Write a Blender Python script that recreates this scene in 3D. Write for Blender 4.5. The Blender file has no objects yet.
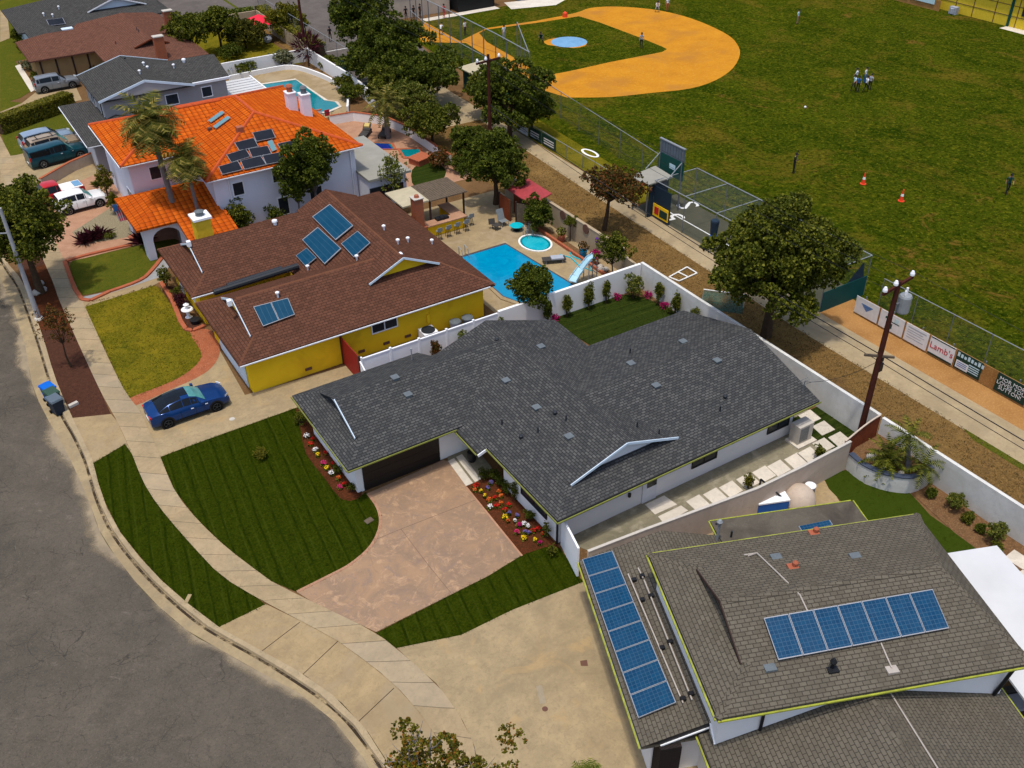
import bpy, bmesh, math, random
import numpy as np
from mathutils import Vector, Matrix
R = math.radians
rng = random.Random(11)
scene = bpy.context.scene
col = scene.collection
# ------------------------------------------------------------------ survey camera
FPX = 952.4; PIT = R(35.68); ROLL = R(-.8); AZ = R(31.7); CAMZ = 33.0
def _basis():
    fw = (0, math.cos(PIT), -math.sin(PIT)); r = (1, 0, 0); u = (0, math.sin(PIT), math.cos(PIT))
    c, s = math.cos(ROLL), math.sin(ROLL)
    r2 = tuple(r[i]*c+u[i]*s for i in range(3)); u2 = tuple(-r[i]*s+u[i]*c for i in range(3))
    ca, sa = math.cos(-AZ), math.sin(-AZ)
    rot = lambda v: (v[0]*ca-v[1]*sa, v[0]*sa+v[1]*ca, v[2])
    return rot(r2), rot(u2), rot(fw)
AR, AU, AF = _basis()
def G(px, py, z=0.0):
    """ground survey: the point of height z seen at photo position px, py"""
    a = (px-512)/FPX; b = -(py-384)/FPX
    d = [AR[i]*a+AU[i]*b+AF[i] for i in range(3)]
    t = (z-CAMZ)/d[2]
    return Vector((d[0]*t, d[1]*t, z))
def proj(p):
    v = (p[0], p[1], p[2]-CAMZ); c = lambda m: sum(v[i]*m[i] for i in range(3))
    return 512+FPX*c(AR)/c(AF), 384-FPX*c(AU)/c(AF), c(AF)
def height_at(base, py):
    lo, hi = -2.0, 31.0
    for _ in range(50):
        m = (lo+hi)/2
        if proj((base[0], base[1], m))[1] > py: lo = m
        else: hi = m
    return lo
def hit(px, py, fz):
    z = 3.0
    for _ in range(40):
        p = G(px, py, z); z = .5*z+.5*fz(p.x, p.y)
    p = G(px, py, z)
    return p
def gy(px, Y):
    """ground point on the line y = Y seen at photo column px"""
    lo, hi = -60.0, 700.0
    for _ in range(50):
        m = (lo+hi)/2
        if G(px, m).y > Y: lo = m
        else: hi = m
    return px, lo
def onY(Y, px, py):
    a, b = G(px, py, 0), G(px, py, 1); t = (Y-a.y)/(b.y-a.y); return a.lerp(b, t)
def onX(X, px, py):
    a, b = G(px, py, 0), G(px, py, 1); t = (X-a.x)/(b.x-a.x); return a.lerp(b, t)
# ------------------------------------------------------------------ materials
def nmat(name):
    m = bpy.data.materials.new(name); m.use_nodes = True
    nt = m.node_tree; b = nt.nodes['Principled BSDF']
    b.inputs['Specular IOR Level'].default_value = .25
    return m, nt, b
def N(nt, t, **k):
    n = nt.nodes.new(t)
    for a, v in k.items():
        if a in n.inputs.keys(): n.inputs[a].default_value = v
        else: setattr(n, a, v)
    return n
def rgb(c): return (c[0], c[1], c[2], 1)
def mixc(nt, fac, a, b, mode='MIX'):
    n = nt.nodes.new('ShaderNodeMix'); n.data_type = 'RGBA'; n.blend_type = mode
    for i, v in ((0, fac), (6, a), (7, b)):
        if hasattr(v, 'links'): nt.links.new(v, n.inputs[i])
        elif isinstance(v, (int, float)): n.inputs[i].default_value = v
        else: n.inputs[i].default_value = rgb(v)
    return n.outputs[2]
def ramp(nt, src, lo, hi):
    n = nt.nodes.new('ShaderNodeMapRange'); n.inputs[1].default_value = lo; n.inputs[2].default_value = hi
    nt.links.new(src, n.inputs[0]); return n.outputs[0]
def noise(nt, vec, scale, detail=4, rough=.6, dist=0):
    n = N(nt, 'ShaderNodeTexNoise'); n.inputs['Scale'].default_value = scale
    n.inputs['Detail'].default_value = detail; n.inputs['Roughness'].default_value = rough; n.inputs['Distortion'].default_value = dist
    nt.links.new(vec, n.inputs['Vector']); return n.outputs['Fac']
def coords(nt, which='Object'):
    return nt.nodes.new('ShaderNodeTexCoord').outputs[which]
def bump(nt, b, h, strength=.3, dist=.05):
    n = N(nt, 'ShaderNodeBump'); n.inputs['Strength'].default_value = strength; n.inputs['Distance'].default_value = dist
    nt.links.new(h, n.inputs['Height']); nt.links.new(n.outputs[0], b.inputs['Normal'])
MAT = {}
def plain(name, c, c2=None, scale=3.0, rough=.8, metal=0, spec=.25, fine=None, stain=None, bmp=0, coat=0):
    """two-tone noisy material; fine=(colour, scale, amount) speckle; stain=(colour, scale, lo, hi)"""
    m, nt, b = nmat(name); v = coords(nt)
    b.inputs['Roughness'].default_value = rough; b.inputs['Metallic'].default_value = metal; b.inputs['Specular IOR Level'].default_value = 0 if rough >= .85 else spec
    b.inputs['Coat Weight'].default_value = coat
    if c2 is None: c2 = tuple(x*.86 for x in c)
    f = noise(nt, v, scale, 5, .65)
    o = mixc(nt, ramp(nt, f, .32, .68), c, c2)
    if fine:
        g = noise(nt, v, fine[1], 3, .7); o = mixc(nt, ramp(nt, g, .5, .5+.35/fine[2]), o, fine[0])
    if stain:
        g = noise(nt, v, stain[1], 4, .55, .6); o = mixc(nt, ramp(nt, g, stain[2], stain[3]), o, stain[0])
    nt.links.new(o, b.inputs['Base Color'])
    if bmp: bump(nt, b, noise(nt, v, scale*6, 4, .7), bmp, .04)
    MAT[name] = m; return m
def shingle(name, c1, c2, mortar, w=.32, h=.15, stain=None, ms=.012, blot=None):
    m, nt, b = nmat(name); uv = coords(nt, 'UV'); v = coords(nt)
    br = N(nt, 'ShaderNodeTexBrick'); br.inputs['Scale'].default_value = 1
    br.inputs['Brick Width'].default_value = w; br.inputs['Row Height'].default_value = h
    br.inputs['Mortar Size'].default_value = ms; br.inputs['Mortar Smooth'].default_value = .2; br.inputs['Bias'].default_value = -.15
    br.inputs['Color1'].default_value = rgb(c1); br.inputs['Color2'].default_value = rgb(c2); br.inputs['Mortar'].default_value = rgb(mortar)
    nt.links.new(uv, br.inputs['Vector'])
    o = br.outputs['Color']
    g = noise(nt, v, 2.2, 6, .7); o = mixc(nt, ramp(nt, g, .35, .75), o, mixc(nt, .35, o, mortar))
    if blot:
        g = noise(nt, v, 9, 4, .8); o = mixc(nt, ramp(nt, g, .5, .72), o, blot)
    if stain:
        g = noise(nt, v, stain[1], 4, .6, .5); o = mixc(nt, ramp(nt, g, stain[2], stain[3]), o, stain[0])
    nt.links.new(o, b.inputs['Base Color']); b.inputs['Roughness'].default_value = .95; b.inputs['Specular IOR Level'].default_value = .0
    bump(nt, b, br.outputs['Fac'], -.5, .02)
    MAT[name] = m; return m
def barrel_tile(name, c1, c2, dark):
    m, nt, b = nmat(name); uv = coords(nt, 'UV'); v = coords(nt)
    sp = N(nt, 'ShaderNodeSeparateXYZ'); nt.links.new(uv, sp.inputs[0])
    def tri(src, period):
        a = N(nt, 'ShaderNodeMath', operation='MULTIPLY'); a.inputs[1].default_value = 1/period; nt.links.new(src, a.inputs[0])
        f = N(nt, 'ShaderNodeMath', operation='FRACT'); nt.links.new(a.outputs[0], f.inputs[0]); return f.outputs[0]
    fx = tri(sp.outputs[0], .42); fy = tri(sp.outputs[1], .42)
    s = N(nt, 'ShaderNodeMath', operation='MULTIPLY'); s.inputs[1].default_value = math.pi; nt.links.new(fx, s.inputs[0])
    sn = N(nt, 'ShaderNodeMath', operation='SINE'); nt.links.new(s.outputs[0], sn.inputs[0])
    br = N(nt, 'ShaderNodeTexBrick'); br.offset = 0
    br.inputs['Scale'].default_value = 1; br.inputs['Brick Width'].default_value = .42; br.inputs['Row Height'].default_value = .42
    br.inputs['Mortar Size'].default_value = .02; br.inputs['Color1'].default_value = rgb(c1); br.inputs['Color2'].default_value = rgb(c2); br.inputs['Mortar'].default_value = rgb(dark)
    nt.links.new(uv, br.inputs['Vector'])
    o = mixc(nt, ramp(nt, noise(nt, v, 1.2, 5, .7), .4, .8), br.outputs['Color'], c2)
    o = mixc(nt, ramp(nt, fy, .9, 1.0), o, dark)
    nt.links.new(o, b.inputs['Base Color']); b.inputs['Roughness'].default_value = .85; b.inputs['Specular IOR Level'].default_value = .0
    ad = N(nt, 'ShaderNodeMath', operation='ADD'); nt.links.new(sn.outputs[0], ad.inputs[0]); nt.links.new(fy, ad.inputs[1])
    bump(nt, b, ad.outputs[0], 1.0, .09)
    MAT[name] = m; return m
def grid(name, c1, c2, line, w, h, ms, rough=.2, offset=0, spec=.5, coord='UV'):
    m, nt, b = nmat(name); uv = coords(nt, coord)
    br = N(nt, 'ShaderNodeTexBrick'); br.offset = offset
    br.inputs['Scale'].default_value = 1; br.inputs['Brick Width'].default_value = w; br.inputs['Row Height'].default_value = h
    br.inputs['Mortar Size'].default_value = ms; br.inputs['Color1'].default_value = rgb(c1); br.inputs['Color2'].default_value = rgb(c2); br.inputs['Mortar'].default_value = rgb(line)
    nt.links.new(uv, br.inputs['Vector'])
    o = mixc(nt, ramp(nt, noise(nt, coords(nt), 1.5, 4, .6), .35, .8), br.outputs['Color'], mixc(nt, .25, br.outputs['Color'], line))
    nt.links.new(o, b.inputs['Base Color']); b.inputs['Roughness'].default_value = rough; b.inputs['Specular IOR Level'].default_value = spec
    bump(nt, b, br.outputs['Fac'], -.25, .01)
    MAT[name] = m; return m
def leaf(name, *cs, rough=.55):
    m, nt, b = nmat(name)
    g = nt.nodes.new('ShaderNodeNewGeometry')
    r = nt.nodes.new('ShaderNodeValToRGB'); r.color_ramp.interpolation = 'LINEAR'
    e = r.color_ramp.elements
    while len(e) < len(cs): e.new(.5)
    for i, c in enumerate(cs): e[i].position = i/(len(cs)-1); e[i].color = rgb(c)
    nt.links.new(g.outputs['Random Per Island'], r.inputs[0])
    nt.links.new(r.outputs[0], b.inputs['Base Color']); b.inputs['Roughness'].default_value = rough; b.inputs['Specular IOR Level'].default_value = .04
    tr = nt.nodes.new('ShaderNodeBsdfTranslucent'); nt.links.new(r.outputs[0], tr.inputs[0])
    mx = nt.nodes.new('ShaderNodeMixShader'); mx.inputs[0].default_value = .28
    nt.links.new(b.outputs[0], mx.inputs[1]); nt.links.new(tr.outputs[0], mx.inputs[2])
    nt.links.new(mx.outputs[0], nt.nodes['Material Output'].inputs[0])
    MAT[name] = m; return m
def grass(name, c1, c2, c3, big=.25, mid=2.5, stripe=None, lo3=.55, hi3=.75, c4=None):
    """turf: two greens, a dry tone in patches, optional mowing lines stripe=(colour, period, angle)"""
    m, nt, b = nmat(name); v = coords(nt)
    o = mixc(nt, ramp(nt, noise(nt, v, mid, 6, .75), .35, .65), c1, c2)
    o = mixc(nt, ramp(nt, noise(nt, v, 9, 5, .85), .46, .66), o, c3)
    o = mixc(nt, ramp(nt, noise(nt, v, 5, 5, .85, .5), .54, .72), o, tuple(x*.45 for x in c1))
    o = mixc(nt, ramp(nt, noise(nt, v, big, 6, .68, .4), lo3, hi3), o, c3)
    if c4: o = mixc(nt, ramp(nt, noise(nt, v, big*1.7, 7, .72, .3), .57, .72), o, c4)
    if stripe:
        mp = N(nt, 'ShaderNodeMapping'); mp.inputs['Rotation'].default_value = (0, 0, stripe[2]); nt.links.new(v, mp.inputs[0])
        for per, dis, tone, lo in ((stripe[1], .8, stripe[0], .90), (stripe[1]*1.37, 1.1, tuple(x*.72 for x in c1), .91)):
            w = N(nt, 'ShaderNodeTexWave'); w.inputs['Scale'].default_value = .314/per; w.inputs['Distortion'].default_value = dis; w.inputs['Detail'].default_value = 2
            w.inputs['Detail Scale'].default_value = .8
            nt.links.new(mp.outputs[0], w.inputs[0])
            k = N(nt, 'ShaderNodeMath', operation='MULTIPLY'); nt.links.new(ramp(nt, w.outputs['Fac'], lo, 1.0), k.inputs[0]); nt.links.new(ramp(nt, noise(nt, v, 1.1, 4, .75), .3, .62), k.inputs[1])
            o = mixc(nt, k.outputs[0], o, tone)
    nt.links.new(o, b.inputs['Base Color']); b.inputs['Roughness'].default_value = 1; b.inputs['Specular IOR Level'].default_value = .0
    bump(nt, b, noise(nt, v, 22, 4, .8), .6, .06)
    MAT[name] = m; return m
# ------------------------------------------------------------------ mesh builder
ORG = {}
def org(o): return ORG.get(o.name, Vector((0, 0, 0)))
class MB:
    def __init__(s, rot=0, at=(0, 0, 0)):
        s.v = []; s.f = []; s.m = []; s.uv = {}
        s.T = Matrix.Translation(Vector(at)) @ Matrix.Rotation(rot, 4, 'Z')
    def vs(s, pts):
        i = len(s.v); s.v += [s.T @ Vector(p) for p in pts]; return list(range(i, i+len(pts)))
    def poly(s, pts, m=0):
        s.f.append(s.vs(pts)); s.m.append(m); return s
    def faces(s, pts, fs, m=0):
        i = len(s.v); s.vs(pts)
        for f in fs: s.f.append([i+k for k in f]); s.m.append(m)
        return s
    def box(s, x0, x1, y0, y1, z0, z1, m=0):
        p = [(x0, y0, z0), (x1, y0, z0), (x1, y1, z0), (x0, y1, z0), (x0, y0, z1), (x1, y0, z1), (x1, y1, z1), (x0, y1, z1)]
        return s.faces(p, [(3, 2, 1, 0), (4, 5, 6, 7), (0, 1, 5, 4), (1, 2, 6, 5), (2, 3, 7, 6), (3, 0, 4, 7)], m)
    def obox(s, c, l, w, h, rot=0, m=0):
        ca, sa = math.cos(rot), math.sin(rot)
        def q(x, y, z): return (c[0]+x*ca-y*sa, c[1]+x*sa+y*ca, c[2]+z)
        p = [q(x, y, z) for z in (0, h) for x, y in ((-l/2, -w/2), (l/2, -w/2), (l/2, w/2), (-l/2, w/2))]
        return s.faces(p, [(3, 2, 1, 0), (4, 5, 6, 7), (0, 1, 5, 4), (1, 2, 6, 5), (2, 3, 7, 6), (3, 0, 4, 7)], m)
    def prism(s, pts, z0, z1, m=0):
        n = len(pts); a = [(p[0], p[1], z0) for p in pts]; b = [(p[0], p[1], z1) for p in pts]
        s.faces(a+b, [list(range(n))[::-1], list(range(n, 2*n))]+[(i, (i+1) % n, n+(i+1) % n, n+i) for i in range(n)], m); return s
    def extrude(s, pts, d, m=0):
        """closed slab: polygon in space pushed along d"""
        n = len(pts); d = Vector(d); a = [Vector(p) for p in pts]; b = [p+d for p in a]
        s.faces(a+b, [list(range(n))[::-1], list(range(n, 2*n))]+[(i, (i+1) % n, n+(i+1) % n, n+i) for i in range(n)], m); return s
    def tube(s, pts, rad, n=8, m=0, cap=True):
        pts = [Vector(p) for p in pts]
        if not isinstance(rad, (list, tuple)): rad = [rad]*len(pts)
        ring = []; base = len(s.v); up = None
        for i, p in enumerate(pts):
            d = (pts[min(i+1, len(pts)-1)]-pts[max(i-1, 0)]).normalized()
            a = d.cross(Vector((0, 0, 1)) if abs(d.z) < .95 else Vector((1, 0, 0))).normalized()
            if up is not None and a.dot(up) < 0: a = -a
            up = a; b = d.cross(a)
            ring += [p+(a*math.cos(t)+b*math.sin(t))*rad[i] for t in (2*math.pi*k/n for k in range(n))]
        fs = [(i*n+k, i*n+(k+1) % n, (i+1)*n+(k+1) % n, (i+1)*n+k) for i in range(len(pts)-1) for k in range(n)]
        if cap: fs += [tuple(range(n))[::-1], tuple(range((len(pts)-1)*n, len(pts)*n))]
        return s.faces(ring, fs, m)
    def lathe(s, c, prof, n=12, m=0):
        ring = [(c[0]+r*math.cos(2*math.pi*k/n), c[1]+r*math.sin(2*math.pi*k/n), c[2]+z) for r, z in prof for k in range(n)]
        fs = [(i*n+k, i*n+(k+1) % n, (i+1)*n+(k+1) % n, (i+1)*n+k) for i in range(len(prof)-1) for k in range(n)]
        fs += [tuple(range(n))[::-1], tuple(range((len(prof)-1)*n, len(prof)*n))]
        return s.faces(ring, fs, m)
    def bar(s, a, b, w, h=None, m=0):
        a, b = Vector(a), Vector(b); h = h or w; d = (b-a).normalized()
        x = d.cross(Vector((0, 0, 1)) if abs(d.z) < .95 else Vector((1, 0, 0))).normalized(); y = x.cross(d)
        q = [x*w/2*i+y*h/2*j for i, j in ((-1, -1), (1, -1), (1, 1), (-1, 1))]
        return s.faces([a+k for k in q]+[b+k for k in q], [(3, 2, 1, 0), (4, 5, 6, 7), (0, 1, 5, 4), (1, 2, 6, 5), (2, 3, 7, 6), (3, 0, 4, 7)], m)
    def blob(s, c, r, n=2, m=0, j=.0):
        bm = bmesh.new(); bmesh.ops.create_icosphere(bm, subdivisions=n, radius=1)
        rr = r if isinstance(r, (tuple, list)) else (r, r, r)
        p = []
        for v in bm.verts:
            k = 1+rng.uniform(-j, j); p.append((c[0]+v.co.x*rr[0]*k, c[1]+v.co.y*rr[1]*k, c[2]+v.co.z*rr[2]*k))
        fs = [[v.index for v in f.verts] for f in bm.faces]; bm.free()
        return s.faces(p, fs, m)
    def build(s, name, mats, parent=None, smooth=False, loc=None, fix=True, uvs=None):
        me = bpy.data.meshes.new(name)
        o = bpy.data.objects.new(name, me); col.objects.link(o)
        O = Vector((0, 0, 0))
        if parent is not None:
            O = org(parent).copy(); o.parent = parent
        elif loc is not None:
            O = Vector(loc); o.location = O
        ORG[o.name] = O
        me.from_pydata([v-O for v in s.v], [], s.f)
        if not isinstance(mats, (list, tuple)): mats = [mats]
        for x in mats: me.materials.append(MAT[x])
        me.polygons.foreach_set('material_index', s.m)
        if fix:
            bm = bmesh.new(); bm.from_mesh(me); bmesh.ops.recalc_face_normals(bm, faces=bm.faces); bm.to_mesh(me); bm.free()
        L = me.uv_layers.new(name='UVMap'); Z = Vector((0, 0, 1)); V = me.vertices
        for k, p in enumerate(me.polygons):
            nn = p.normal
            if uvs is not None:
                for q, li in enumerate(p.loop_indices): L.data[li].uv = uvs[me.loops[li].vertex_index]
                continue
            if abs(nn.z) > .999: t = Vector((1, 0, 0)); w = Vector((0, 1, 0))
            else:
                t = Z.cross(nn).normalized(); w = nn.cross(t)
            for li in p.loop_indices:
                c = V[me.loops[li].vertex_index].co+O; L.data[li].uv = (c.dot(t), c.dot(w))
        if smooth: me.polygons.foreach_set('use_smooth', [True]*len(me.polygons))
        me.update(); return o
def tag(o, label=None, cat=None, group=None, kind=None):
    if label: o['label'] = label
    if cat: o['category'] = cat
    if group: o['group'] = group
    if kind: o['kind'] = kind
    return o
def thing(name, label, cat, loc, group=None, rot=0):
    o = bpy.data.objects.new(name, None); col.objects.link(o); o.empty_display_size = .2
    o.location = Vector(loc); o.rotation_euler = (0, 0, rot); ORG[o.name] = Vector(loc)
    return tag(o, label, cat, group)
def kids(o): return [c for c in bpy.data.objects if c.parent == o]
def copy_tree(o, parent=None):
    ch = kids(o)
    c = o.copy(); col.objects.link(c)
    if parent: c.parent = parent
    for k in ch: copy_tree(k, c)
    return c
def P3(pts, z): return [G(x, y, z) for x, y in pts]
def smooth_line(pts, n=5, closed=False):
    out = []; m = len(pts)
    for i in range(m if closed else m-1):
        p = [pts[(i+k) % m] if closed else pts[min(max(i+k, 0), m-1)] for k in (-1, 0, 1, 2)]
        for j in range(n):
            t = j/n
            out.append(tuple(.5*(2*p[1][a]+(p[2][a]-p[0][a])*t+(2*p[0][a]-5*p[1][a]+4*p[2][a]-p[3][a])*t*t+(3*p[1][a]-p[0][a]-3*p[2][a]+p[3][a])*t**3) for a in range(len(p[1]))))
    if not closed: out.append(tuple(pts[-1]))
    return out
SHEETS = 0
LAWNS = {}
def sheet(name, px, tier, mat, kind='structure', z0=0.0, world=None, label=None):
    global SHEETS
    SHEETS += 1; z = z0+.004*tier+.0003*SHEETS
    pts = [(p[0], p[1], z) for p in world] if world else P3(px, z)
    LAWNS.setdefault(mat, []).append(pts)
    n = Vector((0, 0, 0))
    for i in range(len(pts)):
        a, b = Vector(pts[i]), Vector(pts[(i+1) % len(pts)]); n += a.cross(b)
    if n.z < 0: pts = pts[::-1]
    o = MB().poly(pts).build(name, mat, fix=False)
    return tag(o, label, kind=kind)
def resample(pts, n):
    pts = [Vector(p) for p in pts]; d = [0]
    for a, b in zip(pts, pts[1:]): d.append(d[-1]+(b-a).length)
    out = []; j = 0
    for k in range(n+1):
        t = d[-1]*k/n
        while j < len(pts)-2 and d[j+1] < t: j += 1
        out.append(pts[j].lerp(pts[j+1], (t-d[j])/max(1e-6, d[j+1]-d[j])))
    return out, d[-1]
def strip(name, left, right, n, mat, kind='structure'):
    a, la = resample(left, n); b, lb = resample(right, n); m = MB(); L = (la+lb)/2
    i = m.vs(a); j = m.vs(b); uv = [(L*k/n, 0) for k in range(n+1)]+[(L*k/n, 1) for k in range(n+1)]
    for k in range(n): m.f.append([i[k], i[k+1], j[k+1], j[k]]); m.m.append(0)
    o = m.build(name, mat, uvs=uv, fix=False)
    if o.data.polygons[0].normal.z < 0: o.data.flip_normals()
    return tag(o, kind=kind)
def text(s, size, mat, parent, o3, xd, yd, name='lettering', depth=.004, align='CENTER'):
    cu = bpy.data.curves.new('t', 'FONT'); cu.body = s; cu.size = size; cu.align_x = align; cu.align_y = 'CENTER'; cu.extrude = depth; cu.space_line = .85; cu.resolution_u = 2
    t = bpy.data.objects.new('t', cu); col.objects.link(t)
    dg = bpy.context.evaluated_depsgraph_get(); dg.update()
    me = bpy.data.meshes.new_from_object(t.evaluated_get(dg)); bpy.data.objects.remove(t)
    xd = Vector(xd).normalized(); yd = Vector(yd).normalized(); zd = xd.cross(yd)
    M = Matrix((xd, yd, zd)).transposed().to_4x4(); M.translation = Vector(o3)-org(parent)
    me.transform(M); me.name = name; me.materials.clear(); me.materials.append(MAT[mat])
    ob = bpy.data.objects.new(name, me); col.objects.link(ob); ob.parent = parent; ORG[ob.name] = org(parent)
    return ob
class Many:
    """collects pieces that become separate parts of one name"""
    def __init__(s, **k): s.k = k; s.l = []
    def _n(s): m = MB(**s.k); s.l.append(m); return m
    def poly(s, *a, **k): s._n().poly(*a, **k); return s
    def bar(s, *a, **k): s._n().bar(*a, **k); return s
    def tube(s, *a, **k): s._n().tube(*a, **k); return s
    def box(s, *a, **k): s._n().box(*a, **k); return s
    def obox(s, *a, **k): s._n().obox(*a, **k); return s
    def lathe(s, *a, **k): s._n().lathe(*a, **k); return s
    def build(s, name, mats, parent=None, **k):
        r = None
        for m in s.l: r = m.build(name, mats, parent, **k)
        return r
# ------------------------------------------------------------------ roofs
def wing(mb, gmb, x0, x1, y0, y1, ze, p, axis='x', e0='hip', e1='hip', ins0=0, ins1=0, bargembs=None, dz=0.0, th=.16, over=.3, gb=False, barge1=True, near=False):
    """one hipped / gabled / dutch-gabled roof block; slopes go to mb, gable triangles to gmb, barge boards to bargembs"""
    sw = axis == 'y'
    if sw: a0, a1, b0, b1 = y0, y1, x0, x1
    else: a0, a1, b0, b1 = x0, x1, y0, y1
    w = (b1-b0)/2; bc = (b0+b1)/2; zr = ze+w*p
    def Q(a, b, z): return (b, a, z) if sw else (a, b, z)
    zb = ze-th+dz
    ends = []
    top = []
    for (e, ins, A, sg) in ((e0, ins0, a0, 1), (e1, ins1, a1, -1)):
        if e == 'hip':
            i = ins or w; rA = A+sg*i
            top.append(dict(r=[(rA, bc, zr)], l=[(A, b0, ze)], h=[(A, b1, ze)]))
            mb.poly([Q(A, b1, ze), Q(A, b0, ze), Q(rA, bc, zr)])
        elif e == 'gable':
            top.append(dict(r=[(A, bc, zr)], l=[(A, b0, ze)], h=[(A, b1, ze)]))
            gmb.poly([Q(A, b1, ze), Q(A, b0, ze), Q(A, bc, zr)])
            if bargembs is not None and gb:
                for bb in (b0, b1): bargembs.bar(Q(A-sg*.03, bb, ze-.06), Q(A-sg*.03, bc, zr-.06), .06, .2)
        else:
            i = ins; zi = ze+i*p; A1 = A+sg*i
            mb.poly([Q(A, b1, ze), Q(A, b0, ze), Q(A1, b0+i, zi), Q(A1, b1-i, zi)])
            gmb.poly([Q(A1+sg*.02, b1-i-.02, zi-.02), Q(A1+sg*.02, b0+i+.02, zi-.02), Q(A1+sg*.02, bc, zr-.02)])
            Ao = A1-sg*over
            top.append(dict(r=[(A1, bc, zr)], l=[(A1, b0+i, zi), (A, b0, ze)], h=[(A1, b1-i, zi), (A, b1, ze)]))
            for s2, bb in ((1, b0+i), (-1, b1-i)):
                q = [Q(A1, bb, zi), Q(Ao, bb, zi), Q(Ao, bc, zr), Q(A1, bc, zr)]
                mb.extrude(q, (0, 0, -.06))
                if bargembs is not None and (sg == 1 or barge1) and not (near and s2 < 0): bargembs.bar(Q(Ao-sg*.03, bb-.02*s2, zi-.05), Q(Ao-sg*.03, bc, zr-.05), .04, .13)
    lo = top[0]['l']+[]; 
    mb.poly([Q(*k) for k in top[0]['r']+top[0]['l']+top[1]['l'][::-1]+top[1]['r']])
    mb.poly([Q(*k) for k in top[0]['r']+top[0]['h']+top[1]['h'][::-1]+top[1]['r']])
    c = [(a0, b0), (a1, b0), (a1, b1), (a0, b1)]
    for i in range(4):
        u, v = c[i], c[(i+1) % 4]
        mb.poly([Q(u[0], u[1], zb), Q(v[0], v[1], zb), Q(v[0], v[1], ze), Q(u[0], u[1], ze)])
    mb.poly([Q(u[0], u[1], zb) for u in c])
def gutter(mb, a, b, z, out, s=.062):
    """half-round eave trough along a-b, pushed outwards"""
    mb.bar((a[0]+out[0]*.07, a[1]+out[1]*.07, z), (b[0]+out[0]*.07, b[1]+out[1]*.07, z), s, s)
def window_y(parent, x0, x1, z0, z1, Y, s, frame='white_trim', glass='window_glass', T=None, mull=True, label=None):
    """window in a wall facing -y (s=-1) or +y; T=(rot, at) for a turned house"""
    k = dict(rot=T[0], at=T[1]) if T else {}
    f = MB(**k); y0, y1 = sorted((Y, Y+s*.06)); t = .07
    f.box(x0, x1, y0, y1, z0, z0+t).box(x0, x1, y0, y1, z1-t, z1).box(x0, x0+t, y0, y1, z0+t, z1-t).box(x1-t, x1, y0, y1, z0+t, z1-t)
    if mull: xm = (x0+x1)/2; f.box(xm-.03, xm+.03, y0, y1, z0+t, z1-t)
    w = f.build('window', frame, parent)
    y0, y1 = sorted((Y+s*.005, Y+s*.03))
    MB(**k).box(x0+t, x1-t, y0, y1, z0+t, z1-t).build('pane', glass, w)
    return w
def window_x(parent, y0, y1, z0, z1, X, s, frame='white_trim', glass='window_glass', T=None, mull=True):
    k = dict(rot=T[0], at=T[1]) if T else {}
    f = MB(**k); x0, x1 = sorted((X, X+s*.06)); t = .07
    f.box(x0, x1, y0, y1, z0, z0+t).box(x0, x1, y0, y1, z1-t, z1).box(x0, x1, y0, y0+t, z0+t, z1-t).box(x0, x1, y1-t, y1, z0+t, z1-t)
    if mull: ym = (y0+y1)/2; f.box(x0, x1, ym-.03, ym+.03, z0+t, z1-t)
    w = f.build('window', frame, parent)
    x0, x1 = sorted((X+s*.005, X+s*.03))
    MB(**k).box(x0, x1, y0+t, y1-t, z0+t, z1-t).build('pane', glass, w)
    return w
def roof_vent(parent, p, kind, n=None):
    """small roof fittings standing at p"""
    if kind == 'box':
        m = MB().obox((p.x, p.y, p.z-.08), .34, .34, .14, 0, 0)
        m.obox((p.x, p.y, p.z+.06), .40, .40, .03); m.build('box_vent', 'vent_grey', parent)
    elif kind == 'pipe':
        m = MB().tube([(p.x, p.y, p.z-.1), (p.x, p.y, p.z+.30)], .04, 8); m.lathe((p.x, p.y, p.z-.05), [(.10, 0), (.05, .1)], 8)
        m.build('pipe_vent', 'vent_dark', parent)
    elif kind == 'white':
        m = MB().tube([(p.x, p.y, p.z-.1), (p.x, p.y, p.z+.3)], .06, 8); m.lathe((p.x, p.y, p.z+.26), [(.13, 0), (.13, .08), (.03, .14)], 8)
        m.build('pipe_vent', 'white_trim', parent)
    else:
        k = .6 if kind == 'cap' else 1; m = MB().lathe((p.x, p.y, p.z-.05), [(.13*k, 0), (.13*k, .22*k), (.2*k, .24*k), (.18*k, .34*k), (.05*k, .4*k)], 10); m.build('turbine_vent', 'vent_dark' if kind == 'cap' else 'white_trim', parent)
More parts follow.
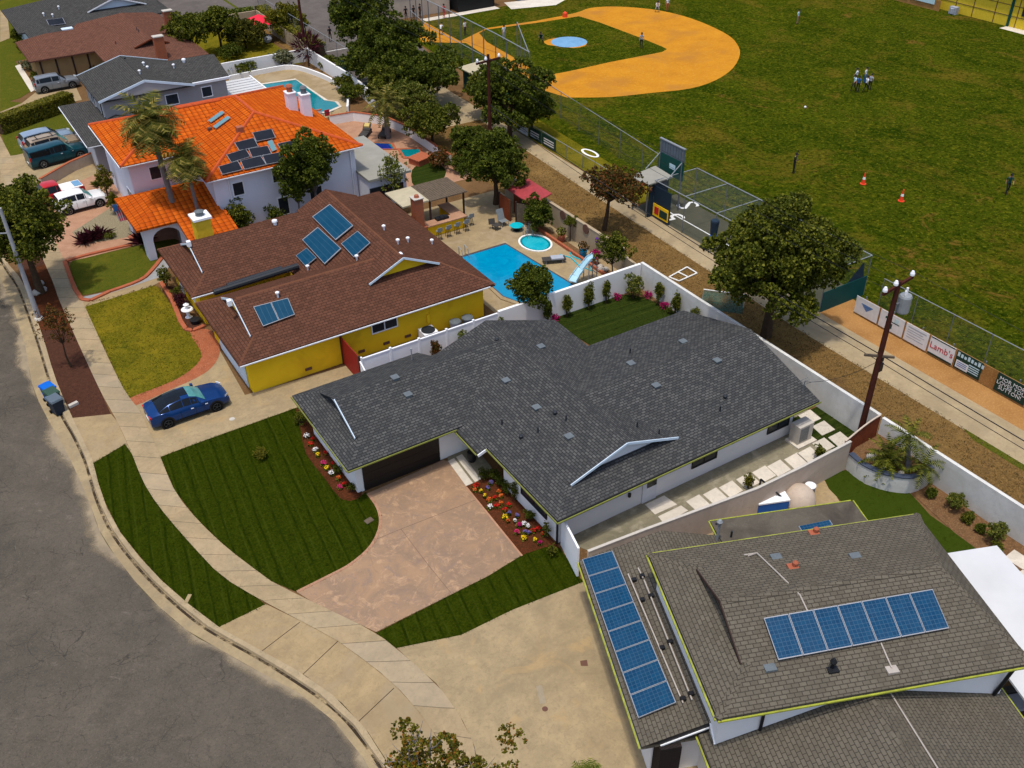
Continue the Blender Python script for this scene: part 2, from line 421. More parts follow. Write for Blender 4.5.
def solar(parent, px, fz, nx=1, ny=1, lift=.13, cell='solar_cell', rim='panel_rim', label=None):
    """solar panels: photo quadrilateral lying on roof slope fz, split into nx by ny panels"""
    q = [hit(x, y, lambda a, b: fz(a, b)+lift) for x, y in px]
    def at(u, v): return (q[0].lerp(q[1], u)).lerp(q[3].lerp(q[2], u), v)
    nrm = (q[1]-q[0]).cross(q[3]-q[0]).normalized()
    if nrm.z < 0: nrm = -nrm
    for i in range(nx):
        for j in range(ny):
            g = .012
            c = [at((i+g)/nx, (j+g)/ny), at((i+1-g)/nx, (j+g)/ny), at((i+1-g)/nx, (j+1-g)/ny), at((i+g)/nx, (j+1-g)/ny)]
            f = MB().extrude(c, nrm*.05).build('solar_panel', rim, parent)
            if label: f['label'] = label
            e = .022; u0, u1, v0, v1 = (i+g)/nx+e/nx, (i+1-g)/nx-e/nx, (j+g)/ny+e/ny, (j+1-g)/ny-e/ny
            d = [at(u0, v0)+nrm*.054, at(u1, v0)+nrm*.054, at(u1, v1)+nrm*.054, at(u0, v1)+nrm*.054]
            lx, ly = (d[1]-d[0]).length, (d[3]-d[0]).length
            m = MB(); m.poly(d); m.build('cell_sheet', cell, f, fix=False, uvs=[(0, 0), (lx, 0), (lx, ly), (0, ly)])
# ------------------------------------------------------------------ material library
def concrete(name, c, c2, joint=None, stain=None, rough=.9):
    m, nt, b = nmat(name); v = coords(nt)
    if 'wall' not in name: c, c2 = (c[0]*.86, c[1]*.81, c[2]*.70), (c2[0]*.76, c2[1]*.71, c2[2]*.62)
    o = mixc(nt, ramp(nt, noise(nt, v, .8, 7, .78), .36, .64), c, c2)
    o = mixc(nt, ramp(nt, noise(nt, v, 4.5, 5, .8, .6), .5, .78), o, tuple(x*.8 for x in c2))
    o = mixc(nt, ramp(nt, noise(nt, v, .22, 5, .7, .8), .48, .7), o, tuple(x*.86 for x in c2))
    o = mixc(nt, ramp(nt, noise(nt, v, 25, 3, .8), .55, .95), o, tuple(x*.7 for x in c))
    if stain: o = mixc(nt, ramp(nt, noise(nt, v, stain[1], 5, .65, .8), stain[2], stain[3]), o, stain[0])
    if joint:
        sp = N(nt, 'ShaderNodeSeparateXYZ'); nt.links.new(coords(nt, 'UV'), sp.inputs[0])
        a = N(nt, 'ShaderNodeMath', operation='MULTIPLY'); a.inputs[1].default_value = 1/joint; nt.links.new(sp.outputs[0], a.inputs[0])
        f = N(nt, 'ShaderNodeMath', operation='FRACT'); nt.links.new(a.outputs[0], f.inputs[0])
        fl = N(nt, 'ShaderNodeMath', operation='FLOOR'); nt.links.new(a.outputs[0], fl.inputs[0])
        wn = N(nt, 'ShaderNodeTexWhiteNoise'); wn.noise_dimensions = '1D'; nt.links.new(fl.outputs[0], wn.inputs['W'])
        o = mixc(nt, ramp(nt, wn.outputs['Value'], .3, 4.0), o, (.36, .33, .28))
        g = N(nt, 'ShaderNodeMath', operation='LESS_THAN'); g.inputs[1].default_value = .022; nt.links.new(f.outputs[0], g.inputs[0])
        o = mixc(nt, g.outputs[0], o, (.09, .07, .05))
    nt.links.new(o, b.inputs['Base Color']); b.inputs['Roughness'].default_value = rough; b.inputs['Specular IOR Level'].default_value = .02
    bump(nt, b, noise(nt, v, 18, 4, .8), .15, .02)
    MAT[name] = m
concrete('sidewalk', (.44, .35, .23), (.37, .30, .20), joint=1.55, stain=((.42, .29, .16), .5, .52, .8))
concrete('apron', (.43, .335, .205), (.36, .28, .175), stain=((.29, .225, .14), .35, .48, .75))
concrete('driveway', (.43, .345, .22), (.35, .285, .19), stain=((.40, .27, .125), .45, .55, .75))
concrete('driveway_grey', (.42, .36, .27), (.36, .31, .23), stain=((.28, .24, .18), .5, .5, .8))
concrete('kerb', (.48, .39, .27), (.40, .33, .23), stain=((.20, .16, .10), 2.2, .55, .8))
concrete('gutter_pan', (.42, .34, .22), (.37, .30, .20), stain=((.22, .18, .12), 1.3, .52, .8))
concrete('path', (.46, .375, .25), (.39, .32, .215), stain=((.30, .24, .155), .5, .48, .78))
concrete('deck', (.42, .335, .21), (.36, .285, .18), stain=((.36, .28, .18), .4, .5, .75))
concrete('slab', (.78, .75, .72), (.72, .69, .66))
concrete('cement', (.30, .28, .215), (.235, .225, .175), stain=((.36, .32, .23), .8, .5, .75))
concrete('block_wall', (.66, .65, .61), (.60, .59, .55), stain=((.5, .48, .42), .7, .5, .8))
concrete('tan_wall', (.42, .33, .22), (.37, .29, .19))
concrete('pink_wall', (.52, .42, .33), (.47, .38, .30))
concrete('court_asphalt', (.16, .145, .145), (.13, .12, .125))
# asphalt with fine cracks and a silted edge
m, nt, b = nmat('asphalt'); v = coords(nt)
o = mixc(nt, ramp(nt, noise(nt, v, .35, 6, .7), .3, .72), (.116, .099, .076), (.078, .067, .052))
o = mixc(nt, ramp(nt, noise(nt, v, 3.0, 6, .8, .5), .5, .8), o, (.138, .115, .086))
o = mixc(nt, ramp(nt, noise(nt, v, 1.3, 6, .75, 1.2), .57, .75), o, (.070, .060, .052))
o = mixc(nt, ramp(nt, noise(nt, v, .13, 6, .75, 1.0), .45, .62), o, mixc(nt, .45, o, (.050, .045, .038)))
o = mixc(nt, ramp(nt, noise(nt, v, 11, 4, .85), .50, .70), o, (.058, .051, .043))
o = mixc(nt, ramp(nt, noise(nt, v, 15, 3, .8), .56, .78), o, (.17, .148, .118))
o = mixc(nt, ramp(nt, noise(nt, v, .5, 7, .8, 1.5), .60, .72), o, (.17, .145, .115))
mp = N(nt, 'ShaderNodeMapping'); nt.links.new(v, mp.inputs[0]); 
nz = N(nt, 'ShaderNodeTexNoise'); nz.inputs['Scale'].default_value = 1.1; nz.inputs['Detail'].default_value = 5; nt.links.new(v, nz.inputs[0])
ad = N(nt, 'ShaderNodeVectorMath', operation='MULTIPLY_ADD'); nt.links.new(nz.outputs['Color'], ad.inputs[0]); ad.inputs[1].default_value = (1.1, 1.1, 0); nt.links.new(v, ad.inputs[2])
for sc, wd, amt in ((.25, .004, .5), (.6, .008, .5), (1.4, .014, .35)):
    vo = N(nt, 'ShaderNodeTexVoronoi', feature='DISTANCE_TO_EDGE'); vo.inputs['Scale'].default_value = sc; nt.links.new(ad.outputs[0], vo.inputs['Vector'])
    lt = N(nt, 'ShaderNodeMath', operation='LESS_THAN'); lt.inputs[1].default_value = wd; nt.links.new(vo.outputs['Distance'], lt.inputs[0])
    k = N(nt, 'ShaderNodeMath', operation='MULTIPLY'); nt.links.new(lt.outputs[0], k.inputs[0])
    k2 = N(nt, 'ShaderNodeMath', operation='MULTIPLY'); nt.links.new(ramp(nt, noise(nt, v, .4, 4, .7), .42, .62), k2.inputs[0]); k2.inputs[1].default_value = amt
    nt.links.new(k2.outputs[0], k.inputs[1])
    o = mixc(nt, k.outputs[0], o, (.03, .025, .022))
nt.links.new(o, b.inputs['Base Color']); b.inputs['Roughness'].default_value = .95; b.inputs['Specular IOR Level'].default_value = .0
bump(nt, b, noise(nt, v, 40, 3, .8), .3, .02); MAT['asphalt'] = m
# stamped pink drive: plates with dark veins
m, nt, b = nmat('stamped_pink'); v = coords(nt)
o = mixc(nt, ramp(nt, noise(nt, v, .45, 7, .75, .8), .38, .62), (.315, .195, .110), (.225, .148, .095))
o = mixc(nt, ramp(nt, noise(nt, v, 1.3, 7, .82, 1.0), .52, .66), o, (.42, .265, .15))
o = mixc(nt, ramp(nt, noise(nt, v, 1.0, 7, .8, 1.6), .54, .68), o, (.215, .15, .115))
o = mixc(nt, ramp(nt, noise(nt, v, 6, 5, .85), .55, .75), o, (.30, .195, .135))
vo = N(nt, 'ShaderNodeTexVoronoi', feature='DISTANCE_TO_EDGE'); vo.inputs['Scale'].default_value = .8
nz = N(nt, 'ShaderNodeTexNoise'); nz.inputs['Scale'].default_value = 1.6; nz.inputs['Detail'].default_value = 5; nt.links.new(v, nz.inputs[0])
ad = N(nt, 'ShaderNodeVectorMath', operation='MULTIPLY_ADD'); nt.links.new(nz.outputs['Color'], ad.inputs[0]); ad.inputs[1].default_value = (.7, .7, 0); nt.links.new(v, ad.inputs[2]); nt.links.new(ad.outputs[0], vo.inputs['Vector'])
k = N(nt, 'ShaderNodeMath', operation='MULTIPLY'); nt.links.new(ramp(nt, vo.outputs['Distance'], .035, .005), k.inputs[0]); nt.links.new(ramp(nt, noise(nt, v, .9, 3, .6), .48, .95), k.inputs[1])
o = mixc(nt, k.outputs[0], o, (.2, .12, .085))
nt.links.new(o, b.inputs['Base Color']); b.inputs['Roughness'].default_value = .75; bump(nt, b, noise(nt, v, 5, 5, .7), .2, .04); MAT['stamped_pink'] = m
grass('front_lawn', (.012, .022, .0012), (.023, .035, .0018), (.042, .050, .003), big=.5, mid=2.2, stripe=((.034, .046, .004), .58, R(6)), lo3=.66, hi3=.9)
grass('strip_lawn', (.012, .022, .0012), (.024, .036, .0018), (.042, .050, .003), big=.5, mid=2.2, stripe=((.032, .044, .004), .55, R(10)), lo3=.66, hi3=.9)
grass('back_lawn', (.017, .029, .005), (.026, .04, .006), (.034, .046, .008), stripe=((.042, .052, .009), .7, R(92)), lo3=.68, hi3=.95)
grass('dry_lawn', (.105, .095, .007), (.048, .060, .004), (.21, .155, .012), big=.45, mid=2.6, lo3=.42, hi3=.8, c4=(.045, .06, .006))
grass('green_lawn', (.05, .07, .008), (.075, .085, .01), (.12, .105, .012), big=.4, mid=2)
grass('turf', (.028, .045, .004), (.034, .052, .005), (.038, .055, .006), big=.4, mid=2)
def field_turf(name):
    m, nt, b = nmat(name); v = coords(nt)
    mp = N(nt, 'ShaderNodeMapping'); mp.inputs['Scale'].default_value = (1, .8, 1); mp.inputs['Rotation'].default_value = (0, 0, .5); nt.links.new(v, mp.inputs[0]); w = mp.outputs[0]
    o = mixc(nt, ramp(nt, noise(nt, w, .16, 6, .75, .3), .38, .60), (.018, .035, .0017), (.053, .069, .0035))
    o = mixc(nt, ramp(nt, noise(nt, w, .9, 6, .8, .4), .48, .64), o, (0.086, 0.08772, 0.00516))
    o = mixc(nt, ramp(nt, noise(nt, v, 2.2, 6, .85), .48, .66), o, (0.0172, 0.03182, 0.00172))
    o = mixc(nt, ramp(nt, noise(nt, v, 1.3, 7, .88, .6), .57, .66), o, (0.1333, 0.1247, 0.01032))
    o = mixc(nt, ramp(nt, noise(nt, w, .11, 7, .78, .5), .52, .66), o, (0.1118, 0.08428, 0.00946))
    o = mixc(nt, ramp(nt, noise(nt, w, .09, 8, .82, .8), .572, .65), o, (0.1634, 0.09288, 0.0172))
    o = mixc(nt, ramp(nt, noise(nt, v, 1.6, 5, .85, 1), .68, .76), o, (0.172, 0.1548, 0.0258))
    o = mixc(nt, ramp(nt, noise(nt, v, 2.6, 3, .7), .50, .62), o, mixc(nt, .62, o, (0.00344, 0.0086, 0.00043)))
    o = mixc(nt, ramp(nt, noise(nt, v, 3.4, 3, .7, .5), .565, .64), o, mixc(nt, .55, o, (0.1634, 0.1634, 0.01032)))
    nt.links.new(o, b.inputs['Base Color']); b.inputs['Roughness'].default_value = 1; b.inputs['Specular IOR Level'].default_value = 0
    bump(nt, b, noise(nt, v, 5, 6, .85), .9, .15); MAT[name] = m
field_turf('field_grass')
grass('verge', (.165, .092, .030), (.080, .050, .018), (.25, .15, .050), big=.3, mid=3.2, lo3=.5, hi3=.8, c4=(.095, .055, .025))
plain('soil', (.16, .09, .04), (.10, .055, .025), .6, .95, fine=((.26, .15, .06), 12, 1), bmp=.3)
plain('orange_dirt', (.36, .185, .065), (.26, .125, .04), .5, .95, fine=((.5, .28, .09), 9, 1))
plain('infield', (.50, .215, .018), (.41, .165, .016), .35, .95, stain=((.36, .155, .03), .16, .5, .72), fine=((.60, .30, .05), 3, .7), bmp=.4)
plain('ground_far', (.10, .08, .03), (.07, .065, .02), .05, .95)
plain('mulch', (.075, .032, .020), (.045, .020, .014), 4, .95, fine=((.16, .07, .04), 18, 1), bmp=.8)
plain('red_mulch', (.085, .028, .012), (.05, .020, .009), 3, .95, fine=((.2, .05, .02), 14, 1), bmp=.8)
plain('bark', (.17, .09, .04), (.11, .06, .03), 3, .95, fine=((.32, .2, .1), 14, 1), bmp=.8)
plain('gravel', (.30, .25, .15), (.16, .14, .09), 12, .95, fine=((.42, .36, .24), 20, 1), bmp=.8)
plain('paver_pink', (.42, .24, .15), (.33, .18, .11), 1.2, .9, fine=((.25, .13, .08), 10, 1))
grid('red_brick', (.36, .085, .03), (.28, .07, .03), (.2, .12, .08), .22, .075, .008, rough=.85, offset=.5, spec=.1)
plain('brick_paving', (.34, .105, .045), (.25, .075, .035), 2, .9, fine=((.45, .26, .17), 14, .8), bmp=.3)
plain('brick_edge', (.40, .12, .06), (.3, .09, .045), 5, .9)
plain('stone_walk', (.30, .30, .30), (.24, .24, .24), 3, .9)
# water
def water(name, c, c2):
    m, nt, b = nmat(name); v = coords(nt)
    nt.links.new(mixc(nt, ramp(nt, noise(nt, v, 1.6, 3, .5, 1), .3, .7), c, c2), b.inputs['Base Color'])
    b.inputs['Roughness'].default_value = .06; b.inputs['Specular IOR Level'].default_value = .4; bump(nt, b, noise(nt, v, 2.5, 3, .5, .5), .15, .05); MAT[name] = m
water('pool_blue', (.0, .19, .36), (.0, .25, .42)); water('pool_teal', (.0, .15, .175), (.0, .19, .205)); water('spa_water', (.0, .33, .42), (.03, .42, .50)); water('pool_navy', (.01, .02, .17), (.01, .03, .22))
# roofs
shingle('shingle_slate', (.054, .055, .055), (.110, .108, .103), (.027, .0275, .028), .27, .145, ms=.022)  # dark row lines paint in the shadow under each shingle course
shingle('shingle_brown', (.130, .058, .036), (.088, .040, .026), (.036, .017, .012), .33, .19, ms=.016)
shingle('shingle_weathered', (.135, .118, .090), (.102, .089, .068), (.050, .043, .034), .28, .16, stain=((.080, .069, .052), .35, .55, .8), ms=.018)
shingle('shingle_grey', (.080, .077, .072), (.048, .047, .046), (.02, .02, .02), .3, .17, ms=.022, blot=(.10, .095, .085))
shingle('shingle_rust', (.165, .075, .050), (.12, .055, .038), (.05, .024, .018), .35, .2, ms=.016)
plain('felt_roof', (.115, .10, .078), (.085, .073, .057), .8, .9, stain=((.055, .046, .038), .6, .5, .75), fine=((.15, .13, .1), 14, 1))
plain('flat_roof', (.30, .29, .25), (.24, .235, .20), .6, .9)
barrel_tile('tile_orange', (.60, .125, .012), (.44, .075, .009), (.14, .024, .007))
plain('tile_cap', (.55, .09, .02), (.40, .065, .015), 3, .8)
# walls and trim
plain('white_wall', (.80, .79, .77), (.76, .75, .73), .8, .85); plain('white_trim', (.82, .83, .85), (.77, .78, .80), 2, .6)
plain('blue_trim', (.60, .70, .78), (.55, .66, .75), 2, .6)
plain('yellow_wall', (.88, .57, .022), (.80, .50, .02), .8, .85, stain=((.60, .34, .018), .5, .55, .85))
plain('yellow_stucco', (.74, .53, .045), (.62, .43, .03), 4, .85)
plain('lavender_wall', (.72, .72, .78), (.66, .67, .74), .8, .85); plain('grey_wall', (.34, .33, .32), (.30, .29, .285), .8, .85)
plain('tan_board', (.34, .22, .10), (.28, .18, .085), 1, .85); plain('timber_dark', (.045, .025, .018), None, 3, .8)
plain('garage_bronze', (.012, .010, .009), (.017, .013, .011), 1, .45); plain('door_white', (.72, .74, .77), None, 3, .5)
plain('gutter_lime', (.36, .39, .04), (.20, .21, .03), 2.5, .5); plain('gutter_olive', (.19, .20, .035), (.13, .14, .03), 2, .5); plain('gutter_white', (.72, .74, .77), None, 3, .5)
plain('black_metal', (.012, .012, .014), None, 3, .45); plain('vent_grey', (.125, .145, .155), (.10, .115, .125), 4, .6); plain('vent_dark', (.018, .022, .028), None, 4, .5)
plain('galvanised', (.30, .32, .33), (.24, .255, .27), 4, .55, metal=.3); plain('steel_post', (.15, .16, .17), (.12, .13, .14), 4, .6, metal=.2)
plain('window_glass', (.014, .017, .021), (.026, .033, .04), .7, .2, spec=.25); plain('skylight_glass', (.12, .26, .28), None, 1, .12, spec=.6)
grid('solar_cell', (.0, .033, .085), (.0, .046, .11), (.035, .085, .145), .158, .158, .009, rough=.35, spec=.2)
grid('solar_thermal', (.0, .040, .085), (.0, .048, .10), (.03, .09, .14), .33, 9, .012, rough=.5, spec=.12)
plain('black_cell', (.010, .013, .020), (.015, .018, .026), 1, .55, spec=.08)
plain('panel_rim', (.36, .37, .39), None, 3, .4, metal=.4); plain('rail', (.42, .37, .32), None, 3, .5)
plain('red_paint', (.30, .012, .010), (.22, .010, .010), 1, .6); plain('concrete_pot', (.5, .46, .4), None, 4, .9)
plain('blue_plastic', (.0, .12, .55), None, 3, .45); plain('green_plastic', (.035, .075, .05), None, 3, .5); plain('navy_plastic', (.012, .022, .042), None, 3, .5); plain('slate_plastic', (.10, .13, .16), None, 3, .5)
plain('bark_brown', (.085, .055, .035), (.055, .035, .022), 6, .95, bmp=.5); plain('bark_grey', (.20, .18, .17), (.14, .125, .12), 5, .95, bmp=.5)
plain('pole_wood', (.075, .025, .018), (.05, .018, .013), 3, .9); plain('pole_concrete', (.36, .36, .37), (.30, .30, .31), 5, .85)
plain('wood_old', (.14, .105, .075), (.09, .07, .05), 4, .9); plain('wood_red', (.20, .055, .025), (.14, .04, .02), 3, .85); plain('red_roofing', (.36, .045, .05), (.26, .035, .04), 3, .7)
plain('cream_roofing', (.46, .40, .27), (.38, .33, .22), 2, .8); plain('white_roofing', (.56, .56, .555), (.50, .50, .495), .5, .7)
plain('green_tarp', (.0, .055, .05), (.0, .042, .04), 1, .7); plain('navy_tarp', (.012, .03, .05), (.01, .022, .04), 1, .7); plain('board_green', (.0, .06, .05), None, 1, .5)
plain('black_paint', (.01, .01, .011), None, 3, .5); plain('white_paint', (.80, .79, .75), (.72, .71, .66), 3, .7); plain('grey_turf', (.085, .082, .055), (.065, .065, .045), .8, .95)
plain('sign_white', (.70, .70, .70), None, 3, .5); plain('sign_dark', (.006, .035, .025), None, 3, .5); plain('sign_red', (.5, .02, .03), None, 3, .5); plain('sign_sky', (.50, .68, .74), None, 3, .5)
plain('skin', (.38, .20, .13), None, 3, .6); plain('cloth_white', (.72, .74, .78), None, 3, .8); plain('cloth_black', (.012, .012, .014), None, 3, .8); plain('cloth_grey', (.35, .37, .42), None, 3, .8)
plain('cloth_blue', (.03, .13, .35), None, 3, .8); plain('cloth_green', (.01, .05, .045), None, 3, .8); plain('hair_dark', (.02, .013, .01), None, 3, .7)
plain('cone_orange', (.75, .06, .015), None, 3, .6); plain('umbrella_red', (.72, .012, .04), None, 3, .7); plain('purple_plastic', (.10, .02, .22), None, 3, .5); plain('turquoise', (.0, .42, .50), None, 3, .5)
plain('wicker', (.055, .05, .045), (.04, .035, .03), 8, .8); plain('cushion', (.60, .45, .15), None, 3, .8); plain('slide_blue', (.40, .62, .72), None, 3, .35); plain('fabric_grey', (.17, .19, .20), None, 3, .8)
plain('terracotta', (.35, .10, .05), None, 3, .8); plain('plaque_brown', (.13, .06, .04), None, 3, .8); plain('rock', (.42, .38, .33), (.32, .29, .25), 4, .95); plain('tarp_blue', (.01, .10, .38), None, 3, .5)
# vehicles
def paint(name, c, rough=.28, metal=.3): plain(name, c, c, 2, rough, metal=metal, spec=.3, coat=.18)
paint('paint_blue', (.003, .036, .15)); paint('paint_silver', (.21, .225, .24)); paint('paint_teal', (.005, .055, .075)); paint('paint_tan', (.40, .30, .20)); paint('paint_steel', (.26, .33, .42)); paint('paint_white', (.80, .80, .80), metal=0); paint('paint_red', (.42, .01, .012), metal=0); paint('paint_black', (.01, .01, .012))
plain('car_glass', (.006, .008, .010), None, 1, .18, spec=.25); plain('screen_teal', (.10, .32, .30), (.05, .18, .17), 2, .1, spec=.6); plain('tyre', (.012, .012, .012), None, 3, .85); plain('rim', (.32, .33, .35), None, 3, .35, metal=.7); plain('rim_dark', (.06, .065, .07), None, 3, .35, metal=.6)
plain('lamp_red', (.45, .01, .01), None, 3, .25); plain('lamp_clear', (.6, .62, .65), None, 3, .15)
# foliage
leaf('leaf_dark', (0.01952, 0.0305, 0.00488), (0.05124, 0.07076, 0.00854), (0.08784, 0.1098, 0.0122), (0.1525, 0.1647, 0.02196))
leaf('leaf_mid', (0.01952, 0.02684, 0.00366), (0.061, 0.07564, 0.00854), (0.122, 0.1342, 0.01464), (0.2074, 0.2013, 0.02684))
leaf('leaf_olive', (.022, .026, .005), (.055, .060, .009), (.11, .105, .015), (.17, .15, .025))
leaf('leaf_russet', (0.0253, 0.0276, 0.00575), (0.06325, 0.0575, 0.0115), (0.1265, 0.06325, 0.0161), (0.23, 0.069, 0.023))
leaf('leaf_near', (.03, .036, .006), (.085, .088, .010), (.16, .145, .016), (.12, .115, .012), (.28, .10, .02))
leaf('leaf_light', (.045, .065, .010), (.09, .115, .016), (.16, .17, .028), (.24, .23, .05))
leaf('leaf_palm', (0.0297, 0.0378, 0.00675), (0.081, 0.08775, 0.0135), (0.162, 0.1485, 0.027), (0.351, 0.27, 0.0675))
leaf('leaf_hedge', (.045, .05, .005), (.10, .10, .010), (.15, .135, .015), (.20, .17, .02))
leaf('leaf_purple', (.025, .007, .010), (.06, .014, .02), (.11, .028, .035)); leaf('leaf_pale', (.05, .06, .02), (.12, .13, .05), (.35, .34, .22))
for nme, c in (('red', (.55, .02, .015)), ('pink', (.62, .03, .16)), ('white', (.78, .76, .76)), ('yellow', (.80, .58, .02)), ('orange', (.65, .14, .03)), ('violet', (.16, .13, .34)), ('magenta', (.40, .01, .12))):
    leaf('petal_'+nme, tuple(x*.6 for x in c), c, tuple(min(1, x*1.2) for x in c))
# chain link: mostly open mesh
m, nt, b = nmat('chain_link'); b.inputs['Base Color'].default_value = (.13, .135, .14, 1); b.inputs['Roughness'].default_value = .6
tr = nt.nodes.new('ShaderNodeBsdfTransparent'); mx = nt.nodes.new('ShaderNodeMixShader'); mx.inputs[0].default_value = .09
nt.links.new(tr.outputs[0], mx.inputs[1]); nt.links.new(b.outputs[0], mx.inputs[2]); nt.links.new(mx.outputs[0], nt.nodes['Material Output'].inputs[0]); MAT['chain_link'] = m
m, nt, b = nmat('green_net'); b.inputs['Base Color'].default_value = (.0, .10, .09, 1); b.inputs['Roughness'].default_value = .7
tr = nt.nodes.new('ShaderNodeBsdfTransparent'); mx = nt.nodes.new('ShaderNodeMixShader'); mx.inputs[0].default_value = .55
nt.links.new(tr.outputs[0], mx.inputs[1]); nt.links.new(b.outputs[0], mx.inputs[2]); nt.links.new(mx.outputs[0], nt.nodes['Material Output'].inputs[0]); MAT['green_net'] = m
# ------------------------------------------------------------------ the ground
RZ = -.13
def flat(name, pts, z, mat):
    o = MB().poly([(x, y, z) for x, y in pts]).build(name, mat, fix=False)
    if o.data.polygons[0].normal.z < 0: o.data.flip_normals()
    return tag(o, kind='structure')
flat('ground', [(-700, -700), (900, -700), (900, 1100), (-700, 1100)], RZ-.03, 'ground_far')
gut = [(5, 290), (12, 305), (25, 345), (32, 384), (45, 414), (66, 451), (77, 474), (89, 501), (102, 536), (130, 575), (155, 603), (190, 633), (212, 645), (256, 670), (291, 688), (323, 711), (343, 731), (358, 750), (372, 775)]
face = [(17, 283), (24, 300), (38, 340), (49, 376), (60, 409), (75, 436), (87, 463), (97, 497), (114, 533), (144, 571), (175, 601), (202, 623), (225, 637), (256, 654), (298, 680), (337, 708), (363, 737), (380, 762), (393, 790)]
back = [(22, 280), (29, 298), (43, 337), (54, 374), (66, 404), (79, 431), (93, 461), (102, 496), (120, 532), (152, 571), (181, 598), (217, 626), (235, 637), (258, 649), (306, 676), (342, 703), (368, 732), (385, 758), (398, 786)]
far = lambda z: [(.62, 300, z), (.62, 120, z)]
gw = [tuple(p) for p in P3(gut, RZ)]; fw = [tuple(p) for p in P3(face, 0)]; bw = [tuple(p) for p in P3(back, 0)]
gw = [(0.55, 320, RZ), (.55, 100, RZ), (.55, 75, RZ)]+gw+[(5.9, 16.5, RZ), (3.5, 11.5, RZ), (-1.5, 7.5, RZ), (-8, 6, RZ), (-30, 6, RZ)]
fw = [(1.0, 320, 0), (1.0, 100, 0), (1.0, 75, 0)]+fw+[(6.0, 15.8, 0), (3.6, 10.9, 0), (-1.3, 6.9, 0), (-8, 5.5, 0), (-30, 5.5, 0)]
bw = [(1.2, 320, 0), (1.2, 100, 0), (1.2, 75, 0)]+bw+[(6.25, 15.6, 0), (3.8, 10.7, 0), (-1.1, 6.7, 0), (-8, 5.3, 0), (-30, 5.3, 0)]
gw = smooth_line(gw, 4); fw = smooth_line(fw, 4); bw = smooth_line(bw, 4)
road = [(-14, 320), (-14, 60), (-16, 35), (-26, 20), (-30, 6)]
o = MB().poly([(x, y, RZ) for x, y, _ in gw]+[(-60, 6, RZ), (-60, 320, RZ)]).build('road', 'asphalt', fix=False)
if o.data.polygons[0].normal.z < 0: o.data.flip_normals()
tag(o, kind='structure')
fb = [(x, y, RZ+.006) for x, y, _ in fw]
strip('gutter', [(x, y, RZ+.006) for x, y, _ in gw], fb, 160, 'gutter_pan')
n = 160
fa, _ = resample(fb, n); ft, _ = resample(fw, n); bt, _ = resample(bw, n)
m = MB(); a = m.vs(fa); bq = m.vs([(p.x+.03, p.y, .03) for p in ft]); c = m.vs([(p.x, p.y, .03) for p in bt]); d = m.vs([(p.x, p.y, -.2) for p in bt])
for k in range(n):
    for u, v_ in ((a, bq), (bq, c), (c, d)): m.f.append([u[k], u[k+1], v_[k+1], v_[k]]); m.m.append(0)
tag(m.build('kerb', 'kerb'), kind='structure')
# silt drifted along the gutter edge, thinning out into the road
m, nt, b = nmat('silt'); v = coords(nt); sp = N(nt, 'ShaderNodeSeparateXYZ'); nt.links.new(coords(nt, 'UV'), sp.inputs[0])
nt.links.new(mixc(nt, ramp(nt, noise(nt, v, 1.2, 5, .7), .3, .7), (.30, .235, .15), (.20, .16, .11)), b.inputs['Base Color']); b.inputs['Roughness'].default_value = .95; b.inputs['Specular IOR Level'].default_value = .05
wk = N(nt, 'ShaderNodeMath', operation='MULTIPLY'); nt.links.new(noise(nt, v, .55, 7, .78, .4), wk.inputs[0]); nt.links.new(ramp(nt, noise(nt, v, .16, 3, .6), .34, .58), wk.inputs[1])
ad = N(nt, 'ShaderNodeMath', operation='SUBTRACT'); nt.links.new(wk.outputs[0], ad.inputs[0]); nt.links.new(sp.outputs[1], ad.inputs[1])
tr = nt.nodes.new('ShaderNodeBsdfTransparent'); mx = nt.nodes.new('ShaderNodeMixShader'); nt.links.new(ramp(nt, ad.outputs[0], .0, .30), mx.inputs[0]); nt.links.new(tr.outputs[0], mx.inputs[1]); nt.links.new(b.outputs[0], mx.inputs[2]); nt.links.new(mx.outputs[0], nt.nodes['Material Output'].inputs[0]); MAT['silt'] = m
ga_ = [(x, y, RZ+.003) for x, y, _ in gw if 15 < y < 80]; gb_ = [(p[0]-1.5, p[1]-.6*max(0, (34-p[1])/12), p[2]) for p in ga_]
strip('gutter_silt', ga_, gb_, 80, 'silt')
m, nt, b = nmat('kerb_shade_grime'); v = coords(nt); b.inputs['Base Color'].default_value = (.035, .024, .014, 1); b.inputs['Roughness'].default_value = 1  # debris along the kerb face, darkened to paint in the face's shadow
tr = nt.nodes.new('ShaderNodeBsdfTransparent'); mx = nt.nodes.new('ShaderNodeMixShader'); nt.links.new(ramp(nt, noise(nt, v, .9, 5, .75), .40, .56), mx.inputs[0]); nt.links.new(tr.outputs[0], mx.inputs[1]); nt.links.new(b.outputs[0], mx.inputs[2]); nt.links.new(mx.outputs[0], nt.nodes['Material Output'].inputs[0]); MAT['kerb_shade_grime'] = m
ka_ = [(x-.01, y, RZ+.012) for x, y, _ in fw if 14 < y < 90]; strip('kerb_shade_debris', ka_, [(x-.13, y, z) for x, y, z in ka_], 140, 'kerb_shade_grime')
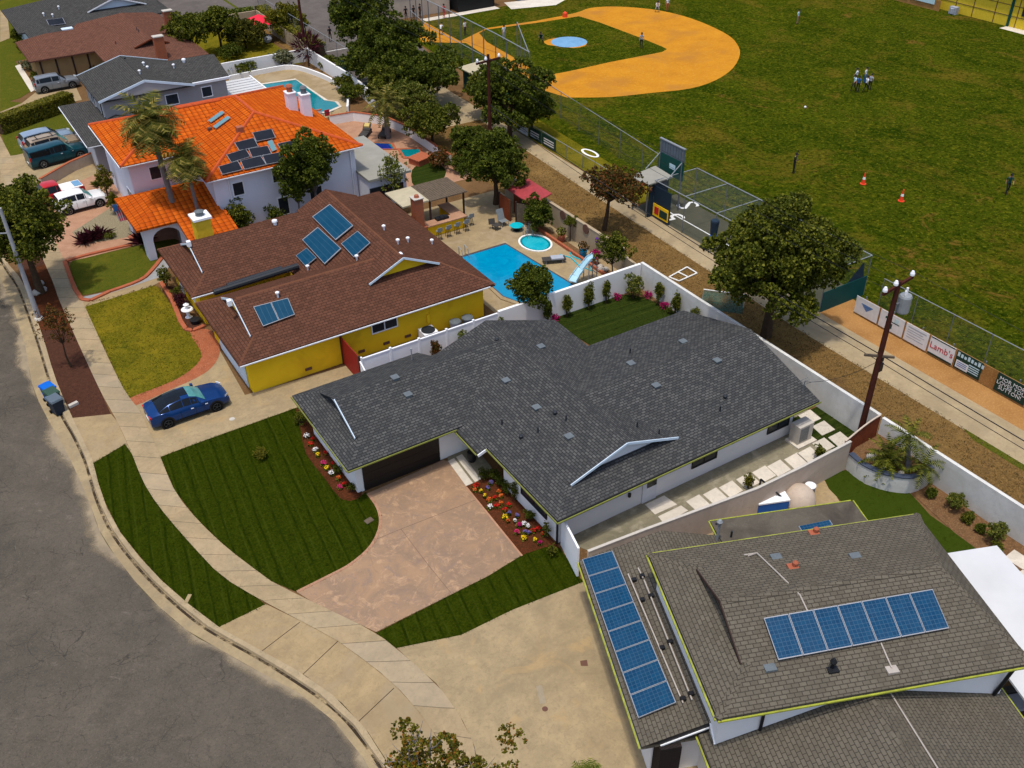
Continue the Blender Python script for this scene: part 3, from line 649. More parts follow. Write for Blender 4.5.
# earth of the building lots and the sports ground, right of the kerb
tag(MB().poly([(x, y, -.012) for x, y, _ in bw]+[(-30, -60, -.012), (260, -60, -.012), (260, 320, -.012)]).build('earth', 'soil', fix=False), kind='structure')
_o = bpy.data.objects['earth']
if _o.data.polygons[0].normal.z < 0: _o.data.flip_normals()
sw_l = [(45, 264), (60, 302), (97, 384), (117, 421), (132, 454), (142, 479), (155, 501), (175, 526), (200, 554), (222, 576), (256, 597), (301, 621), (338, 641), (368, 663), (393, 683), (416, 708), (431, 728), (444, 750), (452, 775)]
sw_r = [(65, 262), (82, 300), (121, 384), (140, 411), (160, 456), (175, 491), (197, 519), (225, 546), (256, 570), (271, 581), (311, 601), (353, 621), (376, 633), (396, 648), (416, 666), (436, 683), (451, 703), (463, 721), (474, 745), (480, 770)]
L_ = smooth_line([(3.5, 320, .032), (3.6, 100, .032)]+[tuple(p) for p in P3(sw_l, .032)]+[(8.2, 15.5, .032), (6, 9.5, .032)], 4)
R_ = smooth_line([(5.0, 320, .032), (4.95, 100, .032)]+[tuple(p) for p in P3(sw_r, .032)]+[(9.6, 15, .032), (7.2, 8.5, .032)], 4)
strip('sidewalk', L_, R_, 240, 'sidewalk')
# strips between kerb and sidewalk
def bk(i, j): return back[i:j]
sheet('mulch_bed', [(17, 262), (22, 280), (29, 298), (43, 337), (54, 374), (66, 404), (72, 418), (111, 414), (97, 384), (60, 302), (45, 264), (38, 246)], 1, 'mulch')
sheet('mulch_bed', [(20, 272), (29, 298), (40, 330), (72, 330), (60, 302), (45, 264)], 2, 'red_mulch')
sheet('driveway_apron', [(72, 418), (79, 431), (93, 463), (125, 444), (132, 454), (117, 421), (111, 414)], 1, 'apron')
sheet('parkway_lawn', [(93, 463), (102, 496), (120, 532), (152, 571), (181, 598), (217, 628), (266, 605), (256, 597), (222, 576), (200, 554), (175, 526), (155, 501), (142, 479), (132, 454), (125, 444)], 1, 'strip_lawn')
sheet('driveway_apron', [(217, 628), (258, 649), (306, 676), (342, 703), (368, 732), (385, 758), (398, 790), (420, 830), (470, 820), (452, 775), (444, 750), (431, 728), (416, 708), (393, 683), (368, 663), (338, 641), (301, 621), (266, 604)], 1, 'apron')
jm = MB()
for a, b_ in (((338, 641), (299, 678)), ((394, 688), (358, 722)), ((300, 622), (262, 651))):
    jm.bar(G(*a, .010), G(*b_, .010), .03, .006)
tag(jm.build('pavement_joints', 'timber_dark'), kind='structure')
# yellow-house plot
sheet('driveway', [(133, 404), (150, 395), (190, 380), (202, 366), (203, 350), (215, 342), (245, 395), (345, 366), (358, 362), (392, 392), (372, 398), (298, 408), (160, 457), (140, 411)], 2, 'driveway')
sheet('lawn', smooth_line([(85, 307), (120, 296), (152, 286), (162, 292), (176, 312), (190, 331), (201, 352), (197, 364), (180, 377), (158, 387), (130, 398), (121, 384), (103, 345)], 3, True), 2, 'dry_lawn')
sheet('brick_path', smooth_line([(190, 332), (207, 329), (216, 337), (220, 352), (212, 367), (196, 378), (165, 392), (134, 406), (130, 398), (158, 387), (180, 377), (197, 364), (201, 352)], 3, True), 3, 'brick_paving')
sheet('front_walk', [(82, 300), (84, 307), (152, 286), (162, 281), (158, 274), (120, 288)], 2, 'apron')
sheet('stone_walk', [(82, 297), (110, 291), (140, 279), (152, 268), (164, 254), (172, 262), (163, 276), (120, 290), (82, 302)], 3, 'stone_walk')
sheet('planting_bed', [(160, 283), (176, 288), (188, 310), (205, 328), (190, 332), (163, 292)], 3, 'mulch')
sheet('lawn', smooth_line([(70, 264), (85, 258), (132, 247), (160, 241), (178, 240), (163, 257), (140, 278), (110, 289), (82, 295), (77, 288)], 3, True), 2, 'green_lawn')
for kk, pts in enumerate(([(65, 262), (82, 300), (110, 292), (140, 281), (152, 271), (164, 256)], [(66, 262), (85, 256), (132, 245)], [(161, 283), (172, 300), (186, 330), (205, 326)])):
    edge = MB(); w_ = smooth_line([tuple(p) for p in P3(pts, 0)], 3)
    for a, b_ in zip(w_, w_[1:]): edge.bar((a[0], a[1], .05), (b_[0], b_[1], .05), .28, .14)
    tag(edge.build('brick_edging', 'brick_edge', loc=w_[0]), ['low red brick edging along the sidewalk side of the small green lawn', 'low red brick edging between the small green lawn and the pavers', 'low red brick edging of the planting bed before the yellow house'][kk], 'edging')
# orange-house forecourt
sheet('paved_forecourt', [(56, 262), (70, 262), (132, 246), (180, 240), (215, 250), (240, 215), (130, 200), (100, 160), (70, 180), (60, 200), (40, 235)], 1, 'paver_pink')
sheet('gravel_bed', [(72, 232), (110, 208), (128, 222), (133, 236), (112, 240), (82, 244)], 2, 'gravel')
# three-car drive, far lawns
sheet('driveway', [(0, 185), (0, 158), (18, 153), (62, 146), (98, 140), (100, 172), (60, 190), (20, 205)], 1, 'driveway')
sheet('lawn', [(8, 156), (0, 130), (0, 100), (78, 110), (84, 140), (16, 155)], 2, 'green_lawn')
sheet('driveway', [(0, 112), (22, 103), (36, 92), (75, 85), (82, 100), (40, 108), (0, 118)], 2, 'apron')
sheet('lawn', [(0, 104), (20, 98), (31, 91), (16, 62), (14, 42), (0, 38)], 2, 'green_lawn')
sheet('garden_path', [(15, 66), (20, 64), (36, 89), (31, 92)], 3, 'slab')
sheet('driveway', [(0, 42), (10, 38), (8, 20), (0, 10)], 2, 'apron')
# main house plot
sheet('lawn', smooth_line([(160, 457), (197, 443), (256, 422), (298, 407)], 2)+[(301, 431), (306, 454), (323, 476), (341, 499), (357, 499), (366, 492)]+smooth_line([(368, 494), (378, 509), (380, 526), (371, 546), (351, 564), (327, 577), (297, 592)], 4)+[(271, 581), (256, 570), (225, 546), (197, 519), (175, 491)], 2, 'front_lawn')
sheet('driveway', [(366, 494), (443, 460), (448, 461), (466, 486), (512, 541), (522, 555), (488, 576), (376, 632), (353, 621), (311, 601), (297, 592)]+smooth_line([(327, 577), (351, 564), (371, 546), (380, 526), (378, 509), (368, 494)], 4), 2, 'stamped_pink')
jm = MB()
plain('joint_brown', (.17, .11, .08), None, 3, .9)
for a, b_ in (((401, 529), (478, 499)), ((401, 529), (429, 566)), ((401, 529), (372, 541)), ((429, 566), (452, 594)), ((478, 499), (500, 526))): jm.bar(G(*a, .0165), G(*b_, .0165), .02, .006)
tag(jm.build('pavement_joints', 'joint_brown'), kind='structure')
em = MB()
w_ = smooth_line([tuple(p) for p in P3([(297, 592), (327, 577), (351, 564), (371, 546), (380, 526), (378, 509), (368, 494)], 0)], 4)
for a, b_ in zip(w_, w_[1:]): em.bar((a[0], a[1], .015), (b_[0], b_[1], .015), .14, .03)
for a, b_ in (((466, 487), (522, 556)),): em.bar(G(*a, .015), G(*b_, .015), .1, .03)
tag(em.build('driveway_edging', 'paver_pink'), kind='structure')
sheet('lawn', [(376, 633), (488, 576), (522, 555), (545, 545), (560, 548), (583, 582), (512, 610), (461, 635), (396, 648)], 2, 'strip_lawn')
sheet('porch_floor', [(448, 461), (466, 486), (478, 481), (492, 468), (470, 440), (447, 452)], 3, 'cement')
sheet('porch_step', [(448, 461), (454, 458), (473, 483), (466, 486)], 4, 'slab'); sheet('porch_step', [(456, 457), (462, 454), (481, 479), (475, 482)], 4, 'slab')
sheet('flower_bed', [(466, 486), (478, 481), (491, 471), (560, 548), (545, 547), (522, 555)], 3, 'red_mulch')
sheet('flower_bed', smooth_line([(296, 408), (301, 431), (306, 454), (323, 476), (341, 499), (357, 499), (362, 490), (345, 470), (325, 440), (312, 420)], 2, True), 3, 'red_mulch')
# side yard
sheet('side_yard', [(575, 545), (600, 556), (860, 445), (800, 405), (560, 510)], 1, 'cement')
sheet('back_lawn', [(780, 425), (822, 404), (866, 436), (855, 446), (835, 450), (800, 440)], 2, 'back_lawn')
stepping = [[(649, 504), (668, 495), (676, 505), (655, 516)]]
def slabs(name, lst): 
    m = MB()
    for q in lst: m.extrude(P3(q, .0), (0, 0, .04))
    return tag(m.build(name, 'slab'), kind='structure')
sl = [[(645, 505), (664, 496), (677, 505), (655, 515)], [(658, 517), (681, 506), (688, 511), (670, 521), (663, 523)]]
for (x, y) in ((698, 503), (715, 496), (731, 489), (748, 481), (764, 474), (779, 468), (796, 461), (809, 455)):
    sl.append([(x-12, y-1), (x+1, y-8), (x+12, y+2), (x-1, y+9)])
for (x, y) in ((809, 418), (823, 429), (839, 440), (823, 446)):
    sl.append([(x-11, y-2), (x+1, y-8), (x+12, y+1), (x-1, y+7)])
slabs('stepping_slabs', sl)
# back garden of the main house
sheet('flower_bed', [(537, 322), (552, 300), (632, 274), (640, 272), (735, 335), (712, 330), (690, 318)], 1, 'bark')
sheet('lawn', smooth_line([(553, 318), (560, 312), (585, 303), (612, 296), (632, 295), (650, 300), (668, 309), (690, 322), (640, 350), (590, 345)], 2, True), 2, 'back_lawn')
# neighbour at lower right
sheet('driveway', [(397, 648), (461, 635), (512, 610), (583, 582), (600, 560), (760, 600), (760, 800), (470, 830), (480, 770), (474, 745), (463, 721), (451, 703), (436, 683), (416, 666)], 2, 'driveway')
jm = MB()
for a, b_, w in (((438, 680), (517, 666), .02), ((519, 625), (548, 760), .03), ((463, 717), (640, 690), .025), ((517, 623), (583, 612), .02), ((536, 685), (548, 768), .03), ((545, 700), (556, 752), .02), ((463, 668), (517, 670), .02), ((555, 751), (640, 738), .02)):
    jm.bar(G(*a, .012), G(*b_, .012), w, .008)
jm.bar(G(540, 685, .013), G(544, 702, .013), .22, .008)
tag(jm.build('pavement_joints', 'timber_dark'), kind='structure')
sheet('drain_patch', [(536, 686), (542, 685), (546, 703), (540, 704)], 4, 'driveway_grey')
dm = MB(); dm.extrude(P3([(580, 661), (587, 660), (588, 666), (581, 666)], .012), (0, 0, .012)); tag(dm.build('drain_cover', 'plaque_brown'), 'small square rusty drain cover in the concrete drive', 'drain cover')
dm = MB(); c0 = G(232, 419, .012); dm.lathe((c0.x, c0.y, c0.z), [(.16, 0), (.16, .012)], 16); tag(dm.build('meter_cover', 'concrete_pot', loc=c0), 'round grey meter lid in the drive beside the blue car', 'lid')
dm = MB(); c0 = G(545, 709, .012); dm.lathe((c0.x, c0.y, c0.z), [(.12, 0), (.12, .012)], 16); tag(dm.build('manhole_cover', 'plaque_brown', loc=c0), 'small round dark drain lid set in the drive joint', 'lid')
sheet('paved_yard', [(700, 530), (760, 500), (826, 478), (850, 520), (830, 535), (720, 550)], 1, 'apron')
sheet('lawn', smooth_line([(824, 479), (846, 470), (865, 484), (890, 491), (908, 491), (930, 515), (960, 535), (990, 556), (1010, 590), (930, 590), (868, 522), (840, 500)], 2, True), 2, 'turf')
sheet('planting_bed', [(908, 490), (930, 482), (1024, 547), (1060, 575), (1060, 600), (1012, 585), (985, 555), (955, 533)], 2, 'bark')
slabs('stepping_slabs', [[(1004, 558), (1014, 550), (1034, 563), (1026, 572)], [(1016, 574), (1030, 566), (1050, 580), (1036, 590)]])
# service path and verge behind the lots
flat('verge', [(37.9, -40), (42.9, -40), (42.8, 33.9), (43.9, 59), (45.6, 80), (46, 120), (37.9, 120)], .004, 'verge')
strip('path', [(42.9, -60, .008), (42.75, 20, .008), (42.7, 34, .008), (43.9, 59, .008), (45.7, 93, .008)], [(45.4, -60, .008), (45.4, 34, .008), (45.9, 60, .008), (46.7, 93, .008)], 60, 'path')
flat('verge_grass', [(42.2, -30), (42.95, -30), (42.85, 22), (42.4, 21)], .012, 'green_lawn')
flat('dirt_strip', [(45.4, -40), (48.6, -40), (48.6, 34.9), (45.4, 34.9)], .005, 'orange_dirt')
flat('warning_strip', [(45.9, 54.5), (49.6, 54.5), (51.5, 76), (46.4, 76)], .006, 'dry_lawn')
# sports field
flat('field', [(48.5, -60), (240, -60), (240, 112.5), (52.5, 112.5), (49.8, 78), (48.6, 55)], .010, 'field_grass')
dirt = [(460, 41), (425, 22), (418, 28), (421, 42), (466, 43), (536, 88), (567, 97.5), (610, 97), (650, 93), (690, 88.5), (716, 80), (733, 68), (740, 54), (737, 44), (728, 35), (706, 24), (680, 15), (650, 9), (615, 6.5), (590, 8), (575, 13), (535, 21), (487, 28)]
sheet('infield_dirt', smooth_line(dirt[:4], 1)[:4]+dirt[4:6]+smooth_line(dirt[6:22], 3)+dirt[22:], 0, 'infield', z0=.014)
sheet('infield_grass', [(479, 33), (486, 29.5), (535, 23), (579, 16.2), (600, 22.5), (640, 37.5), (662, 46.5), (667, 49), (662, 52), (610, 62), (570, 71), (548, 75), (541, 74), (520, 61), (487, 42)], 1, 'field_grass', z0=.014)
sheet('pitching_circle', smooth_line([(556, 38), (575, 37), (586, 41), (585, 46), (573, 48), (560, 46), (548, 45), (544, 41)], 2, True), 2, 'infield', z0=.014)
mm = MB(); c0 = G(569, 42, .02); mm.lathe((c0.x, c0.y, .022), [(2.2, 0), (2.0, .05), (1.2, .12), (.2, .14)], 28)
plain('tarp_sky', (.16, .33, .50), (.12, .26, .42), 1, .6)
tag(mm.build('mound_cover', 'tarp_sky', loc=c0), 'round blue cover on the pitching mound', 'cover')
# pools and courts
flat('pool_deck', [(27.5, 43.9), (37.85, 43.9), (37.85, 63.2), (27.5, 63.2)], .004, 'deck')
flat('pool_deck', [(28, 86.5), (34.8, 87), (37.2, 90.5), (38.3, 95.5), (36.8, 103.4), (28, 103.4)], .004, 'deck')
flat('paved_terrace', [(28, 66.5), (37.8, 66.5), (37.8, 85.0), (28, 85.0)], .004, 'paver_pink')
flat('garden', [(28, 104.5), (37.4, 104.5), (37.4, 123), (28, 123)], .004, 'dry_lawn')
flat('sports_court', [(39.4, 93), (49.5, 93), (53.5, 112), (53.5, 160), (39.4, 160)], .006, 'court_asphalt')
flat('court_line_marking', [(42.0, 110), (42.15, 110), (42.15, 124), (42.0, 124)], .012, 'white_paint')
for a, b_ in (((40.2, 106.9), (44.6, 106.9)),): flat('court_line_marking', [(a[0], a[1]), (b_[0], b_[1]), (b_[0], b_[1]+.15), (a[0], a[1]+.15)], .012, 'white_paint')
flat('court_ground', [(39.4, 78), (46, 78), (47, 93), (39.4, 93)], .006, 'path')
flat('garden', [(8, 124), (60, 124), (60, 175), (8, 175)], -.002, 'green_lawn')
flat('road', [(28, 128), (39, 123.5), (39, 150), (28, 150)], .004, 'court_asphalt')
# ------------------------------------------------------------------ main house: white walls, slate roof
H = thing('house', 'white single storey house with dark slate grey roof in the middle, black garage door', 'house', (12.4, 35.3, 0))
MB().prism([(12.4, 35.3), (20.3, 35.3), (20.3, 31.7), (19.0, 31.7), (19.0, 26.8), (34.5, 26.8), (34.5, 36.2), (27.4, 36.2), (27.4, 39.7), (19.2, 39.7), (19.2, 41.1), (12.4, 41.1)], -.02, 2.4).build('wall', 'white_wall', H)
pM = .335; ze = 2.5
rb, gb, bb = MB(), Many(), Many()
wing(rb, gb, 11.75, 19.4, 34.4, 41.75, ze, .44, 'x', 'dutch', 'gable', 1.4, over=.3, bargembs=bb, near=True, th=.11)
# ridge of the garage block running on into the centre block
zA = ze+3.675*.44; yc = 38.075
rb.faces([(19.4, 34.5, ze-.1), (23.1, 34.5, ze-.1), (23.1, yc, zA), (19.4, yc, zA), (19.4, 40.2, ze+1.45*.44), (23.1, 40.2, ze+1.45*.44)], [(0, 1, 2, 3), (3, 2, 5, 4), (1, 2, 5)])
wing(rb, gb, 18.35, 28.05, 25.9, 40.35, ze, pM, 'y', 'dutch', 'gable', 1.6, over=.35, bargembs=bb, dz=.004, th=.11)
wing(rb, gb, 23.3, 35.25, 25.903, 36.95, ze, .288, 'x', 'gable', 'gable', dz=.008, th=.11)
# porch overhang carrying the front slope further down
rb.extrude([(17.82, 32.2, ze-.175), (18.37, 32.2, ze+.005), (18.37, 34.42, ze+.005), (17.82, 34.42, ze-.175)], (0, 0, -.15))
roof = rb.build('roof', 'shingle_slate', H); gb.build('gable_wall', 'white_wall', H); bb.build('barge_board', 'blue_trim', H)
def f_main(x, y):
    a = ze+.44*min(y-34.4, 41.75-y, x-11.75) if x < 20 else -9
    b = ze+pM*min(x-18.35, 28.05-x); c = ze+.288*min(y-25.9, 36.95-y) if x > 23.3 else -9
    return max(a, b if y < 40.35 else -9, c, 1.5)
for px, k in (((536.5, 408), 'box'), ((569, 437), 'box'), ((506, 381), 'box'), ((408, 395), 'box'), ((395, 378), 'box'), ((555, 414), 'cap'), ((566, 420), 'pipe'), ((538, 432), 'pipe'), ((521, 438), 'cap'), ((502, 424), 'pipe'), ((637, 427), 'pipe'), ((659, 434), 'pipe'), ((656, 386), 'box'), ((717, 361), 'box'), ((630, 353), 'pipe'), ((631, 364), 'box'), ((683, 342), 'box'), ((725, 398), 'cap'), ((720, 411), 'pipe'), ((497, 341), 'cap'), ((448, 355), 'cap'), ((541, 347), 'box')):
    roof_vent(roof, hit(px[0], px[1], f_main), k)
ap = hit(412, 360, f_main); am = MB().tube([(ap.x, ap.y, ap.z-.1), (ap.x, ap.y, ap.z+.75)], .03, 6); am.blob((ap.x, ap.y, ap.z+.75), .07, 1); am.build('flue', 'galvanised', roof)
ap = hit(803, 391, f_main); am = MB().tube([(ap.x, ap.y, ap.z-.1), (ap.x, ap.y, ap.z+.7)], .025, 6)
for k in range(3): am.bar((ap.x-.25, ap.y-.1+.1*k, ap.z+.55+.08*k), (ap.x+.3, ap.y-.2+.15*k, ap.z+.6+.06*k), .02)
am.build('aerial', 'vent_grey', roof)
gm = Many()
gutter(gm, (11.75, 34.4), (11.75, 41.75), 2.42, (-1, 0)); gutter(gm, (11.68, 34.4), (17.8, 34.4), 2.42, (0, -1)); gutter(gm, (17.8, 34.45), (17.8, 32.2), 2.27, (-1, 0)); gutter(gm, (18.35, 32.2), (18.35, 25.86), 2.42, (-1, 0)); gutter(gm, (18.28, 25.9), (35.3, 25.9), 2.42, (0, -1))
gm.build('gutter', 'gutter_olive', H)
gl = MB(); gl.bar((17.8, 32.17, 2.2), (18.33, 32.17, 2.38), .05, .16); gl.build('porch_fascia', 'white_trim', H)
d = MB(); d.box(12.78, 17.2, 35.25, 35.28, 0, 2.15)
for k in range(1, 4): d.box(12.8, 17.18, 35.24, 35.25, .54*k-.015, .54*k+.015)
d.build('garage_door', 'garage_bronze', H)
MB().box(18.9, 18.98, 26.72, 26.8, 0, 2.4).build('downspout', 'black_metal', H)
dr = MB().box(24.1, 25.0, 26.74, 26.79, 0, 2.05).build('side_door', 'door_white', H); MB().box(24.35, 24.95, 26.715, 26.738, .95, 1.9).build('pane', 'window_glass', dr)
window_y(H, 27.3, 29.0, .80, 1.95, 26.8, -1, 'black_metal'); window_y(H, 32.6, 34.2, .75, 1.9, 26.8, -1, 'black_metal')
window_x(H, 27.7, 30.0, .80, 1.7, 19.0, -1, 'black_metal')
lm = MB(); lm.box(18.9, 19.02, 35.2, 35.3, 1.3, 1.55).build('wall_lamp', 'black_metal', H); MB().box(23.2, 23.32, 26.7, 26.8, .9, 1.15).build('hose_box', 'black_metal', H)
# air conditioner, bins and porch pot
A = thing('heat_pump', 'boxy grey outdoor heat pump at the far end of the white side wall', 'air conditioner', (34.35, 26.1, 0))
MB().box(33.95, 35.0, 25.75, 26.4, .14, 1.25).build('casing', 'concrete_pot', A); MB().box(33.8, 35.2, 25.5, 26.5, 0, .12).build('pad', 'slab', A)
g = MB(rot=0); 
for k in range(10): g.box(34.05+.065*k, 34.08+.065*k, 25.735, 25.748, .25, 1.15)
g.build('grille', 'vent_grey', A)
p = G(468, 447, 0); pt = MB().lathe((18.6, 34.3, 0), [(.18, 0), (.26, .3), (.24, .62), (.2, .6)], 12); tag(pt.build('planter_pot', 'black_metal', loc=(18.6, 34.3, 0)), 'tall black plant pot on the porch beside the garage', 'pot')
# ------------------------------------------------------------------ yellow house with brown roof
Yh = thing('house', 'mustard yellow single storey house with brown roof and blue solar panels', 'house', (10.9, 46.6, 0))
MB().prism([(10.9, 46.65), (26.7, 46.65), (26.7, 62.3), (10.9, 62.3), (10.9, 55.7), (16.9, 55.7), (16.9, 53.8), (10.9, 53.8)], -.02, 2.42).build('wall', 'yellow_wall', Yh)
rb, gb, bb = MB(), Many(), Many(); pY = .46
wing(rb, gb, 10.3, 21.2, 46.1, 54.4, ze, .455, 'x', 'dutch', 'gable', 1.55, over=.2, bargembs=bb, dz=.004)
wing(rb, gb, 10.3, 21.0, 55.2, 63.0, ze, .455, 'x', 'dutch', 'gable', 1.55, over=.2, bargembs=bb, dz=.008)
wing(rb, gb, 16.9, 27.3, 46.097, 63.2, ze, pY, 'y', 'dutch', 'dutch', 2.75, 2.9, over=.4, bargembs=bb, barge1=False)
roof = rb.build('roof', 'shingle_brown', Yh); gb.build('gable_wall', 'yellow_wall', Yh); bb.build('barge_board', 'blue_trim', Yh)
def f_y2(x, y): return ze+.455*min(y-46.1, 54.4-y)
def f_y1(x, y): return ze+.455*min(y-55.2, 63.0-y)
def f_y3(x, y): return ze+pY*min(x-16.9, 27.3-x)
def hipcap(parent, a, b, mat='shingle_brown', w=.09):
    a, b = Vector(a), Vector(b); d = (b-a).normalized(); s = Vector((-d.y, d.x, 0)).normalized()*w; z = Vector((0, 0, 1))
    MB().faces([a-s-z*.045, a+z*.03, a+s-z*.045, b-s-z*.045, b+z*.03, b+s-z*.045], [(0, 1, 4, 3), (1, 2, 5, 4), (0, 2, 1), (3, 4, 5)]).build('hip_cap', mat, parent)
plain('hip_brown', (.165, .070, .040), (.125, .053, .031), 4, .9)
for a_, b_ in (((10.3, 46.1, 2.5), (11.85, 47.65, 3.205)), ((10.3, 54.4, 2.5), (11.85, 52.85, 3.205)), ((10.3, 55.2, 2.5), (11.85, 56.75, 3.205)), ((10.3, 63, 2.5), (11.85, 61.45, 3.205)), ((11.85, 50.25, 4.39), (20.9, 50.25, 4.39)), ((27.3, 46.1, 2.5), (24.55, 48.85, 3.765)), ((22.1, 48.85, 4.89), (22.1, 60.3, 4.89))):
    hipcap(roof, a_, b_, 'hip_brown')
solar(Yh, [(253, 307), (288, 298), (295, 315), (263, 327)], f_y2, 2, 1, cell='solar_thermal')
for q, nx in (([(312, 217), (330, 204), (354, 226), (336, 241)], 1), ([(302, 240), (318, 227), (342, 249), (325, 265)], 1), ([(341, 244), (358, 231), (371, 243), (354, 258)], 1), ([(296, 256), (307, 248), (317, 258), (306, 267)], 1)):
    solar(Yh, q, f_y3, 1, 1, .16, cell='solar_thermal')
for px, f in (((275, 224), 'turbine'),): roof_vent(roof, hit(*px, f_y1), f)
for px in ((357, 260), (308, 270)): roof_vent(roof, hit(*px, f_y3), 'white')
for px in ((384, 230), (408, 242), (398, 244), (432, 244)): roof_vent(roof, hit(*px, f_y3), 'white')
roof_vent(roof, hit(278, 297, f_y2), 'white')
for px, zz in (((193, 245), 4.2), ((234, 304), 4.1), ((404, 257), 4.5)):
    c = G(px[0], px[1], zz); MB().obox((c.x-.25, c.y, zz), .25, .3, .35).build('gable_lamp', 'white_trim', Yh)
m = MB(); m.tube([(11.6, 54.55, 2.75), (17.3, 54.55, 2.95)], .2, 10); m.tube([(12.6, 54.95, 2.7), (16.3, 54.95, 2.85)], .2, 10); m.build('rolled_pool_heater', 'vent_dark', Yh)
gm = Many(); gutter(gm, (10.3, 46.1), (26.9, 46.1), 2.42, (0, -1)); gutter(gm, (10.3, 55.2), (16.9, 55.2), 2.42, (0, -1)); gm.build('gutter', 'gutter_white', Yh)
window_y(Yh, 18.7, 20.5, 1.35, 2.35, 46.65, -1)
d = MB().box(10.84, 10.88, 47.3, 52.4, 0, 2.1); 
for k in range(1, 4): d.box(10.82, 10.84, 47.3, 52.4, .52*k, .52*k+.03)
d.build('garage_door', 'blue_trim', Yh)
window_x(Yh, 57.2, 59.2, .9, 2.0, 10.9, -1); MB().box(10.86, 10.9, 60.2, 61.2, 0, 2.05).build('front_door', 'door_white', Yh)
m = MB()
for x in (14.2, 19.4, 20.9, 22.4, 25.3, 17.7): m.box(x, x+.42, 46.6, 46.64, .32, .5)
m.build('crawl_vents', 'plaque_brown', Yh)
MB().tube([(22.75, 46.6, 0), (22.75, 46.6, 2.4)], .04, 6).box(22.5, 22.7, 46.52, 46.64, .9, 1.5).build('meter_pipe', 'yellow_wall', Yh)
ch = MB().box(13.0, 14.1, 62.2, 63.3, 0, 4.15).build('chimney', 'yellow_stucco', Yh); MB().box(12.9, 14.2, 62.1, 63.4, 4.15, 4.3).build('chimney_crown', 'white_trim', ch); MB().lathe((13.55, 62.75, 4.3), [(.28, 0), (.28, .28), (.36, .3), (.05, .42)], 10).build('chimney_cap', 'vent_grey', ch)
hc = height_at((28.2, 58.6, 0), 198)
ch = MB().box(27.85, 28.55, 58.25, 58.95, 0, hc); ch.box(27.7, 28.7, 58.1, 59.1, 0, 1.2); ch = ch.build('brick_chimney', 'red_brick', Yh); MB().lathe((28.2, 58.6, hc+.06), [(.2, 0), (.16, .18)], 10).build('chimney_pot', 'terracotta', ch); MB().box(27.8, 28.6, 58.2, 59.0, hc, hc+.06).build('chimney_crown', 'concrete_pot', ch)
# ------------------------------------------------------------------ patio roof, bar and stools behind the yellow house
P = thing('patio_cover', 'brown slatted patio roof with a cream panel behind the yellow house', 'patio cover', (29.5, 60.5, 0))
MB().box(27.4, 29.6, 59.4, 62.4, 2.5, 2.62).build('cream_panel', 'cream_roofing', P)
m = MB()
for k in range(16): m.box(29.65+.2*k, 29.83+.2*k, 59.3, 62.5, 2.5, 2.58)
m.build('slats', 'wood_old', P)
for x, y in ((29.7, 59.5), (32.6, 59.5), (29.7, 62.3), (32.6, 62.3)): MB().box(x-.06, x+.06, y-.06, y+.06, 0, 2.5).build('post', 'timber_dark', P)
B = thing('outdoor_bar', 'tiled outdoor bar with yellow base and built in grill under the patio roof', 'bar', (30.6, 58.9, 0))
MB().box(28.9, 32.1, 58.6, 59.2, 0, .95).box(31.4, 32.1, 59.2, 61.3, 0, .95).build('base', 'yellow_wall', B); MB().box(28.8, 32.25, 58.4, 59.3, .95, 1.02).box(31.3, 32.25, 59.3, 61.4, .95, 1.02).build('worktop', 'paver_pink', B)
MB().box(29.9, 30.9, 58.8, 59.25, 1.02, 1.2).lathe((30.4, 59.0, 1.2), [(.25, 0), (.2, .1), (.05, .14)], 10).build('grill', 'black_metal', B)
def stool(x, y, lab):
    s = thing('bar_stool', lab, 'stool', (x, y, 0), 'stools along the patio bar')
    MB().lathe((x, y, .68), [(.2, 0), (.22, .04), (.18, .08)], 10).build('seat', 'fabric_grey', s)
    MB().box(x-.2, x+.2, y-.24, y-.19, .74, 1.05).build('backrest', 'fabric_grey', s)
    for a in range(4): MB().tube([(x+.13*math.cos(a*1.57+.78), y+.13*math.sin(a*1.57+.78), .68), (x+.22*math.cos(a*1.57+.78), y+.22*math.sin(a*1.57+.78), 0)], .02, 6).build('leg', 'black_metal', s)
for k, (x, y) in enumerate(((29.5, 57.9), (30.3, 57.95), (31.1, 58.0), (31.9, 58.05), (32.7, 58.7))):
    stool(x, y, ['dark bar stool nearest the brick chimney', 'dark bar stool second from the brick chimney', 'dark bar stool in the middle of the bar row', 'dark bar stool second from the outer end of the bar', 'dark bar stool standing round the outer end of the bar'][k])
# ------------------------------------------------------------------ orange tiled house
O = thing('house', 'two storey white house with bright orange tile roof', 'house', (11.2, 72.4, 0)); zO = 5.2; pO = .33
MB().prism([(11.3, 72.8), (15.8, 72.8), (15.8, 66.6), (27.0, 66.6), (26.4, 74.5), (25.8, 82.0), (11.3, 82.0)], -.02, 5.12).build('wall', 'lavender_wall', O)
rb, gb = MB(), Many()
wing(rb, gb, 10.7, 20.6, 72.2, 82.6, zO, .325, 'x', 'hip', 'gable', dz=.004); wing(rb, gb, 15.2, 27.5, 66.0, 82.8, zO, pO, 'y', 'hip', 'hip')
roof = rb.build('roof', 'tile_orange', O)
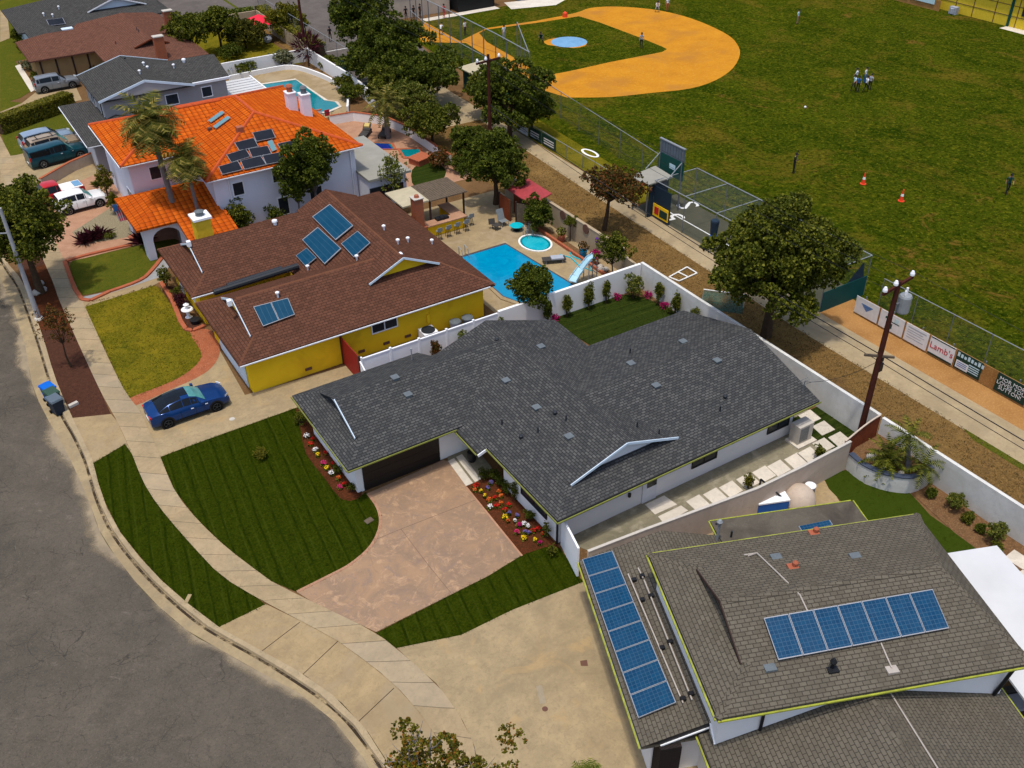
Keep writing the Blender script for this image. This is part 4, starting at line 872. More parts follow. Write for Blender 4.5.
# ridge and hip caps
cm = MB()
def cap(a, b): cm.tube([a, b], .12, 6)
zr = zO+6.15*pO; zr1 = zO+5.2*.325
cap((15.2, 66, zO), (21.35, 72.15, zr)); cap((27.5, 66, zO), (21.35, 72.15, zr)); cap((21.35, 72.15, zr), (21.35, 76.65, zr)); cap((15.2, 82.8, zO), (21.35, 76.65, zr)); cap((27.5, 82.8, zO), (21.35, 76.65, zr))
cap((10.7, 72.2, zO), (15.9, 77.4, zr1)); cap((10.7, 82.6, zO), (15.9, 77.4, zr1)); cap((15.9, 77.4, zr1), (20.3, 77.4, zr1))
cm.build('ridge_tiles', 'tile_cap', roof)
def f_O(x, y): return max(zO+pO*min(x-15.2, 27.5-x, y-66, 82.8-y), zO+.325*min(y-72.2, 82.6-y, x-10.7) if x < 20 else 0)
Sy = lambda x, y: zO+pO*(y-66)
Sx = lambda x, y: zO+pO*(x-15.2)
for q in ([(218, 167), (238, 161), (243, 170), (222, 175)], [(240, 161), (261, 156), (267, 165), (244, 170)], [(262, 156), (282, 152), (287, 161), (266, 165)], [(226, 155), (246, 149), (251, 157), (231, 163)], [(248, 149), (268, 146), (272, 154), (252, 158)], [(234, 143), (254, 138), (259, 147), (239, 151)], [(252, 133), (272, 129), (276, 138), (256, 142)], [(277, 144), (296, 140), (301, 148), (282, 153)]):
    solar(O, q, Sy, 1, 1, .14, cell='black_cell')
for q in ([(208, 121), (222, 111), (225, 113), (211, 123)], [(213, 127), (228, 116), (231, 118), (216, 129)]):
    solar(O, q, Sx, 1, 1, .1, cell='skylight_glass', label='narrow teal skylight set in the orange tiles')
solar(O, [(267, 142), (272, 140), (277, 150), (272, 152)], Sy, 1, 1, .12, cell='skylight_glass', label='teal skylight between the black solar panels')
c = hit(240, 131, Sy); MB().obox((c.x, c.y, c.z-.1), .5, .5, .45).build('roof_vent', 'terracotta', roof)
c = hit(210, 130, Sx); MB().obox((c.x, c.y, c.z-.1), .3, .3, .3).build('roof_vent', 'plaque_brown', roof)
for (x, y, h, pot) in ((25.3, 74.7, 7.3, 'terracotta'), (26.0, 73.4, 7.4, 'vent_grey')):
    q = MB().box(x-.36, x+.36, y-.42, y+.42, 5.0, h).build('chimney', 'lavender_wall', O); MB().box(x-.4, x+.4, y-.46, y+.46, h, h+.08).build('chimney_crown', 'white_trim', q); MB().lathe((x, y, h+.1), [(.25, 0), (.25, .35), (.32, .4), (.2, .55)], 10).build('chimney_pot', pot, q)
gm = Many(); gutter(gm, (15.2, 66), (27.5, 66), 5.1, (0, -1)); gutter(gm, (10.7, 72.2), (15.2, 72.2), 5.1, (0, -1)); gutter(gm, (10.7, 72.2), (10.7, 82.6), 5.1, (-1, 0)); gm.build('gutter', 'gutter_white', O)
window_y(O, 12.7, 13.6, 3.4, 4.5, 72.8, -1, mull=False); window_y(O, 14.6, 15.5, 3.4, 4.5, 72.8, -1, mull=False)
window_y(O, 17.1, 18.0, 3.3, 4.4, 66.6, -1, mull=False); window_y(O, 20.2, 21.1, 3.6, 4.7, 66.6, -1, mull=False); window_y(O, 22.9, 24.0, .8, 2.6, 66.6, -1, mull=False); window_y(O, 20.3, 21.2, .9, 2.4, 66.6, -1, mull=False)
window_x(O, 74, 75.5, 1.0, 2.3, 11.3, -1); window_x(O, 78, 80, 3.3, 4.5, 11.3, -1)
for x, z0, z1 in ((16.9, 0, 5.1), (26.6, 0, 5.1)): MB().tube([(x, 66.52, z0), (x, 66.52, z1)], .05, 6).build('downspout', 'white_trim', O)
# arched porch
pr, pg = MB(), Many(); wing(pr, pg, 9.7, 15.9, 66.1, 72.6, 2.75, .33, 'x', 'hip', 'gable', dz=.002)
pr.extrude([(12.6, 63.3, 2.2), (16.2, 63.3, 2.2), (16.2, 66.12, 2.76), (12.6, 66.12, 2.76)], (0, 0, -.14)); pr.build('porch_roof', 'tile_orange', O)
def arch(u0, u1, ua, ub, zs, zt, n=10):
    c, r = (ua+ub)/2, (ub-ua)/2
    return [(u0, 0), (ua, 0), (ua, zs)]+[(c-r*math.cos(math.pi*k/n), zs+(zt-zs)*math.sin(math.pi*k/n)) for k in range(1, n)]+[(ub, zs), (ub, 0), (u1, 0), (u1, 2.65), (u0, 2.65)]
am = MB(); am.extrude([(u, 66.55, z) for u, z in arch(10.2, 13.2, 10.75, 12.75, 1.5, 2.25)], (0, .3, 0)); am.extrude([(10.2, u, z) for u, z in arch(66.86, 72.0, 67.5, 70.8, 1.4, 2.2)], (.3, 0, 0)); am.build('porch_arches', 'lavender_wall', O)
MB().box(13.2, 13.5, 63.7, 66.9, 0, 2.2).box(13.5, 15.8, 63.7, 64.0, 0, 2.2).build('porch_side_wall', 'lavender_wall', O)
MB().box(12.0, 13.0, 72.72, 72.79, 0, 2.1).build('front_door', 'timber_dark', O)
# flat roofed annex
MB().box(27.05, 30.3, 64.6, 72.6, -.02, 2.9).build('annex_wall', 'lavender_wall', O); MB().box(26.95, 30.6, 64.2, 73.0, 2.9, 3.08).build('annex_roof', 'flat_roof', O)
c = G(389, 163, 3.1); MB().lathe((c.x, c.y, 3.08), [(.35, 0), (.35, .1), (.15, .15), (.15, .3), (.28, .32), (.2, .45)], 10).build('turbine_vent', 'black_metal', O)
MB().box(29.2, 30.0, 64.55, 64.6, 0, 2.1).build('annex_door', 'timber_dark', O); MB().box(27.1, 29.0, 64.5, 64.6, .9, 2.2).build('annex_window', 'window_glass', O)
# ------------------------------------------------------------------ grey two storey house
Q = thing('house', 'two storey grey house with grey shingle roof and white gable trim', 'house', (13, 88.3, 0))
MB().box(13.0, 24.0, 88.25, 95.6, -.02, 5.15).build('wall', 'grey_wall', Q)
rb, gb, bb = MB(), Many(), Many()
wing(rb, gb, 12.6, 21.0, 87.75, 96.3, 5.2, .27, 'y', 'gable', 'gable', bargembs=bb, dz=.004, gb=True); wing(rb, gb, 17.0, 24.4, 88.2, 96.0, 5.2, .27, 'x', 'gable', 'gable', bargembs=None); wing(rb, gb, 10.4, 17.2, 84.6, 96.6, 2.7, .3, 'y', 'hip', 'hip', dz=.004)
roof = rb.build('roof', 'shingle_grey', Q); gb.build('gable_wall', 'grey_wall', Q); bb.build('barge_board', 'blue_trim', Q)
MB().box(11.0, 16.8, 85.2, 88.2, -.02, 2.6).box(11.0, 13.0, 88.2, 96, -.02, 2.6).build('lower_wall', 'grey_wall', Q)
gm = Many(); gutter(gm, (20.2, 88.2), (24.4, 88.2), 5.12, (0, -1), .2); gutter(gm, (10.4, 84.6), (10.4, 96.6), 2.62, (-1, 0)); gutter(gm, (10.4, 84.6), (17.2, 84.6), 2.62, (0, -1)); gm.build('gutter', 'gutter_white', Q)
window_y(Q, 18.3, 19.5, 3.6, 4.6, 88.25, -1, mull=False); window_y(Q, 21.6, 22.6, 3.7, 4.7, 88.25, -1, mull=False); window_x(Q, 88.8, 90.0, 3.2, 4.7, 13.0, -1, mull=False); window_x(Q, 92, 93.8, 3.4, 4.5, 13.0, -1)
MB().box(10.94, 10.99, 85.5, 90.4, 0, 2.1).build('garage_door', 'door_white', Q)
def f_Q(x, y): return 5.2+.27*min(max(y-88.2, 0), 96-y) if x > 20 else 5.2+.27*min(x-12.6, 21-x)
for px, k in (((125, 59), 'cap'), ((144, 66), 'white'), ((148, 70), 'white'), ((174, 68), 'white'), ((140, 74), 'white'), ((184, 62), 'turbine'), ((182, 55), 'white')): roof_vent(roof, hit(*px, f_Q), k)
Pq = thing('patio_cover', 'white slatted patio roof attached behind the grey two storey house', 'patio cover', (27, 91, 0))
m = MB()
for k in range(9): m.box(24.4, 28.2, 88.0+.75*k, 88.6+.75*k, 2.7, 2.76)
m.build('slats', 'white_roofing', Pq); MB().box(28.2, 28.32, 87.9, 94.8, 2.6, 2.85).build('fascia', 'white_trim', Pq)
for y in (88.2, 94.4): MB().box(28.05, 28.17, y, y+.12, 0, 2.65).build('post', 'white_trim', Pq)
# ------------------------------------------------------------------ rust roofed house
Bh = thing('house', 'tan single storey house with rust brown roof behind the grey house', 'house', (11, 114, 0))
MB().prism([(11.2, 114.2), (17.9, 114.2), (17.9, 106.2), (26.8, 106.2), (26.8, 125), (11.2, 121.5)], -.02, 2.4).build('wall', 'tan_board', Bh)
rb, gb, bb = MB(), Many(), Many(); wing(rb, gb, 10.6, 21.8, 113.5, 122.1, 2.5, .345, 'x', 'hip', 'gable', 2.8, dz=.004); wing(rb, gb, 17.3, 27.4, 105.4, 125.8, 2.5, .345, 'y', 'dutch', 'hip', 3.2, over=.4, bargembs=bb)
roof = rb.build('roof', 'shingle_rust', Bh); gb.build('gable_wall', 'timber_dark', Bh); bb.build('barge_board', 'wood_red', Bh)
m = Many()
for x in (11.6, 13.2, 14.9, 16.5): m.box(x, x+.18, 114.14, 114.19, 0, 2.35)
m.build('timber_batten', 'timber_dark', Bh)
for px, nm in (((162, 57), 'a'), ((171, 30), 'b')):
    c = G(px[0], px[1], 2.8); q = MB().box(c.x-.5, c.x+.5, c.y-.35, c.y+.35, 2.2 if nm == 'a' else 0, 4.9).build('chimney', 'red_brick', Bh); MB().box(c.x-.55, c.x+.55, c.y-.4, c.y+.4, 4.9, 5.0).build('chimney_crown', 'concrete_pot', q)
def f_B(x, y): return 2.5+.345*min(x-17.3, 27.4-x)
for px in ((116, 44), (139, 32), (137, 30)): roof_vent(roof, hit(*px, f_B), 'pipe')
# ------------------------------------------------------------------ dark roofed house far left
Fh = thing('house', 'house with dark charcoal roof and pale blue gable at the top left', 'house', (12, 124, 0))
MB().box(12.5, 27.3, 126, 136.5, -.02, 2.5).box(15.2, 17.5, 124.3, 126.1, -.02, 2.5).build('wall', 'blue_trim', Fh)
rb, gb, bb = MB(), Many(), Many(); wing(rb, gb, 11.5, 28, 125.2, 137.5, 2.6, .33, 'x', 'hip', 'gable'); wing(rb, gb, 17.3, 29.0, 124.8, 137, 2.6, .345, 'y', 'dutch', 'gable', 2.4, over=.4, bargembs=bb, dz=.003); wing(rb, gb, 12.2, 16.0, 122.2, 131, 2.6, .33, 'y', 'hip', 'gable', dz=.006)
rf = rb.build('roof', 'shingle_grey', Fh); gb.build('gable_wall', 'blue_trim', Fh); bb.build('barge_board', 'white_trim', Fh)
def f_F(x, y): return 2.6+.33*min(y-125.2, 137.5-y)
solar(Fh, [(46, 20), (63, 18), (66, 24), (49, 26)], f_F, 1, 1, .1, cell='black_cell')
for px in ((44, 16), (59, 9), (53, 17)): roof_vent(rf, hit(*px, f_F), 'white')
plain('tile_navy', (.06, .075, .11), (.04, .05, .08), 5, .5); grid('black_brick', (.03, .022, .02), (.022, .017, .016), (.012, .01, .01), .22, .075, .012, rough=.8, offset=.5, spec=.1)
# ------------------------------------------------------------------ grey roofed house at the lower right, turned 21.5 degrees
ga = R(-21.5); GT = (ga, (16, 13, 0)); gca, gsa = math.cos(ga), math.sin(ga)
def toL(x, y): dx, dy = x-16, y-13; return dx*gca+dy*gsa, -dx*gsa+dy*gca
def toW(a, b, z=0): return Vector((16+a*gca-b*gsa, 13+a*gsa+b*gca, z))
def LM(): return MB(rot=GT[0], at=GT[1])
Gh = thing('house', 'split level white house with weathered brown grey roof and two rows of blue solar panels', 'house', toW(.5, .5))
LM().box(.30, 11.4, .40, 7.3, -.02, 4.92).build('upper_wall', 'white_wall', Gh)
LM().prism([(-1.6, 1.4), (.30, 1.4), (.30, 7.3), (4.4, 7.3), (4.4, 9.7), (-1.6, 9.7)], -.02, 2.5).build('lower_wall', 'white_wall', Gh)
LM().box(4.5, 10.5, 7.3, 10.7, -.02, 2.75).build('rear_wall', 'white_wall', Gh)
LM().box(.6, 11.2, -6, .45, -.02, 2.6).build('front_wall', 'white_wall', Gh)
pG = .31; zU = 5.0
rb, gb, bb = LM(), Many(rot=GT[0], at=GT[1]), Many(rot=GT[0], at=GT[1])
wing(rb, gb, 0, 11.75, 0, 7.8, zU, pG, 'x', 'dutch', 'hip', 1.65, 1.6, over=.22, bargembs=bb)
up = rb.build('upper_roof', 'shingle_weathered', Gh); gb.build('gable_wall', 'white_wall', Gh); bb.build('barge_board', 'timber_dark', Gh)
rb, gb = LM(), Many(rot=GT[0], at=GT[1]); wing(rb, gb, -2.2, 5.0, .95, 10.2, 2.6, pG, 'y', 'gable', 'gable'); lo = rb.build('lower_roof', 'shingle_weathered', Gh); gb.build('gable_end', 'black_metal', Gh)
LM().extrude([(4.1, 7.0, 3.22), (10.94, 7.0, 3.22), (10.94, 11.15, 2.85), (4.1, 11.15, 2.85)], (0, 0, -.16)).build('rear_roof', 'felt_roof', Gh)
rb, gb = LM(), Many(rot=GT[0], at=GT[1]); wing(rb, gb, -.1, 11.7, -9, 1.3, 2.72, pG, 'y', 'gable', 'hip', 0, 1.2); fr = rb.build('front_roof', 'shingle_weathered', Gh)
gb.build('gable_end', 'white_wall', Gh)
# raised hip caps
def f_U(x, y):
    a, b = toL(x, y); return zU+pG*min(b, 7.8-b)
def f_L(x, y):
    a, b = toL(x, y); return 2.6+pG*min(a+2.2, 5-a)
def f_R(x, y):
    a, b = toL(x, y); return 2.85+.089*(11.15-b)
cm = LM()
def capline(m, a, b, n):
    a, b = Vector(a), Vector(b)
    for k in range(n):
        p, q = a.lerp(b, k/n), a.lerp(b, (k+1.1)/n); d = (b-a).normalized(); s = Vector((-d.y, d.x, 0)).normalized()*.14; z = Vector((0, 0, 1))
        m.faces([p-s-z*.035, p+z*.022, p+s-z*.035, q-s-z*.02, q+z*.04, q+s-z*.02], [(0, 1, 4, 3), (1, 2, 5, 4), (0, 2, 1), (3, 4, 5)])
zr = zU+3.9*pG
for ca_, cb_, cn_ in (((0, 0, zU), (1.65, 1.65, zU+1.65*pG), 8), ((0, 7.8, zU), (1.65, 6.15, zU+1.65*pG), 8), ((1.65, 3.9, zr), (10.15, 3.9, zr), 30), ((10.15, 3.9, zr), (11.75, 0, zU), 14), ((10.15, 3.9, zr), (11.75, 7.8, zU), 14)):
    cm = LM(); capline(cm, ca_, cb_, cn_); cm.build('ridge_cap', 'shingle_weathered', up)
cm = LM(); capline(cm, (5.8, -9, 2.72+5.9*pG), (5.8, 0.1, 2.72+5.9*pG), 32); cm.build('ridge_cap', 'shingle_weathered', fr)
solar(Gh, [(763, 618), (932, 589), (949, 629), (778, 661)], f_U, 7, 1, .12)
solar(Gh, [(582, 560), (613, 551), (677, 703), (638, 719)], f_L, 1, 8, .12)
solar(Gh, [(798, 527), (830, 520.5), (833, 525.5), (801, 532)], lambda x, y: f_R(x, y)+.2, 1, 1, .25, label='small blue solar panel lying on the flat rear roof')
rm = Many()
for a, b in (((628, 574), (683, 703)), ((638, 568), (643, 578)), ((644, 580), (692, 700))):
    rm.bar(hit(*a, lambda x, y: f_L(x, y)+.1), hit(*b, lambda x, y: f_L(x, y)+.1), .05, .05)
rm.build('empty_panel_rails', 'rail', Gh)
fm = Many()
for px in ((634, 581), (642, 601), (662, 649), (683, 700), (642, 577), (651, 597), (670, 643), (691, 695)):
    p = hit(*px, f_L); fm.obox((p.x, p.y, p.z), .2, .16, .14, ga)
fm.build('rail_feet', 'black_metal', Gh)
gm = Many(rot=GT[0], at=GT[1])
gutter(gm, (0, 0), (0, 7.8), 4.9, (-1, 0)); gutter(gm, (0, 0), (11.75, 0), 4.9, (0, -1)); gutter(gm, (-2.2, .95), (-2.2, 10.2), 2.5, (-1, 0)); gutter(gm, (-.1, -9), (-.1, 1.2), 2.62, (-1, 0)); gutter(gm, (11.7, -9), (11.7, 1.2), 2.62, (1, 0)); gutter(gm, (4.1, 11.15), (10.94, 11.15), 2.8, (0, 1), .06); gutter(gm, (10.94, 8), (10.94, 11.15), 2.85, (1, 0)); gutter(gm, (4.1, 8), (4.1, 11.15), 2.85, (-1, 0)); gutter(gm, (0, 7.8), (11.7, 7.8), 4.9, (0, 1), .06)
gm.build('gutter', 'gutter_lime', Gh)
m = Many(rot=GT[0], at=GT[1]); m.tube([(1.9, .34, 2.5), (1.9, .33, 4.9)], .06, 8).tube([(11.1, .38, 2.6), (11.25, .1, 4.9)], .07, 8).tube([(4.3, 10.9, 0), (4.3, 10.9, 2.9)], .06, 8); m.build('downspout', 'black_metal', Gh)
m = LM(); m.bar((.28, .38, 2.9), (.28, 1.0, 3.35), .05).bar((-1.5, .93, 2.5), (.3, .93, 3.1), .04, .06); m.build('white_trim_board', 'white_trim', Gh)
q = LM().box(-1.55, -.75, .75, 1.6, 0, 2.5).build('brick_pillar', 'black_brick', Gh)
cm = Many()
pts = [(748, 556), (757, 553), (780, 575), (800, 595), (808, 612), (813, 628)]
w_ = [hit(*p, lambda x, y: f_U(x, y)+.05) for p in pts]; cm.tube(w_, .03, 6); cm.tube([hit(744, 555, lambda x, y: f_U(x, y)+.05), w_[1]], .03, 6)
pts = [(881, 643), (887, 657), (892, 668)]; cm.tube([hit(*p, lambda x, y: f_U(x, y)+.05) for p in pts], .03, 6)
f_F2 = lambda x, y: 2.72+pG*(11.7-toL(x, y)[0])
cm.tube([hit(*p, lambda x, y: f_F2(x, y)+.05) for p in ((890, 692), (915, 732), (940, 772))], .03, 6)
cm.build('conduit', 'rail', Gh)
p = hit(832, 668, f_U); MB().obox((p.x, p.y, p.z-.08), .4, .4, .1, ga).tube([(p.x, p.y, p.z), (p.x, p.y, p.z+.25)], .06, 8).lathe((p.x, p.y, p.z+.25), [(.09, 0), (.13, .1), (.05, .25)], 8).build('plumbing_vent', 'black_metal', up)
for px in ((892, 670), (855, 556), (776, 557), (770, 668)):
    p = hit(*px, f_U); MB().obox((p.x, p.y, p.z-.04), .42, .3, .09, ga).build('roof_flashing', 'vent_grey' if px[0] != 892 else 'rail', up)
for px in ((793, 567), (814, 533)):
    p = hit(*px, f_U); MB().obox((p.x, p.y, p.z-.04), .4, .35, .08, ga).lathe((p.x+.1, p.y, p.z), [(.12, 0), (.12, .2), (.05, .26)], 8).build('copper_vent', 'terracotta', up)
p = hit(717, 540, f_R); MB().tube([(p.x, p.y, p.z-.1), (p.x, p.y, p.z+1.1)], .06, 8).lathe((p.x, p.y, p.z+1.0), [(.1, 0), (.14, .1), (.06, .2)], 8).build('flue', 'galvanised', Gh)
p = hit(731, 537, f_R); MB().tube([(p.x, p.y, p.z-.1), (p.x, p.y, p.z+.35)], .05, 6).build('pipe_vent', 'vent_dark', Gh)
# white patio cover, tent shaped store and clutter
W = thing('patio_cover', 'flat white patio cover behind the grey roofed house at the right edge', 'patio cover', toW(13.9, 3))
LM().extrude([(12.3, -1.5, 2.55), (16.3, -1.5, 2.55), (15.95, 7.45, 2.55), (12.3, 7.45, 2.55)], (0, 0, .1)).build('cover_sheet', 'white_roofing', W)
for a, b in ((12.5, 7.2), (15.7, 7.2), (12.5, -1.2), (16.0, -1.2)): LM().box(a, a+.1, b, b+.1, 0, 2.55).build('post', 'white_trim', W)
m = LM(); m.extrude([(11.9, -6, .1), (13.0, -6, .1), (13.0, 1.0, .1), (11.9, 1.0, .1)], (0, 0, .02)); tag(m.build('paved_side_court', 'deck'), kind='structure')
sf = thing('garden_sofa', 'dark outdoor sofa with grey cushions under the white patio cover', 'sofa', toW(12.6, .6))
LM().box(11.95, 14.0, .9, 1.7, .05, .42).box(11.95, 14.0, 1.7, 1.9, .05, .8).build('frame', 'wicker', sf); LM().box(12.0, 12.9, .95, 1.65, .42, .58).box(12.95, 13.95, .95, 1.65, .42, .58).build('seat_cushions', 'cloth_grey', sf)
c = G(798, 503, 0); m = MB(); m.lathe((c.x, c.y, 0), [(.85, 0), (.83, .3), (.7, .7), (.42, .98), (.1, 1.06)], 20)
tag(m.build('domed_grill_cover', 'pink_wall', smooth=True, loc=c), 'big pale domed cover beside the block wall behind the flat roof', 'cover')
MB().lathe
c = G(808, 497, 0); b = thing('waste_bin', 'small grey cylindrical bin with white lid beside the domed cover', 'bin', c)
MB().lathe((c.x, c.y, 0), [(.24, 0), (.27, .75)], 12).build('body', 'slate_plastic', b); MB().lathe((c.x, c.y, .75), [(.28, 0), (.28, .06), (.2, .1)], 12).build('lid', 'white_trim', b)
c = G(769, 508, 0); bx = thing('storage_box', 'blue storage box with a white lid behind the flat roof', 'box', c)
MB().obox((c.x, c.y, 0), 1.6, .8, .7, ga).build('body', 'tarp_blue', bx); MB().obox((c.x, c.y, .7), 1.65, .85, .08, ga).build('lid', 'white_trim', bx)
c = G(757, 507, 0); tag(MB().obox((c.x, c.y, 0), 1.0, .6, .55, ga).obox((c.x, c.y, .55), .9, .5, .12, ga).build('cardboard_box', 'pink_wall', loc=c), 'pale pinkish storage chest beside the blue box', 'box')
c = G(751, 505, 0); gt = thing('side_gate', 'open dark framed side gate at the block wall behind the flat roof', 'gate', c)
MB().bar((28.9, 23.6, .05), (28.9, 23.6, 1.7), .07).bar((28.9, 23.6, 1.7), (29.9, 22.6, .5), .07).bar((28.9, 23.6, .1), (29.9, 22.6, .1), .07).build('frame', 'black_metal', gt)
# ------------------------------------------------------------------ walls and fences
def wall(name, label, pts, z1, mat, th=.2, cap=None, group=None):
    m = MB(); n = len(pts); t = thing(name, label, 'wall', (pts[0][0], pts[0][1], 0), group) if cap else None
    off = []
    for i in range(n):
        a = Vector(pts[max(i-1, 0)][:2]); b = Vector(pts[min(i+1, n-1)][:2]); d = (b-a).normalized(); off.append(Vector((-d.y, d.x))*th/2)
    poly = [(p[0]+o_.x, p[1]+o_.y) for p, o_ in zip(pts, off)]+[(p[0]-o_.x, p[1]-o_.y) for p, o_ in list(zip(pts, off))[::-1]]
    m.prism(poly, -.02, z1)
    if not cap: return tag(m.build(name, mat, loc=(pts[0][0], pts[0][1], 0)), label, 'wall', group)
    m.build('wall_panel', mat, t)
    m = MB(); k = 1.25
    poly = [(p[0]+o_.x*k, p[1]+o_.y*k) for p, o_ in zip(pts, off)]+[(p[0]-o_.x*k, p[1]-o_.y*k) for p, o_ in list(zip(pts, off))[::-1]]
    m.prism(poly, z1, z1+.06); m.build('wall_cap', cap, t); return t
wall('boundary_wall', 'long white block wall along the dry verge behind the middle house', [(37.65, 44.0), (37.65, 23.75)], 1.95, 'block_wall')
wall('boundary_wall', 'long grey white block wall continuing past the palm planter to the right edge', [(37.65, 23.55), (37.65, -25)], 1.9, 'block_wall')
wall('garden_wall', 'white wall between the back lawn and the blue pool', [(26.2, 43.95), (37.5, 43.95)], 1.9, 'white_wall')
t = thing('vinyl_fence', 'white vinyl panel fence beside the yellow house wall', 'fence', (16.6, 43.4, 0))
for k in range(5):
    x0 = 16.7+1.9*k; MB().box(x0+.13, min(x0+1.9, 26.1), 43.87, 43.93, .05, 1.75).build('panel', 'white_trim', t); MB().box(x0, x0+.13, 43.83, 43.97, -.02, 1.92).build('post', 'white_trim', t)
MB().box(16.83, 26.1, 43.85, 43.95, 1.75, 1.83).build('top_rail', 'white_trim', t)
t = thing('vinyl_gate', 'low white arched vinyl gate beside the red gate', 'gate', (16.4, 42.6, 0))
m = MB(); w_ = [(16.6, 43.7-1.7*k/8, 1.8-.55*math.sin(math.pi*k/16)) for k in range(9)]
for a, b in zip(w_, w_[1:]): m.bar(a, b, .08, .08); m.extrude([(16.58, a[1], 0), (16.58, b[1], 0), (16.58, b[1], b[2]), (16.58, a[1], a[2])], (.04, 0, 0))
m.build('panel', 'white_trim', t)
t = thing('wooden_gate', 'tall red painted gate between the yellow house and the white fence', 'gate', (16.7, 45, 0))
m = MB()
for k in range(9): m.box(16.62, 16.66, 43.95+.29*k, 43.95+.29*k+.28, .05, 2.0)
m.build('boards', 'red_paint', t); Many().box(16.58, 16.7, 46.5, 46.62, 0, 2.1).box(16.58, 16.7, 43.84, 43.94, 0, 2.05).build('post', 'timber_dark', t)
c = G(422, 367, .3); tag(MB().obox((18.6, 42.9, .3), 1.2, .5, .06, .1).obox((18.6, 42.9, 0), 1.1, .45, .3, .1).build('garden_trough', 'tarp_blue', loc=(18.6, 42.9, 0)), 'blue covered trough between the white gate and the slate roof', 'trough')
tag(MB().box(17.4, 20.6, 43.0, 43.25, 1.0, 1.1).box(17.5, 17.6, 43.0, 43.2, 0, 1.0).box(20.4, 20.5, 43, 43.2, 0, 1).build('potting_shelf', 'wood_red', loc=(17.4, 43, 0)), 'brown wooden shelf along the white fence beside the slate roof', 'shelf')
for x, lab, cat in ((22.2, 'round white air conditioner fan unit beside the yellow wall', 1), ):
    t = thing('air_conditioner', lab, 'air conditioner', (x, 45.9, 0)); MB().obox((x, 45.9, 0), .95, .95, .85).build('casing', 'white_trim', t); MB().lathe((x, 45.9, .85), [(.45, 0), (.45, .05), (.36, .05), (.34, .02), (.1, .02)], 16).build('fan_guard', 'vent_dark', t)
for x, lab, mt in ((24.2, 'pale grey round rubbish bin beside the yellow wall', 'cloth_grey'), (25.1, 'dark blue grey round rubbish bin beside the yellow wall', 'slate_plastic')):
    t = thing('rubbish_bin', lab, 'bin', (x, 46.0, 0)); MB().lathe((x, 46.0, 0), [(.3, 0), (.36, .75)], 12).build('body', mt, t); MB().lathe((x, 46.0, .75), [(.39, 0), (.36, .05), (.08, .12)], 12).build('lid', 'vent_grey', t)
b0 = G(752, 552, 0)
wall('boundary_wall', 'pinkish tan block wall with white coping beside the stepping slabs', [tuple(G(x, y, 1.9))[:2] for x, y in ((588, 551), (640, 531), (700, 509), (757, 488), (803, 466), (851, 441))], 1.85, 'pink_wall', th=.11, cap='concrete_pot')
wall('fence_panel', 'short white fence panel at the front corner of the middle house', [(19.1, 26.6), (18.55, 24.5)], 1.85, 'white_trim', th=.1)
wall('planter_wall', 'curved low white planter wall with blue tile coping holding palms', smooth_line([tuple(G(x, y, 0))[:2] for x, y in ((847, 468), (860, 479), (880, 488), (905, 492), (921, 487), (930, 478))], 3), 1.0, 'block_wall', th=.25, cap='tile_navy')
pl = [tuple(G(x, y, 0))[:2] for x, y in ((847, 467), (860, 478), (880, 487), (905, 491), (921, 486), (929, 477), (925, 462), (893, 441), (862, 447))]
tag(MB().prism(pl, 0, .85).build('planter_soil', 'bark'), kind='structure')
t = thing('picket_fence', 'rusty brown picket fence rising to the block wall behind the planter', 'fence', (34.6, 23.3, 0))
m = MB()
for k in range(22):
    u = k/21; x = 34.6+2.6*u; y = 23.35+.1*u; m.box(x-.03, x+.03, y-.02, y+.02, .1, 1.75+.55*math.sin(u*1.57))
m.build('pickets', 'wood_red', t); w_ = [(34.6+2.6*k/10, 23.35+.01*k, 1.75+.55*math.sin(k/10*1.57)) for k in range(11)]
m = MB()
for a, b in zip(w_, w_[1:]): m.bar(a, b, .08, .05)
m.build('top_rail', 'pink_wall', t)
# walls of the pool gardens
wall('garden_wall', 'tan plastered wall with round plaques along the verge by the spa', [(37.95, 46.3), (37.95, 62.0)], 1.8, 'tan_wall', cap='tan_wall')
wall('garden_wall', 'short tan wall running from the white wall to the small tree', [(37.75, 44.2), (37.9, 46.1)], 1.4, 'tan_wall')
wall('garden_wall', 'white wall curving behind the sun loungers and small teal spa', [(32.3, 84.9), (34.6, 84.6), (36.6, 82.0), (37.3, 78), (37.2, 70.0)], .85, 'white_wall', cap='brick_edge')
wall('garden_wall', 'white painted wall along the back of the teal pool garden', [(37.8, 86), (38.4, 93), (38.2, 103.6), (38.2, 105)], 1.5, 'white_wall')
wall('garden_wall', 'low white wall of the planting bed behind the teal pool', smooth_line([(28.5, 103.3), (33, 103.5), (35.6, 103.0), (36.9, 99.5), (37.4, 95), (36.6, 90.5), (35.2, 87.3)], 3), .5, 'white_wall')
wall('garden_wall', 'pale grey wall between the teal pool and the dry lawn', [(28.4, 105.0), (38, 105.0)], 1.4, 'white_wall')
wall('garden_wall', 'tan wall between the dry lawn and the sports court', [(38.6, 105.2), (38.9, 123)], 1.7, 'tan_wall')
wall('garden_wall', 'tan wall at the far end of the dry lawn', [(28.5, 123.2), (38.8, 123.2)], 1.6, 'tan_wall')
wall('garden_wall', 'white wall between the terrace and the teal pool', [(28.5, 86.0), (32.0, 86.0)], 1.2, 'white_wall', cap='brick_edge')
w_ = [tuple(G(x, y, 0))[:2] for x, y in ((43, 189), (72, 172), (100, 160))]
wall('stepped_wall', 'pale stepped wall with terracotta coping beside the teal truck', w_, .9, 'pink_wall', cap='brick_edge')
b0, b1 = G(8, 145), G(86, 112)
